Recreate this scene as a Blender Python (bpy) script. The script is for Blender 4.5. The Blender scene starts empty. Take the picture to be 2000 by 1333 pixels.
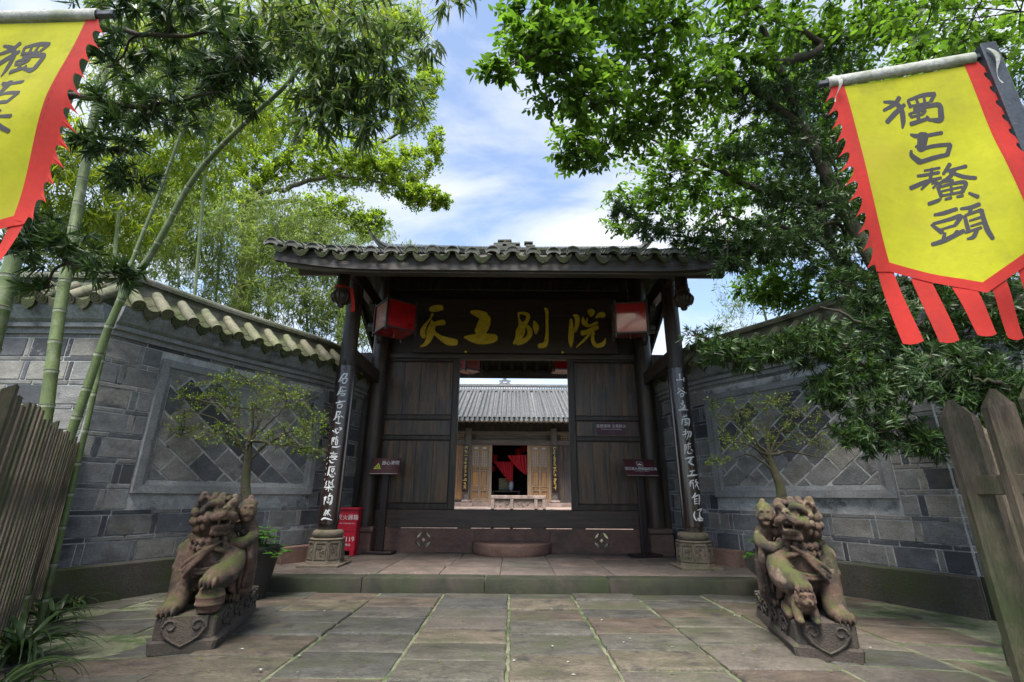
import bpy, math, random
import numpy as np
from mathutils import Vector, Matrix

# ---------------------------------------------------------------- camera, sky, sun, exposure
SC = bpy.context.scene
COL = SC.collection
FPX, PITCH, ROLL, HC = 920.0, math.radians(18.2), math.radians(0.42), 1.05
cam_d = bpy.data.cameras.new('camera')
cam_d.sensor_width = 36.0
cam_d.lens = FPX / 2000.0 * 36.0
cam_d.clip_start = 0.05
cam_d.clip_end = 2000.0
cam = bpy.data.objects.new('camera', cam_d)
COL.objects.link(cam)
cam.matrix_world = Matrix.Translation((0, 0, HC)) @ Matrix.Rotation(math.pi / 2 + PITCH, 4, 'X') @ Matrix.Rotation(ROLL, 4, 'Z')
SC.camera = cam

SUN_EL, SUN_AZ = math.radians(64), math.radians(-160)      # azimuth measured from +Y (the gate) towards +X
EXPOSURE = 1.62
world = bpy.data.worlds.new('World')
SC.world = world
world.use_nodes = True
nt = world.node_tree
nt.nodes.clear()
def N(t, **k):
    n = nt.nodes.new(t)
    for a, b in k.items(): setattr(n, a, b)
    return n
sky = N('ShaderNodeTexSky', sky_type='NISHITA', sun_disc=False, sun_elevation=SUN_EL, sun_rotation=SUN_AZ)
sky.air_density = 1.0; sky.dust_density = 0.3; sky.ozone_density = 2.0
tc = N('ShaderNodeTexCoord')
sep = N('ShaderNodeSeparateXYZ')
nt.links.new(tc.outputs['Generated'], sep.inputs[0])
def Mth(op, a, b):
    m = N('ShaderNodeMath', operation=op)
    for i, q in enumerate((a, b)):
        if isinstance(q, (int, float)): m.inputs[i].default_value = q
        else: nt.links.new(q, m.inputs[i])
    return m.outputs[0]
den = Mth('ADD', Mth('MAXIMUM', sep.outputs[2], 0.0), 0.22)
comb = N('ShaderNodeCombineXYZ')
nt.links.new(Mth('DIVIDE', sep.outputs[0], den), comb.inputs[0])
nt.links.new(Mth('DIVIDE', sep.outputs[1], den), comb.inputs[1])
mp = N('ShaderNodeMapping')
mp.inputs['Location'].default_value = (0.55, 0.2, 0.0)
mp.inputs['Scale'].default_value = (1.0, 1.5, 1.0)
nt.links.new(comb.outputs[0], mp.inputs['Vector'])
cn = N('ShaderNodeTexNoise'); cn.inputs['Scale'].default_value = 1.6; cn.inputs['Detail'].default_value = 9
cn.inputs['Roughness'].default_value = 0.56; cn.inputs['Distortion'].default_value = 0.6
nt.links.new(mp.outputs[0], cn.inputs['Vector'])
cr = N('ShaderNodeValToRGB')
cr.color_ramp.elements[0].position = 0.40; cr.color_ramp.elements[0].color = (0.14, 0.14, 0.14, 1)
cr.color_ramp.elements[1].position = 0.66; cr.color_ramp.elements[1].color = (1, 1, 1, 1)
nt.links.new(cn.outputs['Fac'], cr.inputs[0])
mixc = N('ShaderNodeMix', data_type='RGBA')
nt.links.new(cr.outputs[0], mixc.inputs[0])
nt.links.new(sky.outputs[0], mixc.inputs[6])
mixc.inputs[7].default_value = (3.4, 3.5, 3.75, 1)
bg = N('ShaderNodeBackground'); bg.inputs[1].default_value = 0.108
nt.links.new(mixc.outputs[2], bg.inputs[0])
wo = N('ShaderNodeOutputWorld')
nt.links.new(bg.outputs[0], wo.inputs[0])

sun_d = bpy.data.lights.new('sun', 'SUN')
sun_d.energy = 3.6; sun_d.angle = math.radians(28); sun_d.color = (1.0, 0.95, 0.86)
sun = bpy.data.objects.new('sun', sun_d)
COL.objects.link(sun)
sdir = Vector((math.sin(SUN_AZ) * math.cos(SUN_EL), math.cos(SUN_AZ) * math.cos(SUN_EL), math.sin(SUN_EL)))
sun.rotation_euler = sdir.to_track_quat('Z', 'Y').to_euler()
sun.location = sdir * 40

SC.render.engine = 'CYCLES'
SC.view_settings.view_transform = 'Standard'
SC.view_settings.look = 'None'
SC.view_settings.exposure = EXPOSURE
SC.view_settings.gamma = 1.0
SC.cycles.max_bounces = 8
SC.cycles.transparent_max_bounces = 8
SC.cycles.caustics_reflective = False
SC.cycles.caustics_refractive = False

# ---------------------------------------------------------------- helpers
rnd = random.Random(11)
rng = np.random.default_rng(11)

def ray(x, y):                      # photograph pixel (2000 x 1333) -> direction from the camera
    a = (x - 1000) / FPX; b = (666.5 - y) / FPX
    u = a * math.cos(ROLL) - b * math.sin(ROLL); v = b * math.cos(ROLL) + a * math.sin(ROLL)
    return np.array([u, math.cos(PITCH) - v * math.sin(PITCH), math.sin(PITCH) + v * math.cos(PITCH)])
EYE = np.array([0, 0, HC])
def PZ(x, y, z):                    # pixel on the horizontal plane z
    d = ray(x, y); return EYE + d * ((z - HC) / d[2])
def PY(x, y, Y):                    # pixel on the vertical plane at distance Y
    d = ray(x, y); return EYE + d * (Y / d[1])

WM = {}
def ob(name, me, mat=None, parent=None, M=None):
    o = bpy.data.objects.new(name, me)
    COL.objects.link(o)
    if mat is not None and me is not None and not me.materials:
        me.materials.append(MAT[mat])
    M = M or Matrix.Identity(4)
    if parent is not None:
        o.parent = parent
        o.matrix_parent_inverse = WM[parent.name].inverted()
    o.matrix_basis = M
    WM[o.name] = M
    return o
def tag(o, label=None, cat=None, group=None, kind=None):
    if label: o['label'] = label
    if cat: o['category'] = cat
    if group: o['group'] = group
    if kind: o['kind'] = kind
    return o
def thing(name, label, cat, loc=(0, 0, 0), group=None):
    o = bpy.data.objects.new(name, None)
    COL.objects.link(o)
    o.empty_display_size = 0.2
    o.matrix_basis = Matrix.Translation(tuple(float(q) for q in loc))
    WM[o.name] = o.matrix_basis.copy()
    return tag(o, label, cat, group)

CH = None
class MB:
    def __init__(s): s.v = []; s.f = []
    def add(s, V, F):
        o = len(s.v)
        s.v.extend(tuple(float(c) for c in q) for q in V)
        s.f.extend(tuple(i + o for i in f) for f in F)
        return s
    def box(s, x0, x1, y0, y1, z0, z1, b=0.0, M=None):
        if b <= 0:
            V = [(x, y, z) for x in (x0, x1) for y in (y0, y1) for z in (z0, z1)]
            F = [(0, 1, 3, 2), (4, 6, 7, 5), (0, 4, 5, 1), (2, 3, 7, 6), (0, 2, 6, 4), (1, 5, 7, 3)]
        else:
            V = []; idx = {}
            X, Y, Z = (x0, x1), (y0, y1), (z0, z1)
            for i in (0, 1):
                for j in (0, 1):
                    for k in (0, 1):
                        sx, sy, sz = 1 - 2 * i, 1 - 2 * j, 1 - 2 * k
                        idx[i, j, k, 0] = len(V); V.append((X[i], Y[j] + sy * b, Z[k] + sz * b))
                        idx[i, j, k, 1] = len(V); V.append((X[i] + sx * b, Y[j], Z[k] + sz * b))
                        idx[i, j, k, 2] = len(V); V.append((X[i] + sx * b, Y[j] + sy * b, Z[k]))
            F = []
            for i in (0, 1):
                q = [idx[i, 0, 0, 0], idx[i, 0, 1, 0], idx[i, 1, 1, 0], idx[i, 1, 0, 0]]; F.append(q if i == 0 else q[::-1])
                q = [idx[0, i, 0, 1], idx[1, i, 0, 1], idx[1, i, 1, 1], idx[0, i, 1, 1]]; F.append(q if i == 0 else q[::-1])
                q = [idx[0, 0, i, 2], idx[0, 1, i, 2], idx[1, 1, i, 2], idx[1, 0, i, 2]]; F.append(q if i == 0 else q[::-1])
            for i in (0, 1):
                for j in (0, 1):
                    F.append((idx[i, j, 0, 0], idx[i, j, 1, 0], idx[i, j, 1, 1], idx[i, j, 0, 1]))
                    F.append((idx[i, 0, j, 0], idx[i, 1, j, 0], idx[i, 1, j, 2], idx[i, 0, j, 2]))
                    F.append((idx[0, i, j, 1], idx[1, i, j, 1], idx[1, i, j, 2], idx[0, i, j, 2]))
                    for k in (0, 1): F.append((idx[i, j, k, 0], idx[i, j, k, 1], idx[i, j, k, 2]))
        if M is not None: V = [tuple(M @ Vector(q)) for q in V]
        return s.add(V, F)
    def tube(s, P, R, n=8, cap=True):
        P = [Vector([float(c) for c in p]) for p in P]
        if isinstance(R, (int, float)): R = [R] * len(P)
        V = []; F = []
        up = None
        for i, p in enumerate(P):
            t = (P[min(i + 1, len(P) - 1)] - P[max(i - 1, 0)])
            if t.length < 1e-9: t = Vector((0, 0, 1))
            t.normalize()
            if up is None:
                a = Vector((0, 0, 1)) if abs(t.z) < 0.9 else Vector((1, 0, 0))
            else: a = up
            u = a - t * a.dot(t)
            if u.length < 1e-6: u = t.orthogonal()
            u.normalize(); up = u; w = t.cross(u)
            for k in range(n):
                an = 2 * math.pi * k / n
                V.append(p + (u * math.cos(an) + w * math.sin(an)) * R[i])
        for i in range(len(P) - 1):
            for k in range(n):
                F.append((i * n + k, i * n + (k + 1) % n, (i + 1) * n + (k + 1) % n, (i + 1) * n + k))
        if cap:
            F.append(tuple(range(n))[::-1]); F.append(tuple((len(P) - 1) * n + k for k in range(n)))
        return s.add(V, F)
    def lathe(s, prof, n=16, c=(0, 0, 0), M=None, a0=0.0, a1=None):
        full = a1 is None
        a1 = a0 + 2 * math.pi if full else a1
        m = n if full else n + 1
        V = []; F = []
        for r, z in prof:
            for k in range(m):
                an = a0 + (a1 - a0) * k / n
                V.append(Vector((r * math.cos(an), r * math.sin(an), z)))
        for i in range(len(prof) - 1):
            for k in range(n):
                k2 = (k + 1) % m
                F.append((i * m + k, i * m + k2, (i + 1) * m + k2, (i + 1) * m + k))
        if full:
            F.append(tuple(range(m))[::-1]); F.append(tuple((len(prof) - 1) * m + k for k in range(m)))
        if M is not None: V = [M @ q for q in V]
        return s.add([q + Vector(c) for q in V], F)
    def prism(s, poly, fn, d0, d1):          # poly: 2-D outline; fn(a, b, d) -> point
        n = len(poly)
        V = [fn(a, b, d0) for a, b in poly] + [fn(a, b, d1) for a, b in poly]
        F = [tuple(range(n))[::-1], tuple(range(n, 2 * n))] + [(i, (i + 1) % n, n + (i + 1) % n, n + i) for i in range(n)]
        return s.add(V, F)
    def mapv(s, fn):
        s.v = [tuple(float(c) for c in fn(*q)) for q in s.v]; return s
    def mesh(s, name='m', smooth=None):
        me = bpy.data.meshes.new(name)
        me.from_pydata(s.v, [], s.f)
        if smooth:
            me.polygons.foreach_set('use_smooth', [True] * len(me.polygons))
            me.set_sharp_from_angle(angle=math.radians(smooth))
        me.update()
        return me
    def build(s, name, mat, parent=None, smooth=None):
        return ob(name, s.mesh(name, smooth), mat, parent)

def npmesh(name, V, F, mat, parent=None, smooth=False, k=None):
    # V (n,3) float, F (m,k) int
    me = bpy.data.meshes.new(name)
    V = np.ascontiguousarray(V, dtype=np.float32); F = np.ascontiguousarray(F, dtype=np.int32)
    kk = F.shape[1]
    me.vertices.add(len(V)); me.vertices.foreach_set('co', V.ravel())
    me.loops.add(F.size); me.loops.foreach_set('vertex_index', F.ravel())
    me.polygons.add(len(F)); me.polygons.foreach_set('loop_start', np.arange(0, F.size, kk, dtype=np.int32))
    if smooth: me.polygons.foreach_set('use_smooth', np.ones(len(F), dtype=bool))
    me.update(calc_edges=True)
    return ob(name, me, mat, parent)

def spline(P, n):
    P = np.array(P, float)
    Q = np.vstack([2 * P[0] - P[1], P, 2 * P[-1] - P[-2]])
    out = []
    m = len(P) - 1
    for q in np.linspace(0, m, n):
        i = min(int(q), m - 1); t = q - i
        a, b, c, d = Q[i], Q[i + 1], Q[i + 2], Q[i + 3]
        out.append(0.5 * (2 * b + (c - a) * t + (2 * a - 5 * b + 4 * c - d) * t * t + (3 * b - a - 3 * c + d) * t ** 3))
    return np.array(out)

def plate(outer, holes, d):                  # flat plate with openings: -> verts (a, b, depth), faces
    cu = bpy.data.curves.new('plate', 'CURVE'); cu.dimensions = '2D'; cu.fill_mode = 'BOTH'; cu.extrude = d / 2
    for loop in [outer] + list(holes):
        sp = cu.splines.new('POLY'); sp.points.add(len(loop) - 1); sp.use_cyclic_u = True
        for p, (a, b) in zip(sp.points, loop): p.co = (a, b, 0, 1)
    return curve_geo(cu)
def curve_geo(cu):
    o = bpy.data.objects.new('tmp', cu); COL.objects.link(o)
    dg = bpy.context.evaluated_depsgraph_get(); dg.update()
    me = bpy.data.meshes.new_from_object(o.evaluated_get(dg))
    V = [tuple(v.co) for v in me.vertices]; F = [tuple(p.vertices) for p in me.polygons]
    bpy.data.objects.remove(o); bpy.data.meshes.remove(me); bpy.data.curves.remove(cu)
    return V, F
def text_geo(body, size, ex=0.001, align='CENTER'):
    cu = bpy.data.curves.new('t', 'FONT'); cu.body = body; cu.size = size; cu.extrude = ex
    cu.align_x = align; cu.align_y = 'CENTER'
    return curve_geo(cu)

def brush(strokes, surf, wmul=1.0, lift=0.0004, base=0.002, thick=0.0):
    # strokes: list of [(x, y, w), ...] in picture coordinates; surf(x, y, off) -> world point
    mb = MB()
    for k, st in enumerate(strokes):
        st = [q if len(q) == 3 else (q[0], q[1], st[0][2]) for q in st]
        A = spline(st, max(8, 5 * len(st)))
        xy = A[:, :2]; w = np.maximum(A[:, 2], 1.0) * wmul * 0.5
        d = np.gradient(xy, axis=0); d /= np.maximum(np.linalg.norm(d, axis=1), 1e-6)[:, None]
        nn = np.stack([-d[:, 1], d[:, 0]], 1)
        L = []; Rr = []
        # rounded ends
        for fct, back in ((0.35, 0.5), (0.75, 0.3)):
            p = xy[0] - d[0] * w[0] * back; L.append(p + nn[0] * w[0] * fct); Rr.append(p - nn[0] * w[0] * fct)
        for i in range(len(xy)):
            L.append(xy[i] + nn[i] * w[i]); Rr.append(xy[i] - nn[i] * w[i])
        for fct, back in ((0.75, 0.3), (0.3, 0.55)):
            p = xy[-1] + d[-1] * w[-1] * back; L.append(p + nn[-1] * w[-1] * fct); Rr.append(p - nn[-1] * w[-1] * fct)
        off = base + lift * k
        n = len(L)
        V = [surf(p[0], p[1], off) for p in L] + [surf(p[0], p[1], off) for p in Rr]
        F = [(i, i + 1, n + i + 1, n + i) for i in range(n - 1)]
        if thick > 0:
            V += [surf(p[0], p[1], off - thick) for p in L] + [surf(p[0], p[1], off - thick) for p in Rr]
            m = 2 * n
            F += [(i, m + i, m + i + 1, i + 1) for i in range(n - 1)] + [(n + i, n + i + 1, m + n + i + 1, m + n + i) for i in range(n - 1)]
            F += [(0, n, m + n, m), (n - 1, m + n - 1, m + 2 * n - 1, 2 * n - 1)]
        mb.add(V, F)
    return mb

# ---------------------------------------------------------------- materials
MAT = {}
def M(name, pal, rough=0.75, var=0.35, scale=5.0, stretch=(1, 1, 1), bump=0.25, bscale=45.0, spots=(), const=False,
      metal=0.0, coat=0.0, spec=0.5, rvar=0.12, trans=None, island=False, dist=0.0, wave=None, cior=1.5, fine=0.30):
    if len(pal) == 1: pal = list(pal) * 2
    m = bpy.data.materials.new(name); m.use_nodes = True
    t = m.node_tree; t.nodes.clear()
    def A(ty, **k):
        n = t.nodes.new(ty)
        for a, b in k.items(): setattr(n, a, b)
        return n
    L = t.links.new
    out = A('ShaderNodeOutputMaterial')
    bs = A('ShaderNodeBsdfPrincipled')
    bs.inputs['Metallic'].default_value = metal
    bs.inputs['Coat Weight'].default_value = coat
    bs.inputs['Coat Roughness'].default_value = 0.25 if cior < 1.6 else 0.06
    bs.inputs['Coat IOR'].default_value = cior
    bs.inputs['Specular IOR Level'].default_value = spec
    tcn = A('ShaderNodeTexCoord')
    inf = A('ShaderNodeObjectInfo')
    add = A('ShaderNodeVectorMath', operation='MULTIPLY_ADD')       # shift the pattern from object to object
    cb = A('ShaderNodeCombineXYZ')
    for i in range(3): L(inf.outputs['Random'], cb.inputs[i])
    L(cb.outputs[0], add.inputs[0]); add.inputs[1].default_value = (17.0, 23.0, 31.0)
    L(tcn.outputs['Object'], add.inputs[2])
    mpn = A('ShaderNodeMapping'); mpn.inputs['Scale'].default_value = stretch
    L(add.outputs[0], mpn.inputs['Vector'])
    rp = A('ShaderNodeValToRGB')
    e = rp.color_ramp.elements
    while len(e) < len(pal): e.new(0.5)
    for i, c in enumerate(pal):
        e[i].position = i / max(1, len(pal)) if const else (i / max(1, len(pal) - 1)); e[i].color = (*c, 1)
    if const: rp.color_ramp.interpolation = 'CONSTANT'
    if island:
        gi = A('ShaderNodeNewGeometry'); L(gi.outputs['Random Per Island'], rp.inputs[0])
    else: L(inf.outputs['Random'], rp.inputs[0])
    n1 = A('ShaderNodeTexNoise'); n1.inputs['Scale'].default_value = scale; n1.inputs['Detail'].default_value = 7
    n1.inputs['Roughness'].default_value = 0.62; n1.inputs['Distortion'].default_value = dist
    L(mpn.outputs[0], n1.inputs['Vector'])
    mr = A('ShaderNodeMapRange'); mr.inputs[1].default_value = 0.28; mr.inputs[2].default_value = 0.72
    mr.inputs[3].default_value = 1 - var; mr.inputs[4].default_value = 1 + var
    L(n1.outputs['Fac'], mr.inputs[0])
    mul = A('ShaderNodeMix', data_type='RGBA', blend_type='MULTIPLY'); mul.inputs[0].default_value = 1.0
    L(rp.outputs[0], mul.inputs[6]); L(mr.outputs[0], mul.inputs[7])
    col = mul.outputs[2]
    if fine and not island:
        nf = A('ShaderNodeTexNoise'); nf.inputs['Scale'].default_value = scale * 9; nf.inputs['Detail'].default_value = 5; nf.inputs['Roughness'].default_value = 0.75
        L(mpn.outputs[0], nf.inputs['Vector'])
        mf = A('ShaderNodeMapRange'); mf.inputs[1].default_value = 0.3; mf.inputs[2].default_value = 0.7; mf.inputs[3].default_value = 1 - fine * 1.4; mf.inputs[4].default_value = 1 + fine * 1.4
        L(nf.outputs['Fac'], mf.inputs[0])
        mu2 = A('ShaderNodeMix', data_type='RGBA', blend_type='MULTIPLY'); mu2.inputs[0].default_value = 1.0
        L(col, mu2.inputs[6]); L(mf.outputs[0], mu2.inputs[7]); col = mu2.outputs[2]
    for sp in spots:                       # (colour, scale, lo, hi, up)
        c, sc, lo, hi = sp[:4]
        n2 = A('ShaderNodeTexNoise'); n2.inputs['Scale'].default_value = sc; n2.inputs['Detail'].default_value = 6
        n2.inputs['Roughness'].default_value = 0.65
        L(add.outputs[0] if len(sp) < 6 else mpn.outputs[0], n2.inputs['Vector'])
        m2 = A('ShaderNodeMapRange'); m2.inputs[1].default_value = lo; m2.inputs[2].default_value = hi
        L(n2.outputs['Fac'], m2.inputs[0])
        fac = m2.outputs[0]
        if len(sp) > 4 and sp[4]:
            g = A('ShaderNodeNewGeometry'); sx = A('ShaderNodeSeparateXYZ'); L(g.outputs['Normal'], sx.inputs[0])
            m3 = A('ShaderNodeMapRange'); m3.inputs[1].default_value = -0.1; m3.inputs[2].default_value = 0.75
            L(sx.outputs[2], m3.inputs[0])
            mm = A('ShaderNodeMath', operation='MULTIPLY'); L(fac, mm.inputs[0]); L(m3.outputs[0], mm.inputs[1]); fac = mm.outputs[0]
        mx = A('ShaderNodeMix', data_type='RGBA'); L(fac, mx.inputs[0]); L(col, mx.inputs[6]); mx.inputs[7].default_value = (*c, 1)
        col = mx.outputs[2]
    L(col, bs.inputs['Base Color'])
    m4 = A('ShaderNodeMapRange'); m4.inputs[3].default_value = max(0.04, rough - rvar); m4.inputs[4].default_value = min(1, rough + rvar)
    L(n1.outputs['Fac'], m4.inputs[0]); L(m4.outputs[0], bs.inputs['Roughness'])
    if bump > 0:
        n3 = A('ShaderNodeTexNoise'); n3.inputs['Scale'].default_value = bscale; n3.inputs['Detail'].default_value = 6
        n3.inputs['Roughness'].default_value = 0.7
        L(mpn.outputs[0], n3.inputs['Vector'])
        bp = A('ShaderNodeBump'); bp.inputs['Strength'].default_value = bump; bp.inputs['Distance'].default_value = 0.02
        if wave:
            wv = A('ShaderNodeTexWave'); wv.inputs['Scale'].default_value = wave[0]; wv.inputs['Distortion'].default_value = wave[1]; wv.inputs['Detail'].default_value = 3; wv.inputs['Detail Scale'].default_value = 1.6
            wv.bands_direction = 'DIAGONAL'; L(add.outputs[0], wv.inputs['Vector'])
            bw = A('ShaderNodeBump'); bw.inputs['Strength'].default_value = wave[2]; bw.inputs['Distance'].default_value = 0.012
            L(wv.outputs['Fac'], bw.inputs['Height']); L(bw.outputs[0], bp.inputs['Normal'])
        L(n3.outputs['Fac'], bp.inputs['Height']); L(bp.outputs[0], bs.inputs['Normal'])
    if trans is not None:                  # thin leaf or cloth: light comes through
        tr = A('ShaderNodeBsdfTranslucent')
        hs = A('ShaderNodeMix', data_type='RGBA', blend_type='MULTIPLY'); hs.inputs[0].default_value = 1.0
        L(col, hs.inputs[6]); hs.inputs[7].default_value = (*trans[1], 1); L(hs.outputs[2], tr.inputs[0])
        ms = A('ShaderNodeMixShader'); ms.inputs[0].default_value = trans[0]
        L(bs.outputs[0], ms.inputs[1]); L(tr.outputs[0], ms.inputs[2]); L(ms.outputs[0], out.inputs[0])
    else: L(bs.outputs[0], out.inputs[0])
    MAT[name] = m
    return m

MOSS = (0.035, 0.055, 0.012)
M('earth', [(0.05, 0.045, 0.028)], 0.95, 0.4, 2.0, bump=0.6, bscale=20, spots=[((0.03, 0.045, 0.012), 1.2, 0.45, 0.6)])
M('joint', [(0.13, 0.14, 0.085)], 0.95, 0.45, 9, bump=0.6, spots=[((0.045, 0.075, 0.02), 3, 0.48, 0.6), ((0.13, 0.13, 0.085), 7, 0.55, 0.68)])
M('paver', [(0.0840, 0.0656, 0.0496), (0.0736, 0.0688, 0.0576), (0.0944, 0.0800, 0.0584), (0.0576, 0.0560, 0.0496), (0.1080, 0.0896, 0.0640), (0.0736, 0.0680, 0.0528), (0.0816, 0.0624, 0.0480), (0.0640, 0.0632, 0.0544)],
  0.58, 0.42, 3.5, const=True, bump=0.8, bscale=24, stretch=(1, 2.0, 1), rvar=0.22,
  spots=[((0.050, 0.056, 0.026), 1.6, 0.50, 0.70), ((0.040, 0.037, 0.032), 4.5, 0.55, 0.66), ((0.17, 0.135, 0.092), 2.3, 0.62, 0.8)])
M('paver_tooled', [(0.0723, 0.0663, 0.0578), (0.0935, 0.0782, 0.0629), (0.0638, 0.0612, 0.0561)], 0.7, 0.35, 4, bump=0.4, bscale=30, wave=(24, 5.0, 0.45),
  spots=[((0.055, 0.06, 0.03), 1.3, 0.52, 0.72), ((0.15, 0.12, 0.09), 2.3, 0.62, 0.8)])
M('platform_stone', [(0.105, 0.078, 0.066), (0.09, 0.074, 0.064), (0.12, 0.088, 0.074), (0.098, 0.082, 0.07)], 0.78, 0.35, 4, bump=0.45, bscale=45, wave=(26, 2.0, 0.2),
  spots=[((0.05, 0.044, 0.038), 2.5, 0.55, 0.72), ((0.05, 0.055, 0.028), 1.2, 0.56, 0.74)])
M('redstone', [(0.16, 0.085, 0.065), (0.14, 0.09, 0.07), (0.18, 0.10, 0.078)], 0.8, 0.3, 5, bump=0.4, bscale=60, stretch=(1, 1, 2.0),
  spots=[((0.07, 0.055, 0.042), 2.5, 0.55, 0.72), ((0.06, 0.06, 0.03), 1.2, 0.58, 0.75)])
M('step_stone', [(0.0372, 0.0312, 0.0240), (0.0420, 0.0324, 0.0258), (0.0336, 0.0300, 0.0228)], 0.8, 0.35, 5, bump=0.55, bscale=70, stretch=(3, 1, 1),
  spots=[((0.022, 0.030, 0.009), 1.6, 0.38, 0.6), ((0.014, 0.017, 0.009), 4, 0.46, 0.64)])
M('lion_stone', [(0.13, 0.078, 0.058)], 0.9, 0.45, 9, bump=0.8, bscale=110,
  spots=[((0.034, 0.027, 0.023), 5, 0.47, 0.60), ((0.062, 0.076, 0.016), 5.5, 0.42, 0.58, True), ((0.22, 0.16, 0.125), 8, 0.57, 0.68)])
M('base_stone', [(0.075, 0.058, 0.048)], 0.9, 0.35, 7, bump=0.6, bscale=80,
  spots=[((0.035, 0.032, 0.028), 4, 0.45, 0.65), ((0.055, 0.075, 0.018), 3.0, 0.52, 0.66, True)])
M('carved', [(0.13, 0.105, 0.078)], 0.9, 0.35, 9, bump=0.6, bscale=60, spots=[((0.06, 0.065, 0.03), 4, 0.5, 0.68), ((0.05, 0.04, 0.03), 9, 0.55, 0.7)])
M('wall_block', [(0.1313, 0.1375, 0.1475), (0.1688, 0.1725, 0.1725), (0.2000, 0.1938, 0.1812), (0.0400, 0.0450, 0.0550), (0.1475, 0.1475, 0.1438), (0.1875, 0.1825, 0.1688), (0.0813, 0.0875, 0.1000), (0.1562, 0.1600, 0.1625)],
  0.8, 0.35, 5, const=True, bump=0.55, bscale=60, stretch=(1, 1, 2),
  spots=[((0.045, 0.045, 0.05), 2.6, 0.54, 0.7), ((0.26, 0.265, 0.27), 6, 0.62, 0.74), ((0.10, 0.085, 0.065), 1.7, 0.6, 0.74)])
M('mortar', [(0.3450, 0.3507, 0.3565)], 0.92, 0.35, 9, bump=0.5, spots=[((0.07, 0.07, 0.07), 4, 0.52, 0.68), ((0.30, 0.31, 0.32), 14, 0.56, 0.66)])
M('wall_frame', [(0.1750, 0.1848, 0.1932)], 0.8, 0.25, 6, bump=0.3, bscale=60, spots=[((0.06, 0.062, 0.065), 3, 0.56, 0.72), ((0.20, 0.205, 0.205), 5, 0.62, 0.74)])
M('fascia', [(0.1620, 0.1800, 0.1920)], 0.75, 0.3, 4, bump=0.25, spots=[((0.05, 0.055, 0.06), 2.2, 0.5, 0.68), ((0.24, 0.25, 0.25), 3.5, 0.62, 0.76)])
M('plinth', [(0.055, 0.05, 0.042)], 0.9, 0.35, 5, bump=0.5, spots=[((0.04, 0.05, 0.018), 2.0, 0.45, 0.62)])
M('coping_tile', [(0.15, 0.145, 0.095), (0.12, 0.118, 0.085), (0.16, 0.142, 0.105), (0.13, 0.13, 0.082)], 0.85, 0.35, 8, bump=0.45, bscale=60,
  spots=[((0.085, 0.105, 0.045), 3.5, 0.44, 0.62), ((0.05, 0.05, 0.042), 7, 0.55, 0.7)])
M('moss_tile', [(0.045, 0.058, 0.016), (0.032, 0.045, 0.012), (0.065, 0.068, 0.035)], 0.95, 0.5, 18, bump=1.0, bscale=60, spots=[((0.10, 0.095, 0.06), 6, 0.55, 0.68)])
M('ridge', [(0.12, 0.125, 0.10)], 0.85, 0.35, 6, bump=0.4, spots=[((0.06, 0.075, 0.03), 2.5, 0.45, 0.65), ((0.04, 0.04, 0.036), 5, 0.52, 0.68)])
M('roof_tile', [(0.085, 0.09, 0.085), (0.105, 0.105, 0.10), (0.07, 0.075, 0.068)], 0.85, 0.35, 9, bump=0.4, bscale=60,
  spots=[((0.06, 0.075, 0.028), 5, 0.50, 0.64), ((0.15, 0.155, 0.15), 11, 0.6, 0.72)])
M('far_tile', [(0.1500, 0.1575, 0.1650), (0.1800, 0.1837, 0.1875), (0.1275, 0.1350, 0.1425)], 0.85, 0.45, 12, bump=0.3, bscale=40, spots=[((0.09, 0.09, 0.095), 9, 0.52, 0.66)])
M('gate_wood', [(0.027, 0.020, 0.016)], 0.38, 0.5, 3.0, stretch=(8, 8, 0.7), bump=0.25, bscale=12, rvar=0.16, spots=[((0.07, 0.047, 0.030), 2.0, 0.5, 0.66, False, 1)], spec=0.35)
M('beam_wood', [(0.0510, 0.0442, 0.0408)], 0.55, 0.5, 3.0, stretch=(0.7, 8, 8), bump=0.3, bscale=12, rvar=0.16,
  spots=[((0.12, 0.092, 0.075), 1.6, 0.50, 0.70, False, 1), ((0.055, 0.045, 0.04), 2.6, 0.5, 0.66, False, 1)])
M('panel_wood', [(0.062, 0.038, 0.023), (0.05, 0.034, 0.023)], 0.36, 0.55, 2.4, stretch=(7, 7, 0.6), bump=0.25, bscale=14, rvar=0.14,
  spots=[((0.18, 0.078, 0.024), 1.5, 0.48, 0.70, False, 1), ((0.012, 0.011, 0.011), 1.8, 0.5, 0.62, False, 1)])
M('sill_wood', [(0.055, 0.038, 0.027)], 0.5, 0.5, 2.6, stretch=(0.6, 7, 7), bump=0.3, bscale=12, spots=[((0.085, 0.05, 0.03), 1.4, 0.56, 0.7, False, 1)])
M('board_wood', [(0.030, 0.019, 0.016), (0.035, 0.022, 0.018)], 0.5, 0.4, 2.6, stretch=(0.6, 7, 7), bump=0.2, bscale=10)
M('lacquer', [(0.020, 0.010, 0.009)], 0.22, 0.3, 3.0, stretch=(5, 5, 0.6), bump=0.08, bscale=12, coat=0.5)
M('gold', [(0.68, 0.49, 0.045)], 0.5, 0.25, 9, bump=0.3, bscale=40, metal=0.0, spots=[((0.22, 0.14, 0.02), 14, 0.6, 0.74)])
M('gold_paint', [(0.4500, 0.3120, 0.0720)], 0.5, 0.2, 20, bump=0, metal=0.3)
M('ink_white', [(0.58, 0.60, 0.62)], 0.7, 0.25, 30, bump=0)
M('ink_black', [(0.022, 0.022, 0.030)], 0.95, 0.2, 20, bump=0)
M('white_print', [(0.75, 0.75, 0.75)], 0.6, 0.05, 5, bump=0)
M('red_film', [(0.42, 0.006, 0.014)], 0.3, 0.2, 6, bump=0.12, bscale=7, coat=1.0, cior=1.62)
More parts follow.
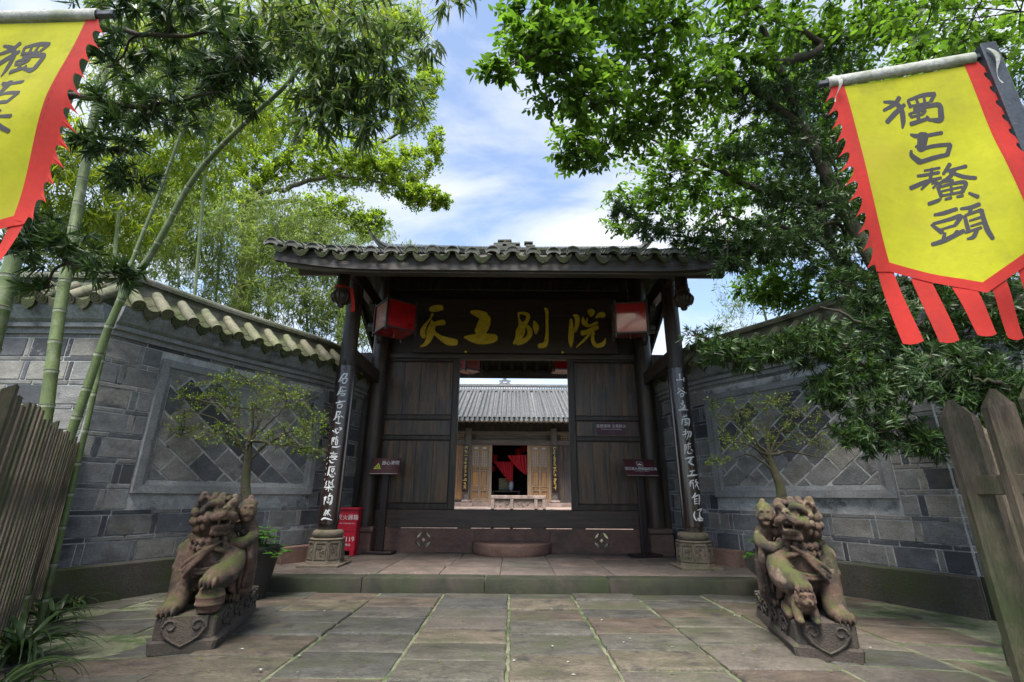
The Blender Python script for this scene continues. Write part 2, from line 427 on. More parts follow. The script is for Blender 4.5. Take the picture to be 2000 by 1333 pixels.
M('red_silk', [(0.42, 0.006, 0.014)], 0.35, 0.2, 6, bump=0.1, bscale=120, coat=0.5, trans=(0.35, (1.0, 0.5, 0.5)))
M('red_glow', [(0.55, 0.008, 0.012)], 0.5, 0.15, 6, bump=0.0, trans=(0.4, (1.0, 0.5, 0.5)))
M('curtain', [(0.6300, 0.0330, 0.0480)], 0.7, 0.25, 8, stretch=(6, 6, 0.5), bump=0.1, trans=(0.2, (1, 0.6, 0.6)))
M('lantern_wood', [(0.03, 0.026, 0.025)], 0.4, 0.3, 6, bump=0.1)
M('pale_wood', [(0.30, 0.22, 0.2)], 0.6, 0.3, 6, bump=0.1)
M('yellow_cloth', [(0.46, 0.46, 0.015)], 0.9, 0.16, 3.0, bump=0.25, bscale=300, fine=0.06, spots=[((0.30, 0.29, 0.03), 5.0, 0.58, 0.8), ((0.44, 0.38, 0.03), 2.0, 0.5, 0.75)], trans=(0.42, (1.0, 1.0, 0.9)))
M('red_cloth', [(0.50, 0.028, 0.022)], 0.9, 0.18, 4.0, bump=0.25, bscale=300, fine=0.06, trans=(0.42, (1.0, 0.75, 0.7)))
M('stitch', [(0.25, 0.03, 0.02)], 0.9, 0.1, 5, bump=0)
M('canvas', [(0.36, 0.37, 0.36)], 0.85, 0.2, 6, bump=0.2, bscale=160, spots=[((0.17, 0.20, 0.13), 4, 0.5, 0.7)], trans=(0.15, (1, 1, 1)))
M('pole_metal', [(0.035, 0.042, 0.055)], 0.4, 0.3, 8, bump=0.1, metal=0.2, spots=[((0.13, 0.14, 0.15), 9, 0.6, 0.72)])
M('sign_metal', [(0.020, 0.013, 0.014)], 0.4, 0.2, 8, bump=0.05)
M('sign_face', [(0.060, 0.010, 0.014)], 0.6, 0.12, 5, bump=0.0)
M('sign_edge', [(0.40, 0.33, 0.34)], 0.4, 0.1, 5, bump=0)
M('label_face', [(0.07, 0.022, 0.05)], 0.6, 0.1, 5, bump=0)
M('yellow_paint', [(0.55, 0.62, 0.02)], 0.5, 0.1, 5, bump=0)
M('firebox', [(0.46, 0.008, 0.03)], 0.38, 0.1, 3, bump=0.05, coat=0.2)
M('fence_wood', [(0.135, 0.108, 0.075), (0.155, 0.12, 0.085), (0.12, 0.10, 0.07), (0.145, 0.112, 0.08)], 0.85, 0.45, 2.5, stretch=(9, 9, 0.9), bump=0.9, bscale=14,
  spots=[((0.05, 0.065, 0.022), 1.8, 0.48, 0.64), ((0.035, 0.026, 0.02), 2.6, 0.56, 0.7, False, 1)])
M('culm', [(0.075, 0.115, 0.035), (0.095, 0.13, 0.042), (0.065, 0.10, 0.035)], 0.5, 0.35, 5, stretch=(3, 3, 1), bump=0.15, spots=[((0.20, 0.22, 0.15), 4, 0.56, 0.7), ((0.06, 0.055, 0.03), 7, 0.6, 0.72)])
M('culm_bloom', [(0.24, 0.27, 0.19)], 0.85, 0.3, 14, bump=0.1)
M('culm_node', [(0.045, 0.055, 0.025)], 0.8, 0.4, 9, bump=0.3)
M('bark', [(0.045, 0.036, 0.026)], 0.95, 0.45, 6, stretch=(4, 4, 1), bump=0.9, bscale=30, spots=[((0.05, 0.065, 0.025), 3, 0.5, 0.64)])
M('bark_grey', [(0.11, 0.105, 0.08)], 0.95, 0.4, 6, stretch=(4, 4, 1), bump=0.9, bscale=30, spots=[((0.07, 0.085, 0.035), 3, 0.48, 0.62)])
M('bark_moss', [(0.05, 0.044, 0.026)], 0.95, 0.4, 12, bump=0.9, bscale=50, spots=[((0.045, 0.058, 0.016), 7, 0.50, 0.66)])
def leafmat(name, pal, tr=0.45, tcol=(1.0, 1.0, 0.6), rough=0.5, spec=0.35):
    M(name, pal, rough, 0.18, 3.0, bump=0, island=True, trans=(tr, tcol), spec=spec)
leafmat('leaf_yew', [(0.0203, 0.0493, 0.0145), (0.0319, 0.0696, 0.0203), (0.0435, 0.0899, 0.0261), (0.0725, 0.1232, 0.0319)], 0.22, rough=0.4)
leafmat('leaf_yew_tip', [(0.10, 0.17, 0.03), (0.14, 0.21, 0.04)], 0.4, rough=0.45)
leafmat('leaf_broad', [(0.0497, 0.1058, 0.0151), (0.0670, 0.1382, 0.0194), (0.0907, 0.1750, 0.0259), (0.1242, 0.2106, 0.0346)], 0.6, (1.4, 1.45, 0.7))
leafmat('leaf_maple', [(0.1281, 0.2106, 0.0220), (0.1586, 0.2538, 0.0300), (0.2074, 0.2970, 0.0400), (0.2562, 0.2916, 0.0500)], 0.62, (1.45, 1.48, 0.75))
leafmat('leaf_bamboo', [(0.042, 0.075, 0.030), (0.060, 0.105, 0.036), (0.085, 0.14, 0.042), (0.14, 0.17, 0.05)], 0.5, (1.35, 1.4, 0.8))
leafmat('leaf_grove', [(0.0862, 0.1375, 0.0380), (0.1150, 0.1705, 0.0450), (0.1552, 0.2145, 0.0550), (0.1725, 0.1870, 0.0800)], 0.58, (1.42, 1.46, 0.9))
leafmat('leaf_bright', [(0.1281, 0.1980, 0.0200), (0.1647, 0.2420, 0.0260), (0.2196, 0.2860, 0.0350), (0.2684, 0.2750, 0.0500)], 0.62, (1.45, 1.48, 0.75))
leafmat('leaf_bonsai', [(0.11, 0.19, 0.022), (0.16, 0.25, 0.028), (0.21, 0.30, 0.04)], 0.45, (1.1, 1.1, 0.5))
leafmat('leaf_herb', [(0.045, 0.135, 0.016), (0.06, 0.17, 0.02), (0.085, 0.2, 0.03)], 0.4, (1.1, 1.1, 0.5))
leafmat('leaf_lily', [(0.030, 0.058, 0.018), (0.045, 0.08, 0.024), (0.06, 0.10, 0.035)], 0.25, rough=0.35)
M('pot', [(0.016, 0.015, 0.015)], 0.5, 0.3, 6, bump=0.2)
M('soil', [(0.03, 0.022, 0.016)], 0.98, 0.4, 20, bump=1.0)
M('court_stone', [(0.30, 0.255, 0.235)], 0.8, 0.2, 3, bump=0.3)
M('far_wood', [(0.34, 0.175, 0.065), (0.29, 0.155, 0.065), (0.38, 0.20, 0.065)], 0.6, 0.4, 3, stretch=(6, 6, 0.7), bump=0.2, bscale=12, spots=[((0.13, 0.10, 0.08), 1.5, 0.5, 0.68, False, 1)])
M('far_frame', [(0.30, 0.20, 0.115)], 0.65, 0.35, 3, stretch=(5, 5, 0.8), bump=0.2, bscale=12, spots=[((0.17, 0.15, 0.14), 1.5, 0.5, 0.66, False, 1)])
M('far_beam', [(0.10, 0.085, 0.075)], 0.7, 0.4, 3, stretch=(0.7, 6, 6), bump=0.2, bscale=12, spots=[((0.17, 0.13, 0.10), 1.4, 0.52, 0.68, False, 1)])
M('far_dark', [(0.045, 0.038, 0.036)], 0.7, 0.4, 3, stretch=(5, 5, 0.7), bump=0.2, spots=[((0.12, 0.075, 0.045), 1.2, 0.5, 0.68, False, 1)])
M('far_stone', [(0.30, 0.22, 0.19)], 0.85, 0.3, 5, bump=0.4, spots=[((0.16, 0.12, 0.10), 4, 0.5, 0.68)])
M('lattice_white', [(0.52, 0.54, 0.58)], 0.8, 0.1, 5, bump=0)
M('rafter', [(0.07, 0.075, 0.09)], 0.7, 0.3, 5, bump=0.1)
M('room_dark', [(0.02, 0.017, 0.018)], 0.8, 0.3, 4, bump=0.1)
M('screen_gilt', [(0.24, 0.22, 0.13)], 0.7, 0.6, 22, bump=0.2)
M('porcelain', [(0.45, 0.47, 0.52)], 0.25, 0.35, 26, bump=0, spots=[((0.08, 0.10, 0.22), 22, 0.55, 0.6)])
# ================================================================ ground and paving
def slab(name, x0, x1, y0, y1, z0, z1, mat, parent, jit=0.012, b=0.012, tilt=0.004, skew=None, rag=0.007):
    """flagstone: ragged outline, chamfered and slightly hollowed top"""
    n = 6; P = []
    for (ax, ay), (bx, by) in (((x0, y0), (x1, y0)), ((x1, y0), (x1, y1)), ((x1, y1), (x0, y1)), ((x0, y1), (x0, y0))):
        for i in range(n):
            t = i / n; P.append([ax + (bx - ax) * t + rnd.uniform(-rag, rag * .6) * (1 if ax != bx or i == 0 else 1), ay + (by - ay) * t + rnd.uniform(-rag, rag * .6)])
    cx, cy = (x0 + x1) / 2, (y0 + y1) / 2
    tx, ty = rnd.uniform(-tilt, tilt), rnd.uniform(-tilt, tilt)
    k = rnd.uniform(.7, 1.6)
    def ring(s, z, nz=0.0): return [(cx + (p[0] - cx) * (1 - s / (x1 - x0)), cy + (p[1] - cy) * (1 - s / (y1 - y0)), z + rnd.uniform(-nz, nz)) for p in P]
    R = [ring(0, z0), ring(0, z1 - b * .9 * k), ring(b * 1.2, z1 - b * .22, .0015), ring(b * 4, z1, .0012)]
    V = [q for r in R for q in r]; m = len(P); F = []
    for a in range(3):
        for i in range(m): F.append((a * m + i, a * m + (i + 1) % m, (a + 1) * m + (i + 1) % m, (a + 1) * m + i))
    V.append((cx, cy, z1 - .001)); F += [(3 * m + i, 3 * m + (i + 1) % m, 4 * m) for i in range(m)]
    def f(x, y, z):
        q = np.array([x, y, z + (tx * (x - cx) + ty * (y - cy) if z > z1 - b * 2 else 0)])
        return skew(q) if skew else q
    return MB().add(V, F).mapv(f).build(name, mat, parent, smooth=50)

g = MB().box(-300, 300, -300, 300, -0.5, -0.06).build('ground', 'earth'); tag(g, kind='structure')
pv = MB().box(-6.5, 6.5, -2.5, 8.6, -0.055, -0.014).build('pavement', 'joint'); tag(pv, kind='structure')
colx = [-2.22, -1.47, -0.745, -0.012, 0.69, 1.40, 2.15]
def column_of_slabs(xa, xb, y_top, seed, skew=None, lo=0.36, hi=0.55):
    r = random.Random(seed)
    y = y_top
    while y > 0.4:
        d = r.uniform(lo, hi)
        if y == y_top: d *= r.uniform(0.5, 1.0)
        h = r.uniform(-0.008, 0.012)
        slab('paving_slab', xa + 0.012, xb - 0.012, y - d + 0.009, y - 0.009, -0.05, h, 'paver_tooled' if r.random() < .12 else 'paver', pv, skew=skew)
        y -= d
for i in range(len(colx) - 1): column_of_slabs(colx[i], colx[i + 1], 5.985, 40 + i)
for sgn in (-1, 1):                            # the side strips under the lions run askew to the middle
    def sk(q, s=sgn):
        k = max(0.0, (abs(q[0]) - 2.15))
        q[1] += -0.16 * k * 1.0
        q[0] += s * 0.02 * (5.5 - q[1]) * min(k, 1)
        q[2] -= 0.010 * k
        return q
    xs = [2.17, 2.95, 3.75, 4.6, 5.5]
    for i in range(4):
        a, b = sorted((sgn * xs[i], sgn * xs[i + 1]))
        column_of_slabs(a, b, [6.05, 6.5, 6.2, 5.6][i], 60 + i + (10 if sgn > 0 else 0), sk, 0.32, 0.62)

# ================================================================ gate platform
PLZ = 0.15
plat = MB()
plat.prism([(-2.86, 6.03), (2.88, 6.03), (3.2, 7.1), (2.75, 8.9), (-2.75, 8.9), (-3.24, 7.1)], lambda a, b, d: (a, b, d), -0.05, PLZ - 0.02)
plat = plat.build('gate_platform', 'joint'); tag(plat, kind='structure')
kx = [-2.9, -1.70, -0.29, 1.14, 2.92]
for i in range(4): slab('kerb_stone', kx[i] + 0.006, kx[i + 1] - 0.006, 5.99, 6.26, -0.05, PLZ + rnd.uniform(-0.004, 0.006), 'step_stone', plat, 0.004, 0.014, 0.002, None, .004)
def clipx(q):
    lim = 2.9 + 0.33 * max(0, min(1, (q[1] - 6.0) / 1.1)) if q[1] < 7.1 else 3.23 - 0.26 * (q[1] - 7.1)
    q[0] = max(-lim, min(lim, q[0])); return q
for row, (ya, yb) in enumerate([(6.272, 6.98), (6.99, 7.75), (7.76, 8.56)]):
    xs = [-3.25, -2.45, -1.62, -0.86 + 0.05 * row, -0.12, 0.55, 1.25, 1.95 - 0.05 * row, 2.6, 3.25]
    for i in range(len(xs) - 1):
        slab('platform_slab', xs[i] + 0.004, xs[i + 1] - 0.004, ya, yb, PLZ - 0.04, PLZ + rnd.uniform(-0.004, 0.003), 'platform_stone', plat, 0.004, 0.006, 0.001, clipx, .003)

# half-round step stone in front of the threshold
hs = MB()
pr = [(0.0, PLZ), (0.645, PLZ), (0.665, PLZ + 0.04), (0.66, PLZ + 0.155), (0.64, PLZ + 0.18), (0.0, PLZ + 0.18)]
hs.lathe(pr, 40, (0.02, 8.575, 0), a0=math.pi, a1=2 * math.pi)
tag(hs.build('half_round_step', 'redstone', smooth=35), 'half round red stone step before the gate threshold', 'step')

# ================================================================ garden walls
WL = [(-4.46, 4.95), (-4.28, 5.30), (-4.09, 5.68), (-3.87, 6.10), (-3.61, 6.55), (-3.30, 7.02), (-3.02, 7.5), (-2.83, 8.05), (-2.70, 8.62)]
class Curve2:
    def __init__(s, P, n=200, sgn=1):
        s.P = spline(P, n) if len(P) > 2 else np.array([np.array(P[0]) + (np.array(P[1]) - np.array(P[0])) * t for t in np.linspace(0, 1, n)])
        d = np.linalg.norm(np.diff(s.P, axis=0), axis=1)
        s.S = np.concatenate([[0], np.cumsum(d)]); s.L = s.S[-1]
        t = np.gradient(s.P, axis=0); t /= np.linalg.norm(t, axis=1)[:, None]
        s.T = t; s.sgn = sgn
    def __call__(s, q, off, z):
        x = np.interp(q, s.S, s.P[:, 0]); y = np.interp(q, s.S, s.P[:, 1])
        tx = np.interp(q, s.S, s.T[:, 0]); ty = np.interp(q, s.S, s.T[:, 1])
        if q < 0: x += tx * q; y += ty * q
        if q > s.L: x += tx * (q - s.L); y += ty * (q - s.L)
        return ((x + ty * off) * s.sgn, y - tx * off, z)

def clip_poly(P, x0, x1, z0, z1):
    def cl(P, ax, v, keep_less):
        out = []
        for i in range(len(P)):
            a, b = P[i], P[(i + 1) % len(P)]
            ia = a[ax] <= v if keep_less else a[ax] >= v
            ib = b[ax] <= v if keep_less else b[ax] >= v
            if ia: out.append(a)
            if ia != ib:
                t = (v - a[ax]) / (b[ax] - a[ax]); out.append((a[0] + t * (b[0] - a[0]), a[1] + t * (b[1] - a[1])))
        return out
    for ax, v, k in ((0, x0, False), (0, x1, True), (1, z0, False), (1, z1, True)):
        if len(P) < 3: return []
        P = cl(P, ax, v, k)
    return P
def inset(P, d):
    c = np.mean(P, axis=0); out = []
    n = len(P)
    for i in range(n):
        a, b, c2 = np.array(P[i - 1]), np.array(P[i]), np.array(P[(i + 1) % n])
        e1 = (b - a) / max(1e-6, np.linalg.norm(b - a)); e2 = (c2 - b) / max(1e-6, np.linalg.norm(c2 - b))
        n1 = np.array([-e1[1], e1[0]]); n2 = np.array([-e2[1], e2[0]])
        m = n1 + n2; q = np.dot(m, n1)
        out.append(tuple(b + m * (d / max(q, 0.3))))
    return out

def sweep(C, prof, s0, s1, n):
    V = []; F = []; k = len(prof)
    for i in range(n + 1):
        q = s0 + (s1 - s0) * i / n
        for off, z in prof: V.append(C(q, off, z))
    for i in range(n):
        for j in range(k):
            F.append((i * k + j, i * k + (j + 1) % k, (i + 1) * k + (j + 1) % k, (i + 1) * k + j))
    F.append(tuple(range(k))); F.append(tuple(n * k + j for j in range(k))[::-1])
    return MB().add(V, F)

def cover_tile(C, s, r=0.064, seed=0):
    """round coping tile lying down the slope with a round end disc"""
    m = MB()
    a = np.array([-0.13, 3.36]); b = np.array([0.215, 3.075])
    d = (b - a) / np.linalg.norm(b - a); nrm = np.array([-d[1], d[0]])
    if nrm[1] < 0: nrm = -nrm
    L = np.linalg.norm(b - a)
    secs = [(0, r * 0.95), (L * 0.48, r * 0.97), (L * 0.482, r * 1.06), (L - 0.004, r), (L, r * 1.06), (L + 0.022, r * 1.06)]
    V = []; F = []; n = 14
    for t, rr in secs:
        for k in range(n):
            an = 2 * math.pi * k / n
            p = a + d * t + nrm * (rr * math.sin(an))
            V.append((s + rr * math.cos(an), p[0], p[1]))
    # end disc with raised rings
    for t, rr in ((L + 0.022, r * 0.86), (L + 0.014, r * 0.82), (L + 0.014, r * 0.62), (L + 0.022, r * 0.58), (L + 0.022, r * 0.42), (L + 0.013, r * 0.36), (L + 0.02, r * 0.16)):
        for k in range(n):
            an = 2 * math.pi * k / n
            p = a + d * t + nrm * (rr * math.sin(an))
            V.append((s + rr * math.cos(an), p[0], p[1]))
    N_ = len(V) // n
    for i in range(N_ - 1):
        for k in range(n): F.append((i * n + k, i * n + (k + 1) % n, (i + 1) * n + (k + 1) % n, (i + 1) * n + k))
    F.append(tuple((N_ - 1) * n + k for k in range(n)))
    m.add(V, F)
    return m.mapv(lambda x, y, z: C(x, y, z))
def drip_tile(C, s, w=0.082):
    """scalloped drip tile hanging between two cover tiles, with the trough behind it"""
    m = MB()
    r = random.Random(int(s * 1000) & 65535)
    pts = [(-w, 0.03), (-w * 0.95, -0.02), (-w * 0.78, -0.062), (-w * 0.5, -0.088), (-w * 0.22, -0.100), (0, -0.122), (w * 0.22, -0.100), (w * 0.5, -0.088), (w * 0.78, -0.062), (w * 0.95, -0.02), (w, 0.03), (w * 0.5, 0.0), (0, -0.012), (-w * 0.5, 0.0)]
    pts = [(a + r.uniform(-.004, .004), b * r.uniform(0.9, 1.08)) for a, b in pts]
    m.prism(pts, lambda a, b, d: (s + a, 0.20 + d + (-b) * -0.25, 3.055 + b), -0.012, 0.016)
    V = []; F = []; k = 7
    for i, (o, z) in enumerate(((-0.12, 3.33), (0.05, 3.18), (0.052, 3.168), (0.21, 3.06))):
        for j in range(k):
            u = -1 + 2 * j / (k - 1)
            V.append((s + u * w * 1.05, o, z - 0.03 * (1 - u * u)))
    for i in range(3):
        for j in range(k - 1): F.append((i * k + j, i * k + j + 1, (i + 1) * k + j + 1, (i + 1) * k + j))
    m.add(V, F)
    return m.mapv(lambda x, y, z: C(x, y, z))

def garden_wall(C, name, label, s0, s1, frame=None, group=None, tiles=True, seed=5):
    r = random.Random(seed)
    root = thing(name, label, 'wall', C((s0 + s1) / 2, 0, 0), group)
    n = max(2, int((s1 - s0) / 0.25))
    sweep(C, [(-0.0035, -0.05), (-0.0035, 3.0), (-0.40, 3.0), (-0.40, -0.05)], s0, s1, n).build('wall_core', 'mortar', root)
    sweep(C, [(0.06, -0.05), (0.06, 0.33), (0.045, 0.35), (-0.008, 0.35), (-0.008, -0.05)], s0, s1, n).build('plinth', 'plinth', root)
    # cornice: two fillets and a leaning cove under the tiles
    sweep(C, [(-0.005, 2.72), (0.03, 2.72), (0.03, 2.775), (0.075, 2.785), (0.075, 2.835), (-0.005, 2.835)], s0, s1, n).build('cornice_fillet', 'wall_frame', root)
    sweep(C, [(-0.005, 2.838), (0.06, 2.838), (0.105, 2.87), (0.16, 2.97), (0.175, 3.035), (-0.005, 3.035)], s0, s1, n).build('cornice_cove', 'fascia', root)
    sweep(C, [(-0.38, 3.04), (0.17, 3.04), (-0.12, 3.30), (-0.38, 3.30)], s0, s1, n).build('coping_bed', 'moss_tile', root)
    sweep(C, [(-0.30, 3.30), (-0.115, 3.30), (-0.115, 3.40), (-0.135, 3.41), (-0.135, 3.45), (-0.10, 3.46), (-0.10, 3.50), (-0.14, 3.51), (-0.15, 3.545), (-0.20, 3.575), (-0.27, 3.575), (-0.30, 3.54)], s0, s1, n).build('ridge_capping', 'ridge', root, smooth=25)
    if tiles:
        sp = 0.298
        k0 = math.ceil((s0 - 0.08) / sp); q = k0 * sp + 0.10
        while q < s1 - 0.02:
            cover_tile(C, q).build('cover_tile', 'coping_tile', root, smooth=40)
            if q + sp / 2 < s1: drip_tile(C, q + sp / 2).build('drip_tile', 'moss_tile', root)
            q += sp
    def brick(a, b, z0, z1):
        if frame:                                   # keep clear of the framed panel
            fa, fb, fz0, fz1 = frame
            if z1 > fz0 + 0.01 and z0 < fz1 - 0.01:
                if a >= fa - 0.02 and b <= fb + 0.02: return
                if a < fa < b:
                    if b > fb: brick(a, fa, z0, z1); brick(fb, b, z0, z1); return
                    b = fa - 0.004
                elif a < fb < b: a = fb + 0.004
                elif fa <= a and b <= fb: return
        if b - a < 0.025: return
        j = r.uniform(-0.003, 0.004)
        m = MB().box(a + 0.0065, b - 0.0065, -0.006, 0.004 + j, z0 + 0.0055, z1 - 0.0055, 0.004)
        # subdivide long blocks on the bend by mapping both ends
        m.mapv(lambda x, y, z: C(x, y, z)).build('wall_block', 'wall_block', root)
    z = 0.352; row = 0
    while z < 2.715:
        tall = min(0.212, 2.716 - z)
        q = s0 - r.uniform(0, 0.3)
        while q < s1:
            w = r.uniform(0.34, 0.43); h = r.uniform(0.055, 0.075)
            brick(max(q, s0), min(q + w, s1), z, z + tall)
            if q + w < s1: brick(max(q + w, s0), min(q + w + h, s1), z, z + tall)
            q += w + h
        z += tall
        if z > 2.70: break
        thin = 0.052
        q = s0 - r.uniform(0, 0.3)
        while q < s1:
            w = r.uniform(0.30, 0.48)
            brick(max(q, s0), min(q + w, s1), z, z + thin)
            q += w
        z += thin; row += 1
    if frame:
        fa, fb, fz0, fz1 = frame
        def band(a, b, z0, z1, o, inn, prof_o, nm):
            # one mitred frame: four lengths
            nn = 8
            for (pa, pb, side) in (((a, z0), (b, z0), 'b'), ((a, z1), (b, z1), 't'), ((a, z0), (a, z1), 'l'), ((b, z0), (b, z1), 'r')):
                m = MB(); V = []; F = []
                for i in range(nn + 1):
                    t = i / nn
                    if side in 'bt':
                        zo = pa[1]; zi = zo + (o if side == 'b' else -o)
                        so = a + (b - a) * t; si = a + o + (b - a - 2 * o) * t
                        ring = [(so, prof_o, zo), (si, inn, zi), (si, -0.03, zi), (so, -0.03, zo)]
                    else:
                        so = pa[0]; si = so + (o if side == 'l' else -o)
                        zo = z0 + (z1 - z0) * t; zi = z0 + o + (z1 - z0 - 2 * o) * t
                        ring = [(so, prof_o, zo), (si, inn, zi), (si, -0.03, zi), (so, -0.03, zo)]
                    V += [C(*q) for q in ring]
                for i in range(nn):
                    for j in range(4): F.append((i * 4 + j, i * 4 + (j + 1) % 4, (i + 1) * 4 + (j + 1) % 4, (i + 1) * 4 + j))
                F += [(0, 1, 2, 3), tuple(nn * 4 + j for j in (3, 2, 1, 0))]
                m.add(V, F); m.build(nm, 'wall_frame', root)
        band(fa, fb, fz0, fz1, 0.085, 0.042, 0.05, 'panel_frame')
        band(fa + 0.087, fb - 0.087, fz0 + 0.087, fz1 - 0.087, 0.055, 0.005, 0.022, 'frame_fillet')
        a0, a1, b0, b1 = fa + 0.142, fb - 0.142, fz0 + 0.142, fz1 - 0.142
        # lozenge stones: a running bond turned by 40 degrees
        an = math.radians(38); ca, sa = math.cos(an), math.sin(an)
        Lb, Hb = 0.40, 0.245
        cx, cz = (a0 + a1) / 2, (b0 + b1) / 2
        for i in range(-12, 13):
            for j in range(-12, 13):
                u0 = i * Lb + (j % 2) * Lb * 0.5; v0 = j * Hb
                P = [(u0, v0), (u0 + Lb, v0), (u0 + Lb, v0 + Hb), (u0, v0 + Hb)]
                Q = [(cx + u * ca + v * sa, cz - u * sa + v * ca) for u, v in P]
                Q = clip_poly(Q, a0, a1, b0, b1)
                if len(Q) < 3: continue
                A = sum(Q[k][0] * Q[(k + 1) % len(Q)][1] - Q[(k + 1) % len(Q)][0] * Q[k][1] for k in range(len(Q))) / 2
                if abs(A) < 0.002: continue
                if A < 0: Q = Q[::-1]
                Q = inset(Q, 0.0125)
                jj = r.uniform(-0.002, 0.003)
                MB().prism(Q, lambda a, b, d: C(a, d, b), -0.02, 0.001 + jj).build('lozenge_stone', 'wall_block', root)
    return root
CL = Curve2(WL)
CR = Curve2(WL, sgn=-1)
garden_wall(CL, 'garden_wall', 'curved grey stone wall behind the bamboo, joined to the gate, with framed lozenge panel', 0.0, CL.L + .25, (0.57, 2.90, 1.05, 2.585), 'walls flanking the gate', seed=5)
garden_wall(CR, 'garden_wall', 'curved grey stone wall with lozenge panel partly hidden by dark yew branches', 0.0, CR.L + .25, (0.50, 2.80, 1.055, 2.575), 'walls flanking the gate', seed=9)
C2 = Curve2([(-8.2, 4.95), (-4.475, 4.95)], 40)
garden_wall(C2, 'garden_wall', 'straight grey stone wall beyond the slatted fence and bamboo stems', 0.0, C2.L, None, 'walls flanking the gate', seed=13)
C3 = Curve2([(-8.2, 4.95), (-4.475, 4.95)], 40, sgn=-1)
garden_wall(C3, 'garden_wall', 'straight grey stone wall behind the yew trees and picket fence', 0.0, C3.L, None, 'walls flanking the gate', tiles=False, seed=15)
# low red kerb stones along the foot of the walls on the platform
for sgn in (-1, 1):
    C = CL if sgn < 0 else CR
    kb = sweep(C, [(0.064, PLZ - 0.05), (0.20, PLZ - 0.05), (0.19, PLZ + 0.20), (0.064, PLZ + 0.21)], 2.45, 3.25, 6).build('wall_foot_kerb', 'redstone')
    tag(kb, 'low red stone kerb at the wall foot beside the ' + ('red fire box' if sgn < 0 else 'column lettered from the character for mountain'), 'kerb', 'kerbs at the wall foot')
# ================================================================ gatehouse
GX, YD = 2.46, 8.62                    # columns at +-GX; door wall plane
gate = thing('gatehouse', 'dark timber gatehouse with tiled roof on a low stone platform', 'gatehouse', (0, 8.0, PLZ))
def zpx(y, Y=YD, x=1000): return float(PY(x, y, Y)[2])
def xpx(x, y, Y=YD): return float(PY(x, y, Y)[0])

def column(x, y, r, z0, z1, parent):
    P = [(x, y, z0 + (z1 - z0) * i / 6) for i in range(7)]
    return MB().tube(P, [r, r * 1.0, r * .995, r * .99, r * .985, r * .98, r * .97], 24).build('column', 'gate_wood', parent, smooth=40)
def carved_plinth(x, y, w, z0, parent, octagon=True):
    m = MB()
    n = 8 if octagon else 4
    r = w / 2 / math.cos(math.pi / n)
    m.box(x - w * .62, x + w * .62, y - w * .62, y + w * .62, z0 - 0.01, z0 + 0.03, 0.006)
    m.lathe([(r * 1.06, z0 + 0.03), (r * 1.02, z0 + 0.06), (r, z0 + 0.07), (r * .95, z0 + 0.31), (r * 1.0, z0 + 0.33), (r * .9, z0 + 0.345)], n, (x, y, 0), M=Matrix.Rotation(math.pi / n, 4, 'Z'))
    o = m.build('column_base', 'carved', parent)
    # carved panels on every face
    for k in range(n):
        a = 2 * math.pi * k / n
        rr = w / 2 * 0.985; hw = w / 2 * math.tan(math.pi / n) * 0.80
        c = np.array([x + rr * math.cos(a), y + rr * math.sin(a)]); t = np.array([-math.sin(a), math.cos(a)]); nn = np.array([math.cos(a), math.sin(a)])
        fr = MB()
        def P3(u, v, d): q = c + t * u + nn * (d - (v - 0.2) * 0.06 * w); return (q[0], q[1], z0 + v)
        for (u0, u1, v0, v1) in ((-hw, hw, 0.085, 0.105), (-hw, hw, 0.285, 0.305), (-hw, -hw + .014, 0.105, 0.285), (hw - .014, hw, 0.105, 0.285)):
            fr.prism([(u0, v0), (u1, v0), (u1, v1), (u0, v1)], P3, -0.01, 0.008)
        r2 = random.Random(k * 7 + int(x * 10))
        for q in range(7):                          # scrolls and leaves in relief
            cu, cv = r2.uniform(-hw * .55, hw * .55), r2.uniform(0.13, 0.26); ra = r2.uniform(0.012, 0.022)
            pts = [(cu + ra * (1 - i * 0.09) * math.cos(i * 0.85 + q), cv + ra * (1 - i * 0.09) * math.sin(i * 0.85 + q)) for i in range(9)]
            fr.tube([P3(u, v, 0.002) for u, v in pts], 0.0055, 5)
        fr.build('relief', 'carved', o)
    dr = 0.43 * w
    MB().lathe([(dr * .9, z0 + 0.335), (dr * 1.05, z0 + 0.365), (dr * 1.09, z0 + 0.395), (dr * 1.05, z0 + 0.425), (dr * .9, z0 + 0.445)], 28, (x, y, 0)).build('base_drum', 'carved', parent, smooth=50)
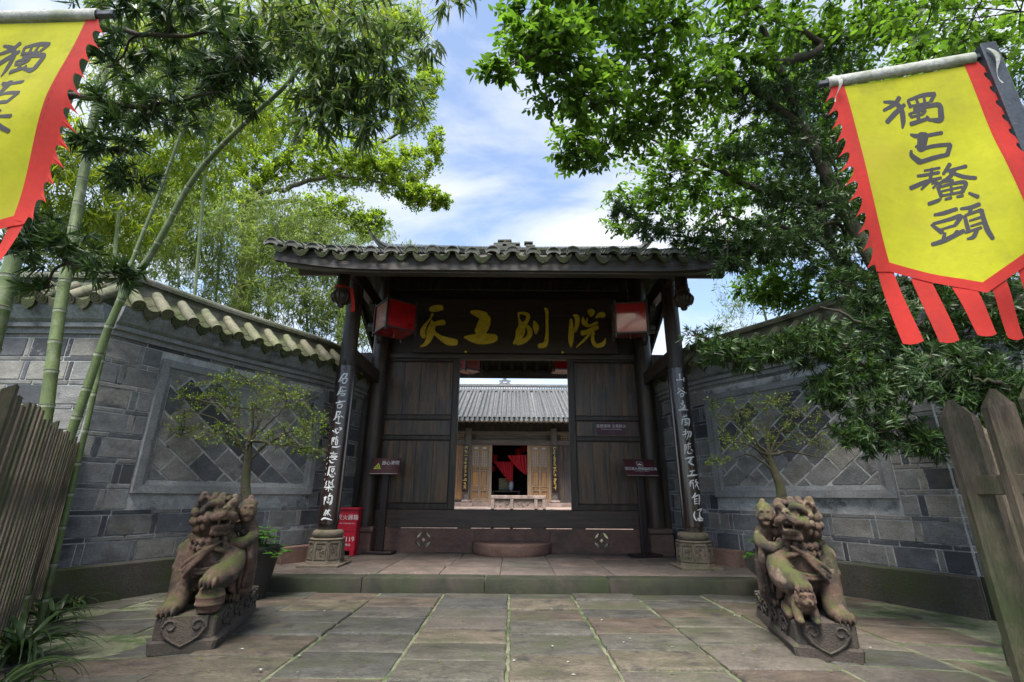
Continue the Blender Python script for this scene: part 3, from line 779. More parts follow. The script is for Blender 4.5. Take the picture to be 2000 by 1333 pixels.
for sx in (-1, 1):
    carved_plinth(sx * (GX + .04), 6.97, 0.44, PLZ, gate)
    column(sx * (GX + .06), 6.97, 0.122, PLZ + 0.44, 4.86, gate)
    column(sx * GX, 8.50, 0.155, PLZ + 0.40, 5.35, gate)
    # rear base: square block with relief and roll
    m = MB().box(sx * GX - .19, sx * GX + .19, 8.24, 8.74, PLZ - .01, PLZ + .31, 0.012); o = m.build('column_base', 'redstone', gate)
    for (u0, u1, v0, v1) in ((-.15, .15, .05, .07), (-.15, .15, .25, .27), (-.15, -.13, .07, .25), (.13, .15, .07, .25), (-.06, -.04, .09, .23), (.03, .05, .1, .24), (-.1, .1, .15, .165)):
        MB().box(sx * GX + u0, sx * GX + u1, 8.232, 8.245, PLZ + v0, PLZ + v1).build('relief', 'redstone', o)
    MB().tube([(sx * GX - .2, 8.34, PLZ + .355), (sx * GX + .2, 8.34, PLZ + .355)], 0.05, 14).build('base_roll', 'redstone', gate, smooth=40)
    MB().box(sx * GX - .185, sx * GX + .185, 8.36, 8.70, PLZ + .31, PLZ + .40, 0.01).build('base_pad', 'redstone', gate)
    # tie beams from front to rear column, upper and lower
    MB().box(sx * GX - .055, sx * GX + .055, 6.98, 8.48, 2.98, 3.20, 0.01).build('tie_beam', 'gate_wood', gate)
    MB().box(sx * GX - .06, sx * GX + .06, 6.02, 8.48, 4.22, 4.46, 0.01).build('tie_beam', 'gate_wood', gate)
    # knee bracket under the upper tie beam at the rear column
    kp = [(8.36, 3.72), (8.36, 4.22), (7.62, 4.22), (7.70, 4.13), (7.95, 4.05), (8.15, 3.92), (8.27, 3.76)]
    MB().prism(kp, lambda a, b, d: (sx * GX + d, a, b), -0.045, 0.045).build('knee_bracket', 'beam_wood', gate)
    # hanging post with carved lotus pendant
    MB().lathe([(0.085, 3.98), (0.088, 4.05), (0.088, 4.33)], 18, (sx * GX, 6.25, 0)).build('hanging_post', 'gate_wood', gate, smooth=40)
    pd = MB().lathe([(0.0, 3.585), (0.035, 3.59), (0.05, 3.615), (0.045, 3.635), (0.085, 3.66), (0.118, 3.71), (0.128, 3.77), (0.118, 3.82), (0.09, 3.85), (0.105, 3.865), (0.105, 3.90), (0.09, 3.915), (0.09, 3.98)], 24, (sx * GX, 6.25, 0))
    pdo = pd.build('lotus_pendant', 'gate_wood', gate, smooth=40)
    for k in range(12):
        a = 2 * math.pi * k / 12
        P = []
        for t in np.linspace(0, 1, 6):
            zz = 3.665 + t * 0.165; rr = 0.085 + 0.047 * math.sin(math.pi * (0.12 + t * 0.82))
            P.append((sx * GX + rr * math.cos(a), 6.25 + rr * math.sin(a), zz))
        MB().tube(P, [0.008, .016, .02, .02, .014, .006], 6).build('petal', 'gate_wood', pdo, smooth=60)
    if sx < 0:
        MB().lathe([(0.108, 3.868), (0.112, 3.882), (0.108, 3.897)], 20, (sx * GX, 6.25, 0)).build('red_cord', 'red_cloth', pdo)
# red ribbon hanging from the cord on one pendant
rb = MB(); V = []; F = []
for i in range(9):
    t = i / 8
    for j in (0, 1): V.append((-GX + 0.12 + 0.02 * math.sin(3 * t) + 0.055 * t + j * 0.05, 6.19 - 0.02 * math.sin(5 * t), 3.87 - 0.36 * t))
for i in range(8): F.append((2 * i, 2 * i + 1, 2 * i + 3, 2 * i + 2))
rb.add(V, F)
tag(rb.build('red_ribbon', 'red_cloth'), 'short red cloth ribbon tied to a carved lotus pendant', 'ribbon')

# ---- threshold stones with coin-shaped openings
thr = MB().box(-2.27, 2.27, 8.60, 8.63, PLZ - .03, PLZ + .0, 0).build('threshold', 'redstone', gate)
def coin(cx, cz, r):
    holes = []
    for k in range(4):
        a0 = math.pi / 4 + k * math.pi / 2
        pts = []
        # lens between the rim and an inner arc
        for t in np.linspace(-0.62, 0.62, 9): pts.append((cx + r * math.cos(a0 + t), cz + r * math.sin(a0 + t)))
        for t in np.linspace(0.62, -0.62, 9):
            q = 1 - (t / 0.62) ** 2
            rr = r * (0.985 - 0.36 * q) if abs(t) < 0.62 else r * .985
            pts.append((cx + rr * math.cos(a0 + t), cz + rr * math.sin(a0 + t)))
        holes.append(pts[:9] + pts[10:-1])
    d = r * 0.33
    holes.append([(cx + d, cz), (cx, cz + d), (cx - d, cz), (cx, cz - d)])
    return holes
TZ1 = 0.515
for (x0, x1, cpx) in ((-2.27, -0.60, 826), (-0.595, 1.595, None), (1.60, 2.27, None)):
    pass
cl = PY(826, 1055, 8.555); crr = PY(1176, 1057, 8.555)
for (x0, x1, cc) in ((-2.27, -0.62, cl), (-0.614, 0.66, None), (0.666, 2.27, crr)):
    holes = coin(float(cc[0]), float(cc[2]), 0.128) if cc is not None else []
    V, F = plate([(x0, PLZ - .02), (x1, PLZ - .02), (x1, TZ1), (x0, TZ1)], holes, 0.11)
    MB().add([(a, 8.605 - d, b) for a, b, d in V], F).build('threshold_stone', 'redstone', gate)
# ---- sill beam, posts, panels
zs0, zs1 = 0.533, zpx(996)
MB().box(-2.42, 2.43, 8.56, 8.69, zs0, zs1, 0.012).build('sill_beam', 'sill_wood', gate)
for q in (-2.1, -0.9, 0.35, 1.05, 2.1): MB().box(q, q + 0.22, 8.56, 8.66, TZ1 - .005, zs0 + 0.01).build('packing_block', 'sill_wood', gate)
ztop = zpx(703); zr = [zpx(y) for y in (1000, 994, 985, 861, 853, 821, 813, 708)]
DXL, DXR = xpx(893, 850), xpx(1112, 850)
def leaf(xa, xb, inner, nm):
    """fixed panelled leaf: stiles, rails and three fields"""
    lf = MB().box(xa, xb, 8.645, 8.665, zs1, ztop).build(nm, 'gate_wood', gate)
    st = 0.115
    MB().box(xa, xa + st, 8.575, 8.64, zs1, ztop, 0.006).build('stile', 'gate_wood', lf)
    MB().box(xb - st, xb, 8.575, 8.64, zs1, ztop, 0.006).build('stile', 'gate_wood', lf)
    fx0, fx1 = xa + st, xb - st
    for z0, z1 in ((zs1, zr[2]), (zr[3], zr[4]), (zr[5], zr[6]), (zr[7], ztop)):
        MB().box(fx0 + .001, fx1 - .001, 8.58, 8.638, z0, z1, 0.005).build('rail', 'gate_wood', lf)
    for z0, z1 in ((zr[2], zr[3]), (zr[4], zr[5]), (zr[6], zr[7])):
        n = 4 if z1 - z0 > 0.5 else 1
        for i in range(n):
            u0 = fx0 + (fx1 - fx0) * i / n; u1 = fx0 + (fx1 - fx0) * (i + 1) / n
            MB().box(u0 + .001, u1 - .001, 8.612 + 0.0015 * (i % 2), 8.643, z0 + .001, z1 - .001, 0.002).build('panel_board', 'panel_wood', lf)
        for (a0, a1, b0, b1) in ((fx0, fx1, z0, z0 + .02), (fx0, fx1, z1 - .02, z1), (fx0, fx0 + .02, z0 + .02, z1 - .02), (fx1 - .02, fx1, z0 + .02, z1 - .02)):
            MB().box(a0 + .002, a1 - .002, 8.596, 8.611, b0 + .002, b1 - .002, 0.004).build('bead', 'gate_wood', lf)
    return lf
leaf(-2.43, DXL, 1, 'panelled_leaf'); leaf(DXR, 2.44, -1, 'panelled_leaf')
MB().box(-2.42, 2.43, 8.55, 8.70, ztop, zpx(693), 0.01).build('lintel', 'beam_wood', gate)
for i, (z0, z1) in enumerate(((zpx(693), 4.05), (4.05, 4.45), (4.45, 4.85), (4.85, 5.25))):
    MB().box(-2.42, 2.43, 8.60, 8.64, z0 + .002, z1 - .002, 0.004).build('header_board', 'board_wood', gate)
MB().box(-2.4, 2.4, 8.42, 8.58, 4.86, 5.10, 0.01).build('cross_beam', 'gate_wood', gate)

for sx in (-1, 1): MB().box(*sorted((sx * 2.60, sx * 2.86)), 8.52, 8.58, PLZ, 3.6, 0.004).build('jamb_board', 'gate_wood', gate)
# ---- roof timbers
RY, RZ = 8.25, 5.43                                  # ridge line (deck)
EY, EZ = 5.72, 4.10                                  # front eave (deck)
BY_, BZ = 10.95, 3.92
SLF = math.atan2(RZ - EZ, RY - EY); SLB = math.atan2(RZ - BZ, BY_ - RY)
XR = 3.16
def lift(x): return 0.10 * max(0, (abs(x) - 1.7) / 1.5) ** 2        # eaves curl up at both ends
for nm, (ya, za), (yb, zb) in (('front', (EY, EZ), (RY, RZ)), ('rear', (BY_, BZ), (RY, RZ))):
    V = []; F = []; n = 16
    for i in range(n + 1):
        x = -XR + 2 * XR * i / n
        for (y, z, l) in ((ya, za, lift(x)), (yb, zb, 0), (yb, zb + .03, 0), (ya, za + .03, lift(x))): V.append((x, y, z + l))
    for i in range(n):
        for j in range(4): F.append((i * 4 + j, i * 4 + (j + 1) % 4, i * 4 + 4 + (j + 1) % 4, i * 4 + 4 + j))
    F += [(0, 1, 2, 3), tuple(n * 4 + j for j in (3, 2, 1, 0))]
    MB().add(V, F).build('roof_deck', 'gate_wood', gate)
    for i in range(21):
        x = -3.0 + 6.0 * i / 20
        P = [(x, ya + (yb - ya) * .01, za - .03 + lift(x)), (x, yb, zb - .03)]
        d = (Vector(P[1]) - Vector(P[0])); L = d.length; an = math.atan2(d.z, abs(d.y)) * (1 if d.y > 0 else -1)
        Mx = Matrix.Translation(P[0]) @ Matrix.Rotation(math.atan2(d.z, d.y), 4, 'X')
        MB().box(-.04, .04, 0, L, -.028, .028, 0, Mx).build('rafter', 'gate_wood', gate)
for y, z, r in ((6.25, 4.20, .105), (6.97, 4.60, .11), (RY, 5.28, .12), (9.6, 4.50, .10), (10.35, 4.10, .095)):
    MB().tube([(-3.1, y, z), (3.08, y, z)], r, 16).build('purlin', 'beam_wood', gate, smooth=40)
def eave_board(y0, y1, zb, zt, nm, xr, mat):
    V = []; F = []; n = 24
    for i in range(n + 1):
        x = -xr + 2 * xr * i / n
        l = lift(x); sag = 0.035 * max(0, (abs(x) - 2.3) / .9)
        for (y, z) in ((y0, zb + l + sag), (y1, zb + l + sag), (y1, zt + l), (y0, zt + l)): V.append((x, y, z))
    for i in range(n):
        for j in range(4): F.append((i * 4 + j, i * 4 + (j + 1) % 4, i * 4 + 4 + (j + 1) % 4, i * 4 + 4 + j))
    F += [(0, 1, 2, 3), tuple(n * 4 + j for j in (3, 2, 1, 0))]
    return MB().add(V, F).build(nm, mat, gate)
eave_board(5.665, 5.705, 3.905, 4.135, 'eave_board', 3.20, 'beam_wood')
eave_board(5.71, 5.79, 3.88, 3.935, 'eave_fillet', 3.05, 'beam_wood')
eave_board(10.96, 11.0, 3.72, 3.95, 'eave_board', 3.2, 'beam_wood')
for sx in (-1, 1):                                   # barge boards on the gable ends
    for (ya, za), (yb, zb) in (((EY, EZ), (RY, RZ)), ((BY_, BZ), (RY, RZ))):
        m = MB().prism([(ya, za - .16), (yb, zb - .16), (yb, zb + .05), (ya, za + .05)], lambda a, b, d: (d * sx, a, b + (lift(3.1) * (1 - abs(a - ya) / abs(yb - ya)))), XR + .002, XR + .04)
        m.build('barge_board', 'beam_wood', gate)

# ---- roof tiles
def tile_row_mesh(L, n, r0, r1, concave=False):
    m = MB(); V = []; F = []; k = 8
    for i in range(n):
        y0 = L * i / n; y1 = L * (i + 1) / n + 0.03
        dz0 = 0.016 if not concave else 0.012
        base = len(V)
        for (y, r, dz) in ((y0, r0, dz0), (y0 + .001, r0 - .012, dz0 - .004), (y1, r1, 0.0)):
            for j in range(k + 1):
                a = math.pi * j / k
                if concave: V.append((r * math.cos(a), y, dz - r * 0.62 * math.sin(a)))
                else: V.append((r * math.cos(a), y, dz + r * 0.85 * math.sin(a)))
        o = base
        for j in range(k):
            F.append((o + j, o + j + 1, o + k + 2 + j, o + k + 1 + j))
            F.append((o + j, o + j + 1, o + 2 * (k + 1) + j + 1, o + 2 * (k + 1) + j))
    m.add(V, F)
    return m.mesh('tile_row', smooth=50)
NR = 24; PITCHX = 6.44 / NR
LF = math.hypot(RY - EY, RZ - EZ) + 0.10
mc = tile_row_mesh(LF, 15, .090, .078); mt = tile_row_mesh(LF, 15, .098, .086, True)
mc.materials.append(MAT['roof_tile']); mt.materials.append(MAT['roof_tile'])
# eave end pieces
fan = MB()
up = [(0.104 * math.cos(a), -0.028 + 0.112 * math.sin(a)) for a in np.linspace(math.radians(12), math.radians(168), 11)]
dn = [(0.085 * math.cos(a), -0.062 + 0.060 * math.sin(a)) for a in np.linspace(math.radians(165), math.radians(15), 8)]
fan.prism(up + dn, lambda a, b, d: (a, d, b), -0.018, 0.006)
fan.tube([(0.09 * math.cos(a), -0.02, -0.030 + 0.097 * math.sin(a)) for a in np.linspace(math.radians(25), math.radians(155), 9)], 0.006, 5)
fan_me = fan.mesh('eave_tile'); fan_me.materials.append(MAT['roof_tile'])
drp = MB()
pts = [(-.108, .02), (-.10, -.02), (-.07, -.062), (-.035, -.088), (0, -.10), (.035, -.088), (.07, -.062), (.10, -.02), (.108, .02), (.06, -.012), (0, -.028), (-.06, -.012)]
drp.prism(pts, lambda a, b, d: (a, d - b * 0.3, b), -0.014, 0.008)
drp_me = drp.mesh('drip_tile'); drp_me.materials.append(MAT['moss_tile'])
for side in (0, 1):
    for i in range(NR + 1):
        x = -3.22 + PITCHX * i
        if side == 0: org = Vector((x, EY - .13, EZ + .045 + lift(x) - .13 * math.tan(SLF))); rot = Matrix.Rotation(SLF - lift(x) / 2.9, 4, 'X')
        else: org = Vector((x, BY_ + .11, BZ + .045 + lift(x) - .11 * math.tan(SLB))); rot = Matrix.Rotation(math.pi, 4, 'Z') @ Matrix.Rotation(SLB - lift(x) / 2.9, 4, 'X')
        org = org + Vector((rnd.uniform(-.012, .012), rnd.uniform(-.02, .015), rnd.uniform(-.010, .010)))
        Mx = Matrix.Translation(org + Vector((0, 0, .035))) @ rot
        ob('tile_row', mc, None, gate, Mx @ Matrix.Translation((0, 0, 0)) @ Matrix.Rotation(rnd.uniform(-.006, .006), 4, 'Z'))
        if i < NR:
            org2 = org + Vector((PITCHX / 2, 0, .03))
            ob('trough_row', mt, None, gate, Matrix.Translation(org2) @ rot)
        if side == 0:
            ob('eave_tile', fan_me, None, gate, Matrix.Translation(org + Vector((0, -.004, .055))) @ Matrix.Rotation(rnd.uniform(-.12, .12), 4, 'Y') @ Matrix.Rotation(rnd.uniform(-.2, .2), 4, 'X'))
            if i < NR: ob('drip_tile', drp_me, None, gate, Matrix.Translation(org2 + Vector((0, -.012, -.02))) @ Matrix.Rotation(rnd.uniform(-.16, .16), 4, 'Y') @ Matrix.Scale(rnd.uniform(.85, 1.08), 4))
# ---- ridge: rows of leaning thin tiles, upswept ends and a pierced centre piece
def ridge_z(x):
    a = abs(x)
    return 5.60 + (0.02 * a) + (0.46 * max(0, (a - 2.35) / .55) ** 2.2 if a > 2.35 else 0)
rt = MB()
rt.box(-2.85, 2.85, RY - .075, RY + .075, RZ + .02, 5.555)
V = []; F = []
xx = np.linspace(-2.9, 2.9, 60)
rt2 = MB()
for i in range(59):
    x0, x1 = xx[i], xx[i + 1]
    z0, z1 = ridge_z(x0), ridge_z(x1)
    rt2.add([(x0, RY - .06, z0 - .05), (x1, RY - .06, z1 - .05), (x1, RY + .06, z1 - .05), (x0, RY + .06, z0 - .05), (x0, RY - .06, z0), (x1, RY - .06, z1), (x1, RY + .06, z1), (x0, RY + .06, z0)],
            [(0, 3, 2, 1), (4, 5, 6, 7), (0, 1, 5, 4), (2, 3, 7, 6), (0, 4, 7, 3), (1, 2, 6, 5)])
x = -2.93
while x < 2.93:
    lean = 0.55 if x < 0 else -0.55
    zz = ridge_z(x); h = 0.085 if abs(x) < 2.45 else 0.10
    Mx = Matrix.Translation((x, RY, zz + .035)) @ Matrix.Rotation(-lean + rnd.uniform(-.06, .06), 4, 'Y')
    rt2.box(-.0065, .0065, -.085, .085, -h / 2, h / 2, 0, Mx)
    x += 0.027
rt.build('ridge_base', 'ridge', gate)
q = rt2.build('ridge_tiles', 'roof_tile', gate); q['kind'] = 'stuff'
orn = []
for (x0, x1, z0, z1) in ((-.30, .30, 5.66, 5.69), (-.34, -.16, 5.70, 5.735), (.16, .34, 5.70, 5.735), (-.09, .09, 5.70, 5.735), (-.26, .26, 5.745, 5.775), (-.28, -.12, 5.785, 5.81), (.1, .27, 5.785, 5.81), (-.14, .13, 5.82, 5.845), (-.06, .06, 5.78, 5.81)):
    Mx = Matrix.Rotation(rnd.uniform(-.03, .03), 4, 'Y')
    MB().box(x0 - .02, x1 - .02, RY - .07, RY + .07, z0, z1 + .004, 0.004, Mx).build('ridge_ornament', 'roof_tile', gate)

# ================================================================ name board
nb = thing('name_board', 'long dark board with four large gilt characters above the doorway', 'sign', (0.05, 8.45, 3.66))
NX0, NX1 = xpx(805, 690, 8.44), xpx(1206, 690, 8.44)
NZ0, NZ1 = zpx(690, 8.44), zpx(584, 8.44)
nz = np.linspace(NZ0, NZ1, 4)
for i in range(3): MB().box(NX0, NX1, 8.44, 8.49, nz[i] + .0015, nz[i + 1] - .0015, 0.004).build('plank', 'board_wood', nb)
def on_board(ox, oy, s):
    def f(x, y, off):
        p = PY(ox + x / s, oy + y / s, 8.44); return (p[0], 8.44 - off, p[2])
    return f
TIAN = [[(380, 340, 60), (450, 325, 110), (540, 310, 110), (605, 305, 90)], [(430, 420, 45), (370, 530, 22), (290, 640, 60), (245, 760, 100), (270, 850, 80)],
        [(405, 530, 20), (425, 620, 100), (395, 740, 150), (365, 880, 110), (300, 980, 70), (205, 1030, 20)], [(470, 610, 70), (560, 585, 90), (640, 580, 95)],
        [(430, 740, 60), (560, 850, 80), (720, 930, 140), (870, 950, 115)]]
GONG = [[(1150, 385, 60), (1260, 410, 120), (1400, 470, 170)], [(1420, 480, 180), (1385, 600, 225), (1310, 770, 215)], [(1020, 850, 30), (1150, 870, 130), (1300, 885, 190), (1480, 880, 185), (1600, 865, 130)]]
BIE = [[(215, 400, 26), (225, 520, 34), (270, 640, 120), (250, 760, 170), (200, 890, 110), (130, 970, 50)], [(225, 400, 26), (330, 410, 50), (395, 460, 72), (365, 560, 70), (310, 630, 110)],
       [(385, 650, 60), (430, 750, 90), (400, 850, 85), (300, 930, 90), (190, 975, 60)], [(505, 560, 40), (540, 670, 110), (540, 790, 30)],
       [(700, 320, 30), (740, 370, 60), (745, 600, 50), (745, 800, 60), (730, 930, 80), (690, 1000, 100), (600, 1015, 85)]]
YUAN = [[(1190, 520, 50), (1195, 700, 90), (1190, 900, 100), (1190, 1030, 30)], [(1235, 440, 24), (1300, 480, 90), (1305, 600, 80), (1270, 735, 55), (1235, 700, 45)], [(1510, 375, 50), (1570, 390, 125), (1560, 455, 50)],
        [(1410, 480, 20), (1430, 580, 75), (1530, 640, 50), (1680, 580, 50)], [(1490, 510, 24), (1470, 600, 40)], [(1650, 490, 24), (1720, 445, 90), (1800, 440, 105)], [(1390, 780, 90), (1500, 750, 80), (1680, 670, 80)],
        [(1550, 780, 40), (1450, 890, 50), (1290, 1040, 14)], [(1605, 770, 60), (1590, 900, 60), (1650, 1010, 70), (1780, 985, 80), (1832, 880, 18)]]
for st, ox in ((TIAN, 800), (GONG, 800), (BIE, 990), (YUAN, 990)):
    o = brush(st, on_board(ox, 570, 9.52), 1.0, 0.0012, 0.022, 0.024).build('gilt_character', 'gold', nb)
for px in ((910, 689), (1099, 690)):
    p = PY(px[0], px[1], 8.44)
    MB().lathe([(0.0, 0.0), (.018, .002), (.024, .012), (.012, .028), (.0, .034)], 10, (p[0], 8.437, p[2] + .01), M=Matrix.Rotation(math.pi / 2, 4, 'X')).build('brass_stud', 'gold', nb, smooth=40)
for dx in (-1.7, 1.75): MB().tube([(dx, 8.465, NZ1 - .01), (dx, 8.50, 4.93)], .006, 6).build('hanger', 'sign_metal', nb)
# ================================================================ couplet boards on the front columns
PR = 0.142                                            # radius of the curved boards
def ray_cyl(x, y, cx, cy, r):
    d = ray(x, y)
    a = d[0] ** 2 + d[1] ** 2; b = -2 * (d[0] * cx + d[1] * cy); c = cx * cx + cy * cy - r * r
    q = b * b - 4 * a * c
    t = (-b - math.sqrt(max(q, 0))) / (2 * a)
    return EYE + d * t
def on_cyl(ox, oy, s, cx, cy):
    def f(x, y, off): return ray_cyl(ox + x / s, oy + y / s, cx, cy, PR + off)
    return f
S7 = 7.014
def st(txt):
    """'x,y x,y w; ...' -> strokes of constant width"""
    out = []
    for part in txt.split(';'):
        tk = part.split()
        if not tk: continue
        w = float(tk[-1]); pts = [tuple(float(c) for c in q.split(',')) for q in tk[:-1]]
        out.append([(p[0], p[1], w * (0.95 if i == 0 else .55 if i == len(pts) - 1 else 1.2)) for i, p in enumerate(pts)])
    return out
L1 = ['510,275 470,330 430,395 16;500,290 550,285 505,350 450,385 15;482,350 545,350 525,405 490,410 482,365 13',
 '470,465 530,470 13;465,465 440,540 410,575 18;430,530 535,515 15;480,495 478,555 12;455,560 515,555 500,582 455,585 12',
 '395,685 460,668 525,660 16;445,648 440,700 14;415,715 420,755 11;415,712 475,702 465,745 420,755 12',
 '400,805 455,805 440,835 14;405,810 390,880 360,920 14;410,850 450,845 11;400,880 440,870 430,900 11;460,860 495,885 14;390,950 425,963 460,960 13;430,890 425,955 11',
 '350,1060 375,1085 16;385,1040 400,1095 435,1080 16;405,1030 425,1050 12;440,1020 470,1035 440,1060 14',
 '340,1165 375,1160 355,1200 370,1215 11;345,1160 335,1255 13;385,1165 425,1160 11;410,1140 390,1185 13;392,1192 415,1190 410,1250 388,1250 392,1192 10;390,1220 412,1218 8;345,1285 400,1288 455,1275 14']
L2 = ['390,110 490,115 14;430,90 430,110 11;400,140 460,130 11;375,165 480,150 440,185 11;400,172 450,175 440,197 402,195 9;375,205 400,238 440,235 13;455,190 480,200 12',
 '370,300 450,290 14;375,300 360,380 345,415 16;410,318 440,315 430,355 402,355 410,318 9;405,335 435,335 8;415,360 410,385 9;370,395 400,432 440,425 14;440,380 460,395 13;400,400 425,410 9',
 '340,490 320,530 12;335,530 310,570 12;370,490 365,550 12;380,500 400,545 9;430,470 400,520 13;410,510 425,560 11;305,580 370,577 440,570 14;370,550 360,635 14;345,595 320,610 12;385,595 415,615 14',
 '300,720 330,705 315,740 325,755 11;308,715 300,815 13;385,660 350,720 13;365,700 410,695 400,790 375,815 14;350,740 385,735 9;365,720 365,780 9;345,765 345,787 385,787 387,760 9',
 '330,885 295,960 14;330,900 350,905 310,970 11;315,930 330,940 9;350,900 390,890 11;370,880 345,960 13;355,930 395,970 11;265,1020 300,1000 340,1005 410,1025 16',
 '350,165 340,185 5;345,240 335,270 5;330,300 328,335 5;322,385 318,410 6;315,455 305,485 5']
R1 = ['330,215 340,300 19;290,302 395,290 15;290,300 300,280 11;390,270 390,320 14',
 '330,410 310,430 13;375,405 390,425 13;350,430 300,485 15;350,440 425,480 16;340,490 345,525 11;340,490 385,485 375,525 345,527 11',
 '370,580 385,610 355,622 385,640 13;345,650 355,690 11;400,640 410,690 13;320,715 380,702 445,710 16;370,650 400,662 370,690 400,692 11',
 '370,805 440,790 11;390,775 395,815 11;420,770 420,805 11;370,835 365,915 13;375,835 450,830 465,860 460,930 15;390,860 440,855 9;415,845 420,930 9;395,885 440,880 435,902 395,905 8;415,905 395,925 7;422,905 442,922 7',
 '385,1010 425,1000 13;415,975 410,1085 15;375,1050 435,1030 13;440,1000 430,1040 13;445,1015 485,1010 480,1070 455,1080 14;460,1030 430,1115 13',
 '450,1155 460,1175 13;400,1190 490,1170 14;405,1190 405,1310 15;430,1200 420,1260 11;450,1195 450,1260 11;445,1215 485,1205 8;445,1235 485,1225 8;440,1270 450,1305 500,1300 14;490,1250 515,1275 13']
R2 = ['410,185 470,172 530,160 17;500,170 470,215 448,240 15;445,237 500,225 12;465,240 500,262 530,275 17',
 '475,360 540,345 16;510,350 490,410 17;445,420 510,412 580,405 19',
 '525,480 480,500 480,570 14;490,520 520,510 11;515,515 525,600 13;560,470 545,510 13;550,505 580,510 570,540 13;565,525 545,575 13;570,540 600,610 15',
 '550,655 530,695 500,725 14;535,710 540,810 14;540,705 600,690 600,815 15;550,740 590,730 9;550,770 590,762 9;545,802 590,797 9',
 '540,910 530,960 545,1010 570,1035 14;580,890 635,875 605,920 14;605,920 610,980 645,1010 640,1030 590,1025 590,1003 612,1012 610,1050 13']
for sx, sets, lab in ((-1, ((L1, 600, 690), (L2, 590, 870)), 'curved dark couplet board with white brush characters on the column beside the fire box'),
                      (1, ((R1, 1280, 700), (R2, 1280, 870)), 'curved dark couplet board with white brush characters beginning with mountain')):
    cx, cy = sx * (GX + .06), 6.97
    z0, z1 = 0.665, 2.90
    cb = thing('couplet_board', lab, 'couplet', (cx, cy - PR, z0), 'couplet boards on the columns')
    V = []; F = []; n = 18
    for i in range(n + 1):
        a = math.radians(172 + 196 * i / n)
        for r, z in ((PR, z0), (PR, z1), (PR - .018, z1), (PR - .018, z0)): V.append((cx + r * math.cos(a), cy + r * math.sin(a), z))
    for i in range(n):
        for j in range(4): F.append((i * 4 + j, i * 4 + (j + 1) % 4, i * 4 + 4 + (j + 1) % 4, i * 4 + 4 + j))
    F += [(0, 1, 2, 3), tuple(n * 4 + j for j in (3, 2, 1, 0))]
    MB().add(V, F).build('board', 'lacquer', cb, smooth=40)
    for grp, ox, oy in sets:
        for ch in grp: brush(st(ch), on_cyl(ox, oy, S7, cx, cy), 1.15, 0.0003, 0.0015).build('brush_character', 'ink_white', cb)
    MB().tube([(cx, cy - .15, z1), (cx, cy - .148, z1 + .08)], .012, 8).build('hanging_hook', 'sign_metal', cb)

# ================================================================ lanterns
def lantern(cx, cy, cz, w, h, rot, label, ztop, group, mat='red_film', bottom='lantern_wood', tilt=0.0):
    root = thing('square_lantern', label, 'lantern', (cx, cy, cz - h / 2), group)
    R = Matrix.Translation((cx, cy, cz)) @ Matrix.Rotation(rot, 4, 'Z') @ Matrix.Rotation(tilt, 4, 'X')
    e = w / 2; t = 0.016
    for i in range(4):
        a = R @ Matrix.Rotation(i * math.pi / 2, 4, 'Z')
        MB().box(-e + .012, e - .012, -e + .004, -e + .010, -h / 2 + .02, h / 2 - .02, 0, a).build('silk_panel', mat, root)
        MB().box(-e - t, -e + t, -e - t, -e + t, -h / 2 - .05, h / 2 + .04, 0.004, a).build('corner_post', 'lantern_wood', root)
        MB().box(-e + t + .001, e - t - .001, -e - .012, -e + .012, -h / 2, -h / 2 + .028, 0.003, a).build('rail', bottom, root)
        MB().box(-e + t + .001, e - t - .001, -e - .012, -e + .012, h / 2 - .028, h / 2, 0.003, a).build('rail', 'lantern_wood', root)
    MB().box(-e + .013, e - .013, -e + .013, e - .013, -h / 2 + .004, -h / 2 + .010, 0, R).build('bottom_panel', mat, root)
    MB().box(-e + .013, e - .013, -.012, .012, h / 2 - .02, h / 2 - .004, 0, R).build('top_bar', 'lantern_wood', root)
    MB().tube([(cx, cy, cz + h / 2 - .02), (cx, cy, ztop)], .005, 6).build('cord', 'sign_metal', root)
    MB().tube([(cx, cy, cz - h / 2 - .07), (cx, cy, cz - h / 2 + .004)], .006, 6).build('tassel_stub', 'pale_wood', root)
    return root
pl = PY(772, 624, 7.3); pr_ = PY(1229, 626, 7.3)
lantern(float(pl[0]), 7.3, float(pl[2]), 0.50, 0.50, math.radians(38), 'red square lantern with dark frame, corner forward, left of the gilt characters as one enters', 4.86, 'lanterns under the front eaves')
lantern(float(pr_[0]), 7.3, float(pr_[2]), 0.50, 0.52, math.radians(-7), 'red square lantern with face forward and pale reflection, beside the last gilt character', 4.86, 'lanterns under the front eaves', tilt=math.radians(10))
pl = PY(915, 700, 9.9); pr_ = PY(1097, 702, 9.9)
lantern(float(pl[0]), 9.9, float(pl[2]), 0.40, 0.62, math.radians(40), 'red square lantern inside the doorway with corner forward', 4.42, 'lanterns under the rear eaves')
lantern(float(pr_[0]), 9.9, float(pr_[2]), 0.40, 0.58, math.radians(4), 'red square lantern inside the doorway with pale lower rail', 4.42, 'lanterns under the rear eaves', bottom='pale_wood')

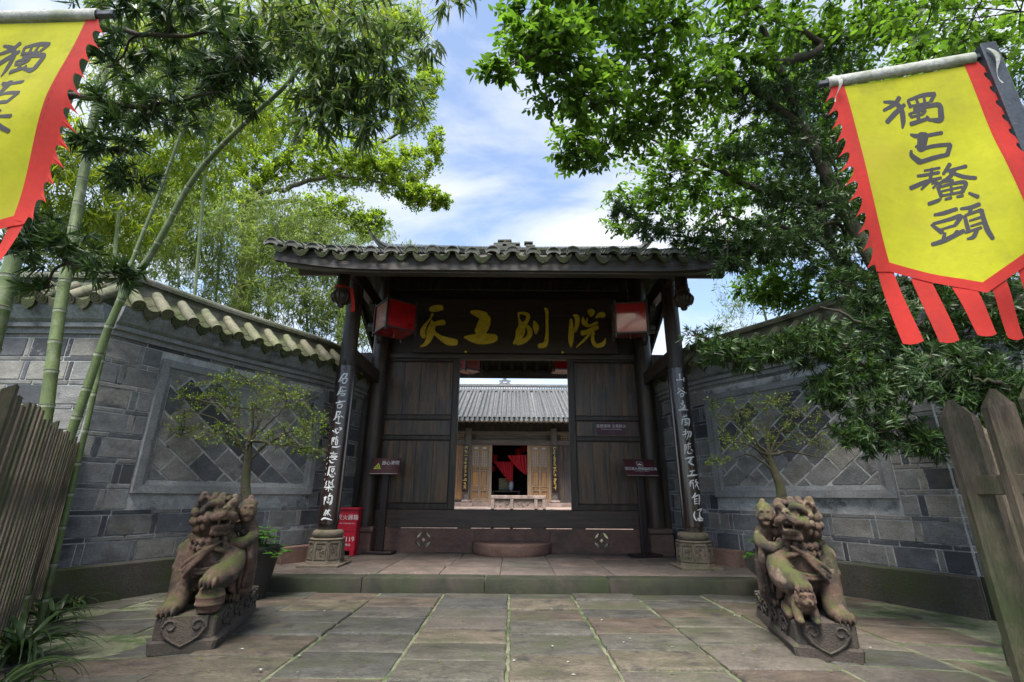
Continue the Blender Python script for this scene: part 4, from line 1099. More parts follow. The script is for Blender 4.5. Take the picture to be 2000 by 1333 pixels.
# ================================================================ notices on stands
def quad_surf(c00, c10, c01):
    """frame of a flat board: origin upper left, u to the right, v down (world units)"""
    o = np.array(c00); u = np.array(c10) - o; v = np.array(c01) - o
    U = np.linalg.norm(u); Vv = np.linalg.norm(v)
    n = np.cross(v, u); n /= np.linalg.norm(n)
    if n[1] > 0: n = -n
    return o, u / U, v / Vv, n, U, Vv
def sign_stand(base, w, h, zc, tilt, yaw, label, kind):
    root = thing('notice_stand', label, 'sign', (base[0], base[1], PLZ), 'notices on stands before the gate')
    R = Matrix.Translation((base[0], base[1], 0)) @ Matrix.Rotation(yaw, 4, 'Z')
    MB().box(-.24, .24, -.13, .13, PLZ + .002, PLZ + .045, 0.008, R).build('foot_plate', 'sign_metal', root)
    MB().box(-.055, .055, -.03, .03, PLZ + .045, zc - .02, 0.006, R).build('post', 'sign_metal', root)
    B = R @ Matrix.Translation((0, -.05, zc)) @ Matrix.Rotation(-tilt, 4, 'X')
    bd = MB().box(-w / 2, w / 2, -.012, .012, -h / 2, h / 2, 0.003, B).build('board', 'sign_face', root)
    MB().box(-w / 2, w / 2, -.016, -.0125, -h / 2, -h / 2 + .008, 0, B).build('trim', 'sign_edge', root)
    def txt(s, size, x, z, mat='white_print', align='CENTER', nm='lettering', sxx=1.0):
        V, F = text_geo(s, size, 0.0006, align)
        MB().add([tuple(B @ Vector((x + a * sxx, -.0145 - d, z + b))) for a, b, d in V], F).build(nm, mat, bd)
    def poly(pts, mat, d0=.013, d1=.015, nm='pictogram'):
        MB().prism(pts, lambda a, b, d: tuple(B @ Vector((a, -d, b))), d0, d1).build(nm, mat, bd)
    if kind == 'slip':
        txt('当心滑倒', .078, .075, .052)
        for zz, s in ((.0, .016), (-.025, .016), (-.05, .014)): txt('· · · · · · · · · ·', s * 1.3, .075, zz)
        T = [(-.20, -.055), (-.07, -.055), (-.135, .055)]
        poly(T, 'yellow_paint'); poly([(-.172, -.042), (-.098, -.042), (-.135, .028)], 'ink_black', .0152, .0156); poly([(-.165, -.039), (-.105, -.039), (-.128, -.006), (-.14, .012), (-.145, -.02)], 'yellow_paint', .0158, .0162)
        for q in range(1): poly([(-.15, -.036), (-.112, -.036), (-.118, -.03), (-.145, -.028)], 'ink_black', .0164, .0166)
    else:
        txt('您已进入视频监控区域', .058, 0, -.028)
        txt('You have entered the video surveillance area', .015, 0, -.066)
        for zz in (-.092, -.115): txt('· · · · · · · · ·', .02, 0, zz)
        for (a0, a1, b0, b1) in ((-.055, .055, .098, .102), (-.055, .055, .022, .026), (-.055, -.051, .026, .098), (.051, .055, .026, .098)): poly([(a0, b0), (a1, b0), (a1, b1), (a0, b1)], 'white_print')
        poly([(-.035, .045), (.030, .045), (.040, .058), (.008, .060), (.006, .072), (-.012, .072), (-.014, .062), (-.035, .066)], 'white_print')
    return root
b = PY(748, 1000, 8.27); sign_stand((float(b[0]), 8.27), .50, .29, float(PY(757, 911, 8.2)[2]), math.radians(24), math.radians(-7), 'dark red slippery floor notice with yellow triangle on a black stand', 'slip')
b = PY(1254, 1000, 8.1); sign_stand((float(b[0]), 8.1), .56, .30, float(PY(1246, 914, 8.03)[2]), math.radians(26), math.radians(14), 'dark red surveillance notice with camera symbol on a black stand', 'cctv')

# purple-brown fire notice fixed to the panelled leaf
fn = thing('fire_notice', 'small purple brown fire safety plate on the right panelled door leaf', 'notice', (float(xpx(1194, 836, 8.6)), 8.6, zpx(848)))
fx0, fx1, fz0, fz1 = xpx(1166, 836, 8.6), xpx(1222, 836, 8.6), zpx(848, 8.6), zpx(825, 8.6)
pt = MB().box(fx0, fx1, 8.604, 8.611, fz0, fz1, 0.001).build('plate', 'label_face', fn)
def ptxt(s, size, x, z, y, par, mat='white_print', sxx=1.0):
    V, F = text_geo(s, size, 0.0005)
    MB().add([(x + a * sxx, y - d, z + b) for a, b, d in V], F).build('lettering', mat, par)
fcx = (fx0 + fx1) / 2
ptxt('易燃建筑 注意防火', .066, fcx, fz1 - .062, 8.6025, pt)
ptxt('Fire Prevention in Flammable Buildings', .024, fcx, fz1 - .115, 8.6025, pt)
for k in (1, 2): ptxt('· · · · · · · · · · ·', .022, fcx, fz1 - .12 - .03 * k, 8.6025, pt)

# ================================================================ red fire box
fy = 7.98
fx1 = float(PY(695, 1040, fy)[0]); fx0 = fx1 - 0.30; fzt = float(PY(690, 992, fy)[2])
fb = thing('fire_box', 'red metal fire extinguisher box with white lettering behind a column', 'box', ((fx0 + fx1) / 2, fy + .1, PLZ))
bd = MB().box(fx0, fx1, fy, fy + .22, PLZ + .07, fzt - .03, 0.004).build('cabinet', 'firebox', fb)
MB().box(fx0 - .02, fx1 + .03, fy - .03, fy + .24, fzt - .03, fzt, 0.004).build('lid', 'firebox', fb)
for (a, c) in ((fx0, fy), (fx1 - .07, fy), (fx0, fy + .16), (fx1 - .07, fy + .16)): MB().box(a + .002, a + .068, c + .002, c + .05, PLZ + .002, PLZ + .07, 0.003).build('foot', 'firebox', fb)
MB().box(fx0 + .02, fx1 - .02, fy - .004, fy - .001, (PLZ + fzt) / 2 - .002, (PLZ + fzt) / 2 + .002).build('door_gap', 'sign_metal', fb)
ptxt('灭火器箱', .085, (fx0 + fx1) / 2, fzt - .15, fy - .004, bd, 'white_print')
ptxt('FIRE EXTINGUISHER BOX', .021, (fx0 + fx1) / 2, fzt - .235, fy - .004, bd)
ptxt('☎119', .10, (fx0 + fx1) / 2, PLZ + .235, fy - .004, bd)
ptxt('火警电话', .04, (fx0 + fx1) / 2, PLZ + .155, fy - .004, bd)

# ================================================================ banners
P0 = PZ(1615, 165, 3.2); P1 = PZ(1910, 115, 3.2)
AB = (P1 - P0); BW = float(np.linalg.norm(AB)); AB /= BW
BN = np.array([AB[1], -AB[0], 0.0])
if BN[1] > 0: BN = -BN
def px_ab(x, y):
    d = ray(x, y); t = np.dot(P0 - EYE, BN) / np.dot(d, BN); q = EYE + d * t
    return float(np.dot(q - P0, AB)), float(3.2 - q[2])
GL = {
 'du': [[(225, 115, 26), (190, 165, 26), (105, 215, 18)], [(105, 150, 14), (190, 158, 26), (240, 205, 30), (255, 290, 30), (250, 350, 12)], [(265, 170, 22), (200, 230, 30), (130, 305, 28)],
        [(290, 140, 16), (312, 190, 22)], [(290, 138, 16), (400, 103, 24), (492, 95, 26)], [(490, 98, 24), (462, 150, 22)], [(350, 118, 14), (365, 162, 18)], [(410, 108, 14), (415, 152, 18)], [(312, 182, 14), (450, 162, 16)],
        [(335, 205, 18), (430, 190, 22), (520, 180, 30), (537, 240, 34), (530, 295, 34), (440, 290, 12)], [(300, 238, 14), (320, 266, 18)], [(312, 236, 14), (412, 215, 18), (400, 245, 16), (322, 264, 14)], [(370, 212, 18), (370, 305, 22)], [(312, 318, 26), (440, 282, 20)], [(430, 265, 14), (458, 298, 18)]],
 'zhan': [[(312, 398, 14), (355, 410, 26), (430, 410, 22), (548, 392, 22)], [(405, 405, 70), (402, 450, 58), (395, 510, 52)], [(352, 492, 14), (392, 470, 18)], [(318, 520, 16), (325, 555, 26), (385, 600, 34)], [(395, 515, 18), (470, 492, 22), (612, 480, 22)], [(612, 482, 26), (588, 562, 28)], [(385, 605, 26), (500, 575, 26), (592, 558, 24)]],
 'ao': [[(425, 668, 14), (535, 655, 16)], [(375, 706, 18), (530, 690, 20)], [(320, 800, 26), (430, 755, 26), (545, 732, 18)], [(480, 655, 18), (468, 745, 20)], [(470, 745, 20), (405, 808, 14)], [(480, 770, 12), (520, 765, 14), (490, 805, 14)],
        [(608, 630, 24), (560, 705, 18)], [(575, 685, 14), (725, 655, 22)], [(645, 670, 24), (605, 730, 24), (530, 775, 14)], [(605, 690, 18), (700, 735, 24), (788, 755, 22)],
        [(565, 748, 16), (525, 792, 12)], [(548, 768, 12), (622, 758, 16), (605, 790, 12)], [(520, 800, 16), (545, 872, 22)], [(530, 802, 16), (640, 782, 20), (716, 785, 24), (690, 855, 24)], [(548, 836, 12), (690, 815, 14)], [(612, 790, 14), (616, 862, 16)], [(548, 872, 14), (690, 856, 16)],
        [(458, 922, 22), (520, 905, 22), (545, 888, 10)], [(570, 902, 14), (612, 893, 18)], [(650, 892, 14), (692, 884, 18)], [(735, 868, 14), (795, 905, 24)]],
 'tou': [[(498, 1012, 18), (560, 1008, 26), (645, 988, 24)], [(478, 1085, 16), (545, 1158, 26)], [(490, 1080, 18), (600, 1062, 24), (668, 1048, 26), (632, 1112, 22)], [(540, 1133, 14), (632, 1116, 18)], [(562, 1165, 16), (552, 1215, 22)], [(642, 1165, 22), (600, 1212, 14)], [(478, 1242, 24), (560, 1222, 30), (682, 1168, 26)],
         [(672, 990, 16), (740, 985, 24), (802, 965, 26)], [(748, 985, 20), (722, 1042, 18)], [(695, 1050, 20), (712, 1172, 24)], [(700, 1046, 16), (812, 1010, 20)], [(812, 1012, 24), (822, 1080, 26), (842, 1170, 30), (876, 1245, 24)], [(725, 1092, 12), (802, 1070, 16)], [(730, 1136, 12), (806, 1115, 16)], [(690, 1185, 14), (802, 1152, 18)], [(772, 1168, 22), (742, 1222, 24), (700, 1236, 12)]],
}
def flag(origin, A, label, pole, wind, seed, shift=0.0):
    """origin: upper-left corner of the cloth; A: unit vector along the bar"""
    A = np.array(A); Nn = np.array([A[1], -A[0], 0.0])
    if Nn[1] > 0: Nn = -Nn
    rr = random.Random(seed); ph = rr.uniform(0, 6)
    def S(a, b, off=0.0):
        w = 0.030 * math.sin(a * 8 + b * 2.6 + ph) * min(1, b * 1.6) + 0.03 * wind * b * b + 0.014 * math.sin(b * 6 + a * 9 + ph * 2) * min(1, b * 2) + 0.004 * math.sin(a * 31 + b * 3) * min(1, b)
        p = origin + A * a + np.array([0, 0, -b]) + Nn * (w + off)
        return p
    root = thing('banner', label, 'banner', origin + np.array([0, 0, -1.5]), 'yellow banners with red teeth')
    def patch(u0, u1, edgeL, edgeR, n, m, b0, b1, mat, nm, off=0.0, bottom=None):
        V = []; F = []
        for j in range(m + 1):
            for i in range(n + 1):
                t = i / n; b = b0 + (b1 - b0) * j / m
                if bottom is not None: b = b0 + (bottom(t) - b0) * j / m
                a = edgeL(b) + (edgeR(b) - edgeL(b)) * t
                V.append(S(a, b, off))
        for j in range(m):
            for i in range(n): F.append((j * (n + 1) + i, j * (n + 1) + i + 1, (j + 1) * (n + 1) + i + 1, (j + 1) * (n + 1) + i))
        return MB().add(V, F).build(nm, mat, root, smooth=60)
    yl = lambda b: 0.072 + 0.004 * math.sin(b * 6); yr = lambda b: 0.624 + 0.004 * math.sin(b * 5 + 1)
    tip = lambda t: 1.085 + 0.180 * (1 - abs(2 * t - 1))
    patch(0, 1, yl, yr, 36, 70, 0.035, 1.1, 'yellow_cloth', 'yellow_field', bottom=tip)
    # red border with hooked teeth on both sides
    for s in (0, 1):
        V = []; F = []; nt = 12; pt_ = 1.085 / nt
        e0 = (lambda b: 0.016) if s == 0 else (lambda b: 0.686)
        for i in range(40):
            b = 0.02 + 1.095 * i / 39; bi = min(b, 1.10)
            V += [S(yl(bi) + .004 if s == 0 else yr(bi) - .004, bi, .0012), S(e0(b), b, .0012)]
        for i in range(39): F.append((2 * i, 2 * i + 1, 2 * i + 3, 2 * i + 2))
        bo = MB().add(V, F).build('toothed_border', 'red_cloth', root, smooth=60)
        for k in range(nt):
            b0 = 0.02 + k * pt_; ex = .062 * rr.uniform(.8, 1.15); sg = -1 if s == 0 else 1
            out = [(b0 + pt_ * 1.18 * t, ex * t ** 1.5) for t in np.linspace(0, 1, 8)]
            ret = [(b0 + pt_ * (1.18 - .33 * math.sin(t * 1.57)), ex * (1 - t)) for t in np.linspace(.12, .92, 6)]
            ol = out + ret + [(b0 + pt_ * .999, 0)]
            V = [S(e0(b) - sg * .001, b0 + pt_ * .5, .0012)] + [S(e0(b) + sg * e, b, .0012) for b, e in ol]
            F = [(0, i, i + 1) for i in range(1, len(ol))]
            MB().add(V, F).build('tooth', 'red_cloth', bo)
    V = []; F = []; n = 24
    for i in range(n + 1):
        t = i / n; a0 = 0.012 + (0.690 - 0.012) * t; ti = (a0 - 0.072) / (0.624 - .072)
        b_in = tip(min(1, max(0, ti))) - .006 - (0.04 * max(0, -ti, ti - 1))
        V += [S(a0, b_in, .0024), S(a0, b_in + 0.052, .0024)]
    for i in range(n): F.append((2 * i, 2 * i + 1, 2 * i + 3, 2 * i + 2))
    MB().add(V, F).build('point_border', 'red_cloth', root, smooth=60)
    for s in (0, 1):                                     # sewn hems
        V = []; F = []
        for i in range(50):
            b = .04 + 1.05 * i / 49; a = (yl(b) if s == 0 else yr(b)) + (-.006 if s == 0 else .006)
            V += [S(a - .0016, b, .0022), S(a + .0016, b, .0022)]
        for i in range(0, 49, 2): F.append((2 * i, 2 * i + 1, 2 * i + 3, 2 * i + 2))
        q = MB().add(V, F).build('stitching', 'stitch', root); q['kind'] = 'stuff'
    for k in range(6):                                   # hanging strips
        a0 = 0.018 + k * 0.1195; w = 0.066
        V = []; F = []; tc = (a0 + w / 2 - .072) / .552
        bt = tip(min(1, max(0, tc))) + 0.03; bb = 1.505 + rr.uniform(-.012, .012); sw = rr.uniform(-.03, .03); fl = rr.uniform(-1, 1)
        for j in range(12):
            t = j / 11; b = bt + (bb - bt) * t
            for i in range(4):
                u = i / 3
                bump = (0.010 * (1 - (2 * u - 1) ** 2)) if j == 11 else 0
                p = S(a0 + w * u + 0.012 * t, b + bump, -.001) + Nn * (0.02 * fl * math.sin(3 * t + k) * t + sw * t * t * .6)
                V.append(p)
        for j in range(11):
            for i in range(3): F.append((j * 4 + i, j * 4 + i + 1, j * 4 + 5 + i, j * 4 + 4 + i))
        MB().add(V, F).build('hanging_strip', 'red_cloth', root, smooth=60)
    for key in ('du', 'zhan', 'ao', 'tou'):
        def sf(x, y, off):
            a, b = px_ab(1700 + x / 3.921, 160 + y / 3.921); return S(a + shift, b, off)
        brush(GL[key], sf, 1.32, 0.00006, 0.0012).build('brush_character', 'ink_black', root)
    # canvas sleeve round the bar
    V = []; F = []; n = 20; k = 10
    for i in range(n + 1):
        a = 0.004 + (BW - .02) * i / n
        for j in range(k):
            an = 2 * math.pi * j / k
            c = origin + A * a + np.array([0, 0, .008]) + np.array([0, 0, 1]) * math.sin(an) * .034 + Nn * math.cos(an) * .022
            V.append(c)
    for i in range(n):
        for j in range(k): F.append((i * k + j, i * k + (j + 1) % k, (i + 1) * k + (j + 1) % k, (i + 1) * k + j))
    MB().add(V, F).build('canvas_sleeve', 'canvas', root, smooth=50)
    return root, S, Nn
def flag_pole(origin, A, end, label, extra):
    """dark square post with a bar that carries a banner"""
    A = np.array(A); px = origin + A * end
    root = thing('banner_post', label, 'post', (px[0], px[1], 0), 'posts of the yellow banners')
    an = math.atan2(A[1], A[0])
    R = Matrix.Translation((px[0], px[1], 0)) @ Matrix.Rotation(an, 4, 'Z')
    MB().box(-.035, .035, -.03, .03, -.06, 3.27, 0.006, R).build('post', 'pole_metal', root)
    c = origin + A * (end - extra) / 2
    x0, x1 = sorted((-extra * 1.0, -.036)) if extra > 0 else sorted((.036, -extra))
    MB().box(x0, x1, -.014, .014, 3.194, 3.222, 0.004, R).build('bar', 'pole_metal', root)
    MB().box(-.06, .06, -.04, .04, -.05, .01, 0.006, R).build('foot', 'pole_metal', root)
    return root
flag(P0, AB, 'yellow cloth banner with four full black characters and red strips, below dark yew', None, 0.5, 4)
flag_pole(P0, AB, BW + .045, 'dark metal post carrying the banner beside the picket fence', BW + .085)
# frayed tie cords at both ends of the bar
for (a, d, l, nm) in ((0.012, 0.04, .17, 0), (BW + .0, 0.05, .22, 1)):
    o = P0 + AB * a + BN * .04
    V = []; F = []
    for i in range(10):
        t = i / 9
        for j in (0, 1): V.append(o + AB * (0.02 * math.sin(4 * t + nm) + 0.05 * t * nm + j * (.012 + .010 * math.sin(6 * t))) + np.array([0, 0, .02 - l * t]) + BN * .01 * math.sin(5 * t))
    for i in range(9): F.append((2 * i, 2 * i + 1, 2 * i + 3, 2 * i + 2))
    tag(MB().add(V, F).build('tie_cord', 'canvas'), 'frayed pale tie cord at the ' + ('free end of the banner bar' if nm == 0 else 'post end of the banner bar'), 'cord')
PL1 = PZ(196, 32, 3.2); AL = np.array([0.998, -0.03, 0.0]); AL /= np.linalg.norm(AL)
PL0 = PL1 - AL * (BW - .005)
flag(PL0, AL, 'yellow cloth banner beside the bamboo with its characters partly cut off', None, 0.7, 9, .035)
flag_pole(PL0, AL, -.045, 'dark metal post carrying the banner beside the bamboo', -(BW + .105))

# ================================================================ fences
lf = thing('slatted_fence', 'weathered fence of close mossy slats beside the bamboo', 'fence', (-3.5, 3.7, 0))
fa = np.array([-4.50, 5.06]); fbv = np.array([-2.25, 2.05]); fd = (fbv - fa); FLn = np.linalg.norm(fd); fd /= FLn
an = math.atan2(fd[1], fd[0]); q = 0.0; k = 0
while q < FLn:
    p = fa + fd * q
    w, t = 0.075 + rnd.uniform(-.006, .006), 0.045
    h = 1.50 + rnd.uniform(-.045, .03)
    R = Matrix.Translation((p[0], p[1], 0)) @ Matrix.Rotation(an + rnd.uniform(-.03, .03), 4, 'Z') @ Matrix.Rotation(rnd.uniform(-.008, .008), 4, 'Y')
    m = MB(); b = .004
    V = [(-w / 2, -t / 2, -.05), (w / 2, -t / 2, -.05), (w / 2, t / 2, -.05), (-w / 2, t / 2, -.05), (-w / 2, -t / 2, h - .03), (w / 2, -t / 2, h - .03), (w / 2, t / 2, h), (-w / 2, t / 2, h)]
    m.add([tuple(R @ Vector(v)) for v in V], [(0, 3, 2, 1), (4, 5, 6, 7), (0, 1, 5, 4), (1, 2, 6, 5), (2, 3, 7, 6), (3, 0, 4, 7)])
    m.build('slat', 'fence_wood', lf)
    q += 0.135; k += 1
for z in (0.35, 1.12):
    R = Matrix.Translation((fa[0], fa[1], 0)) @ Matrix.Rotation(an, 4, 'Z')
    MB().box(-.05, FLn + .05, -.075, -.03, z, z + .09, 0.004, R).build('rail', 'fence_wood', lf)
rf = thing('picket_fence', 'weathered fence of broad pointed pickets under the banner post', 'fence', (2.9, 3.2, 0))
ra = PZ(1842, 789, 1.5)[:2]; p2_ = PZ(1917, 773, 1.5)[:2]; rdv = np.array([.70, .714]); an = math.atan2(rdv[1], rdv[0])
stp = p2_ - ra
for k in range(-3, 9):
    p = ra + rdv * (k * 0.27) + np.array([.02, 0]) * k if k >= 0 else ra + stp * (-k)
    w, t, h = 0.105, 0.05, 1.50 + rnd.uniform(-.012, .012)
    R = Matrix.Translation((p[0], p[1], 0)) @ Matrix.Rotation(math.radians(-14) + rnd.uniform(-.04, .04), 4, 'Z') @ Matrix.Rotation(rnd.uniform(-.012, .012), 4, 'Y')
    V = [(0, 0, -.05), (w, 0, -.05), (w, t, -.05), (0, t, -.05), (0, 0, h - .055), (w, 0, h - .045), (w, t, h - .05), (0, t, h - .05), (w * .40, t * .42, h + .035), (w * .60, t * .42, h + .03), (w * .60, t * .58, h + .03), (w * .40, t * .58, h + .035)]
    F = [(0, 3, 2, 1), (0, 1, 5, 4), (1, 2, 6, 5), (2, 3, 7, 6), (3, 0, 4, 7), (4, 5, 9, 8), (5, 6, 10, 9), (6, 7, 11, 10), (7, 4, 8, 11), (8, 9, 10, 11)]
    MB().add([tuple(R @ Vector(v)) for v in V], F).build('picket', 'fence_wood', rf)
for z in (0.35, 1.07):
    for (a, b) in ((ra + rdv * .02, ra + rdv * 2.3), (ra + stp * 3.2, ra)):
        d = b - a; R = Matrix.Translation((a[0] + .05, a[1] + .075, 0)) @ Matrix.Rotation(math.atan2(d[1], d[0]), 4, 'Z')
        MB().box(0, float(np.linalg.norm(d)), -.018, .018, z, z + .085, 0.004, R).build('rail', 'fence_wood', rf)
# ================================================================ courtyard and the hall behind it
FY, FZ = 20.0, 0.64
CZ = -.25
ct = MB().box(-9, 9, 8.76, 17.2, -.4, CZ).build('courtyard_floor', 'court_stone'); tag(ct, kind='structure')
ct2 = MB().box(-9, 9, 17.2, 26, -.3, FZ, .01).build('hall_terrace', 'far_stone'); tag(ct2, kind='structure')
hall = thing('courtyard_hall', 'timber hall with grey tiled roof beyond the courtyard, seen through the doorway', 'building', (0, 21, FZ))
def fx(x, y=950, Y=FY): return float(PY(x, y, Y)[0])
def fz(y, Y=FY): return float(PY(1000, y, Y)[2])
ZB = fz(870)                               # underside of the beam
def fbox(nm, mat, x0, x1, y0, y1, z0, z1, b=.01, parent=None): return MB().box(x0, x1, y0, y1, z0, z1, b).build(nm, mat, parent or hall)
cxs = [fx(912), fx(1083)]
bay = cxs[1] - cxs[0]
for x in (cxs[0] - bay, cxs[0], cxs[1], cxs[1] + bay):
    MB().tube([(x, FY - .05, FZ + .2), (x, FY - .05, fz(838))], .14, 16).build('column', 'far_beam', hall, smooth=40)
    fbox('column_base', 'far_stone', x - .26, x + .26, FY - .31, FY + .21, FZ, FZ + .14)
    MB().lathe([(.20, FZ + .14), (.22, FZ + .19), (.17, FZ + .26)], 16, (x, FY - .05, 0)).build('base_drum', 'far_stone', hall, smooth=40)
# door leaves beside the opening
ox0, ox1 = fx(960), fx(1030)
def hall_leaf(x0, x1):
    lf = fbox('door_leaf', 'far_wood', x0, x1, FY + .03, FY + .06, FZ + .22, ZB)
    zt = [fz(y) for y in (970, 958, 951, 921, 914, 907, 880, 873)]
    w = .045
    for a in (x0, x1 - w): fbox('stile', 'far_frame', a, a + w, FY - .02, FY + .029, FZ + .22, ZB, .004, lf)
    for zz in (fz(975), fz(958), fz(950), fz(920), fz(912), fz(880), fz(872)): fbox('rail', 'far_frame', x0 + w, x1 - w, FY - .015, FY + .029, zz - .03, zz + .03, .004, lf)
    for (za, zb) in ((fz(958) + .03, fz(950) - .03), (fz(950) + .03, fz(920) - .03), (fz(920) + .03, fz(912) - .03)):
        if zb - za > .03: fbox('panel_board', 'far_wood', x0 + w + .02, x1 - w - .02, FY + .005, FY + .031, za + .01, zb - .01, .006, lf)
    # pierced lattice with paper behind
    a0, a1, b0, b1 = x0 + w, x1 - w, fz(912) + .03, fz(880) - .03
    fbox('lattice_paper', 'lattice_white', a0, a1, FY + .012, FY + .028, b0, b1, 0, lf)
    holes = []
    nx, nz = 3, 9
    for i in range(nx):
        for j in range(nz):
            cx = a0 + (a1 - a0) * (i + .5) / nx; cz = b0 + (b1 - b0) * (j + .5) / nz
            rx, rz = (a1 - a0) / nx * .36, (b1 - b0) / nz * .36
            if (i + j) % 2: holes.append([(cx - rx, cz), (cx, cz - rz), (cx + rx, cz), (cx, cz + rz)])
            else: holes.append([(cx - rx * .9, cz - rz * .9), (cx + rx * .9, cz - rz * .9), (cx + rx * .5, cz), (cx + rx * .9, cz + rz * .9), (cx - rx * .9, cz + rz * .9), (cx - rx * .5, cz)])
    V, F = plate([(a0, b0), (a1, b0), (a1, b1), (a0, b1)], holes, .016)
    MB().add([(a, FY - .002 - d, b) for a, b, d in V], F).build('lattice', 'far_frame', lf)
    b0, b1 = fz(880) + .03, fz(872) - .03
    cx, cz = (a0 + a1) / 2, (b0 + b1) / 2
    V, F = plate([(a0, b0), (a1, b0), (a1, b1), (a0, b1)], [[(cx + (a1 - a0) * .36 * math.cos(t), cz + (b1 - b0) * .36 * math.sin(t)) for t in np.linspace(0, 6.283, 13)[:-1]]], .014)
    MB().add([(a, FY - .002 - d, b) for a, b, d in V], F).build('lattice', 'far_frame', lf)
    fbox('lattice_paper', 'lattice_white', a0, a1, FY + .012, FY + .028, b0, b1, 0, lf)
dl = [fx(919), fx(936.5), fx(953)]; dr_ = [fx(1038), fx(1055), fx(1071)]
for i in range(2): hall_leaf(dl[i] + .004, dl[i + 1] - .004); hall_leaf(dr_[i] + .004, dr_[i + 1] - .004)
for a, b in ((fx(953), ox0), (ox1, fx(1038)), (cxs[0] + .12, dl[0]), (dr_[2], cxs[1] - .12)): fbox('door_post', 'far_frame', a + .003, b - .003, FY - .03, FY + .08, FZ + .2, ZB)
for a, b in ((cxs[0] + .1, ox0), (ox1, cxs[1] - .1)):
    fbox('sill', 'far_frame', a, b, FY - .05, FY + .1, FZ + .16, FZ + .26); fbox('sill_stone', 'far_stone', a, b, FY - .12, FY + .16, FZ - .01, FZ + .16)
# beams and carved frieze
fbox('beam', 'far_beam', -6.5, 6.5, FY - .08, FY + .08, ZB, fz(860), .012)
fbox('beam', 'far_beam', -6.5, 6.5, FY - .10, FY + .06, fz(849), fz(843), .012)
fbox('frieze_board', 'far_dark', -6.5, 6.5, FY + .01, FY + .05, fz(860), fz(849), 0)
fz0, fz1 = fz(860), fz(849)
holes = []; k = 0
L0, L1_ = cxs[0] + .3, cxs[1] - .3
nh = 40
for i in range(nh):
    cx = L0 + (L1_ - L0) * (i + .5) / nh; r = (L1_ - L0) / nh * .34
    for j in (0.3, 0.7):
        cz = fz0 + (fz1 - fz0) * j
        holes.append([(cx - r, cz), (cx, cz - r * .9), (cx + r, cz), (cx, cz + r * .9)])
V, F = plate([(L0, fz0), (L1_, fz0), (L1_, fz1), (L0, fz1)], holes, .02)
MB().add([(a, FY - .005 - d, b) for a, b, d in V], F).build('carved_frieze', 'far_beam', hall)
# side bays: plank walls with small carved panels above
for sx in (-1, 1):
    xa = cxs[0] - bay if sx < 0 else cxs[1] + .12
    xb = cxs[0] - .12 if sx < 0 else cxs[1] + bay
    n = 12
    for i in range(n):
        a = xa + (xb - xa) * i / n; b = xa + (xb - xa) * (i + 1) / n
        fbox('wall_plank', 'far_wood' if sx < 0 else 'far_dark', a + .003, b - .003, FY + .02, FY + .06, FZ + .26, ZB, .004)
    fbox('sill', 'far_dark', xa, xb, FY - .03, FY + .1, FZ + .16, FZ + .26); fbox('sill_stone', 'far_stone', xa, xb, FY - .12, FY + .16, FZ - .01, FZ + .16)
    # little framed fret panel above the beam
    c = cxs[0] - .42 if sx < 0 else cxs[1] + .55
    for q in range(5): fbox('fret', 'far_frame', c - .22 + .1 * q, c - .19 + .1 * q, FY - .03, FY + .008, fz0 + .03, fz1 - .03, .003)
    for zz in (fz0 + .02, (fz0 + fz1) / 2, fz1 - .04): fbox('fret', 'far_frame', c - .26, c + .26, FY - .035, FY - .031, zz, zz + .025, 0)
# rafters and eaves
EYF, EZF = FY - 1.35, fz(819, FY - 1.35)
RYF = FY + 3.2; RZF = fz(766, RYF)
sl = math.atan2(RZF - EZF, RYF - EYF); LFR = math.hypot(RZF - EZF, RYF - EYF)
Mx = Matrix.Translation((0, EYF, EZF - .10)) @ Matrix.Rotation(sl, 4, 'X')
MB().box(-7, 7, 0, LFR, 0, .04, 0, Mx).build('roof_deck', 'rafter', hall)
for i in range(56):
    x = -7 + 14 * i / 55
    MB().box(x - .035, x + .035, .02, 2.6, -.08, -.001, 0, Mx).build('rafter', 'rafter', hall)
fbox('eave_board', 'far_frame', -7, 7, EYF - .03, EYF, EZF - .12, EZF - .0)
MB().tube([(-6.8, FY - .5, EZF + .12), (6.8, FY - .5, EZF + .12)], .11, 12).build('purlin', 'far_beam', hall, smooth=40)
fbox('lintel_board', 'far_dark', -6.5, 6.5, FY + .0, FY + .06, fz(843), EZF + .48, 0)
PXF = float(PY(1009.6, 815, EYF)[0] - PY(1000, 815, EYF)[0])
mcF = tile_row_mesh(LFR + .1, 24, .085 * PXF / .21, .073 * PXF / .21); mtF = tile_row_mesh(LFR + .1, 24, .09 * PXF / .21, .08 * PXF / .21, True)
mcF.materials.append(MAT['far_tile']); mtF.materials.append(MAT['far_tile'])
fdrp = MB().prism([(-.09, .05), (-.07, -.04), (0, -.10), (.07, -.04), (.09, .05)], lambda a, b, d: (a * PXF / .21, d, b), -.01, .01).mesh('drip_tile'); fdrp.materials.append(MAT['far_tile'])
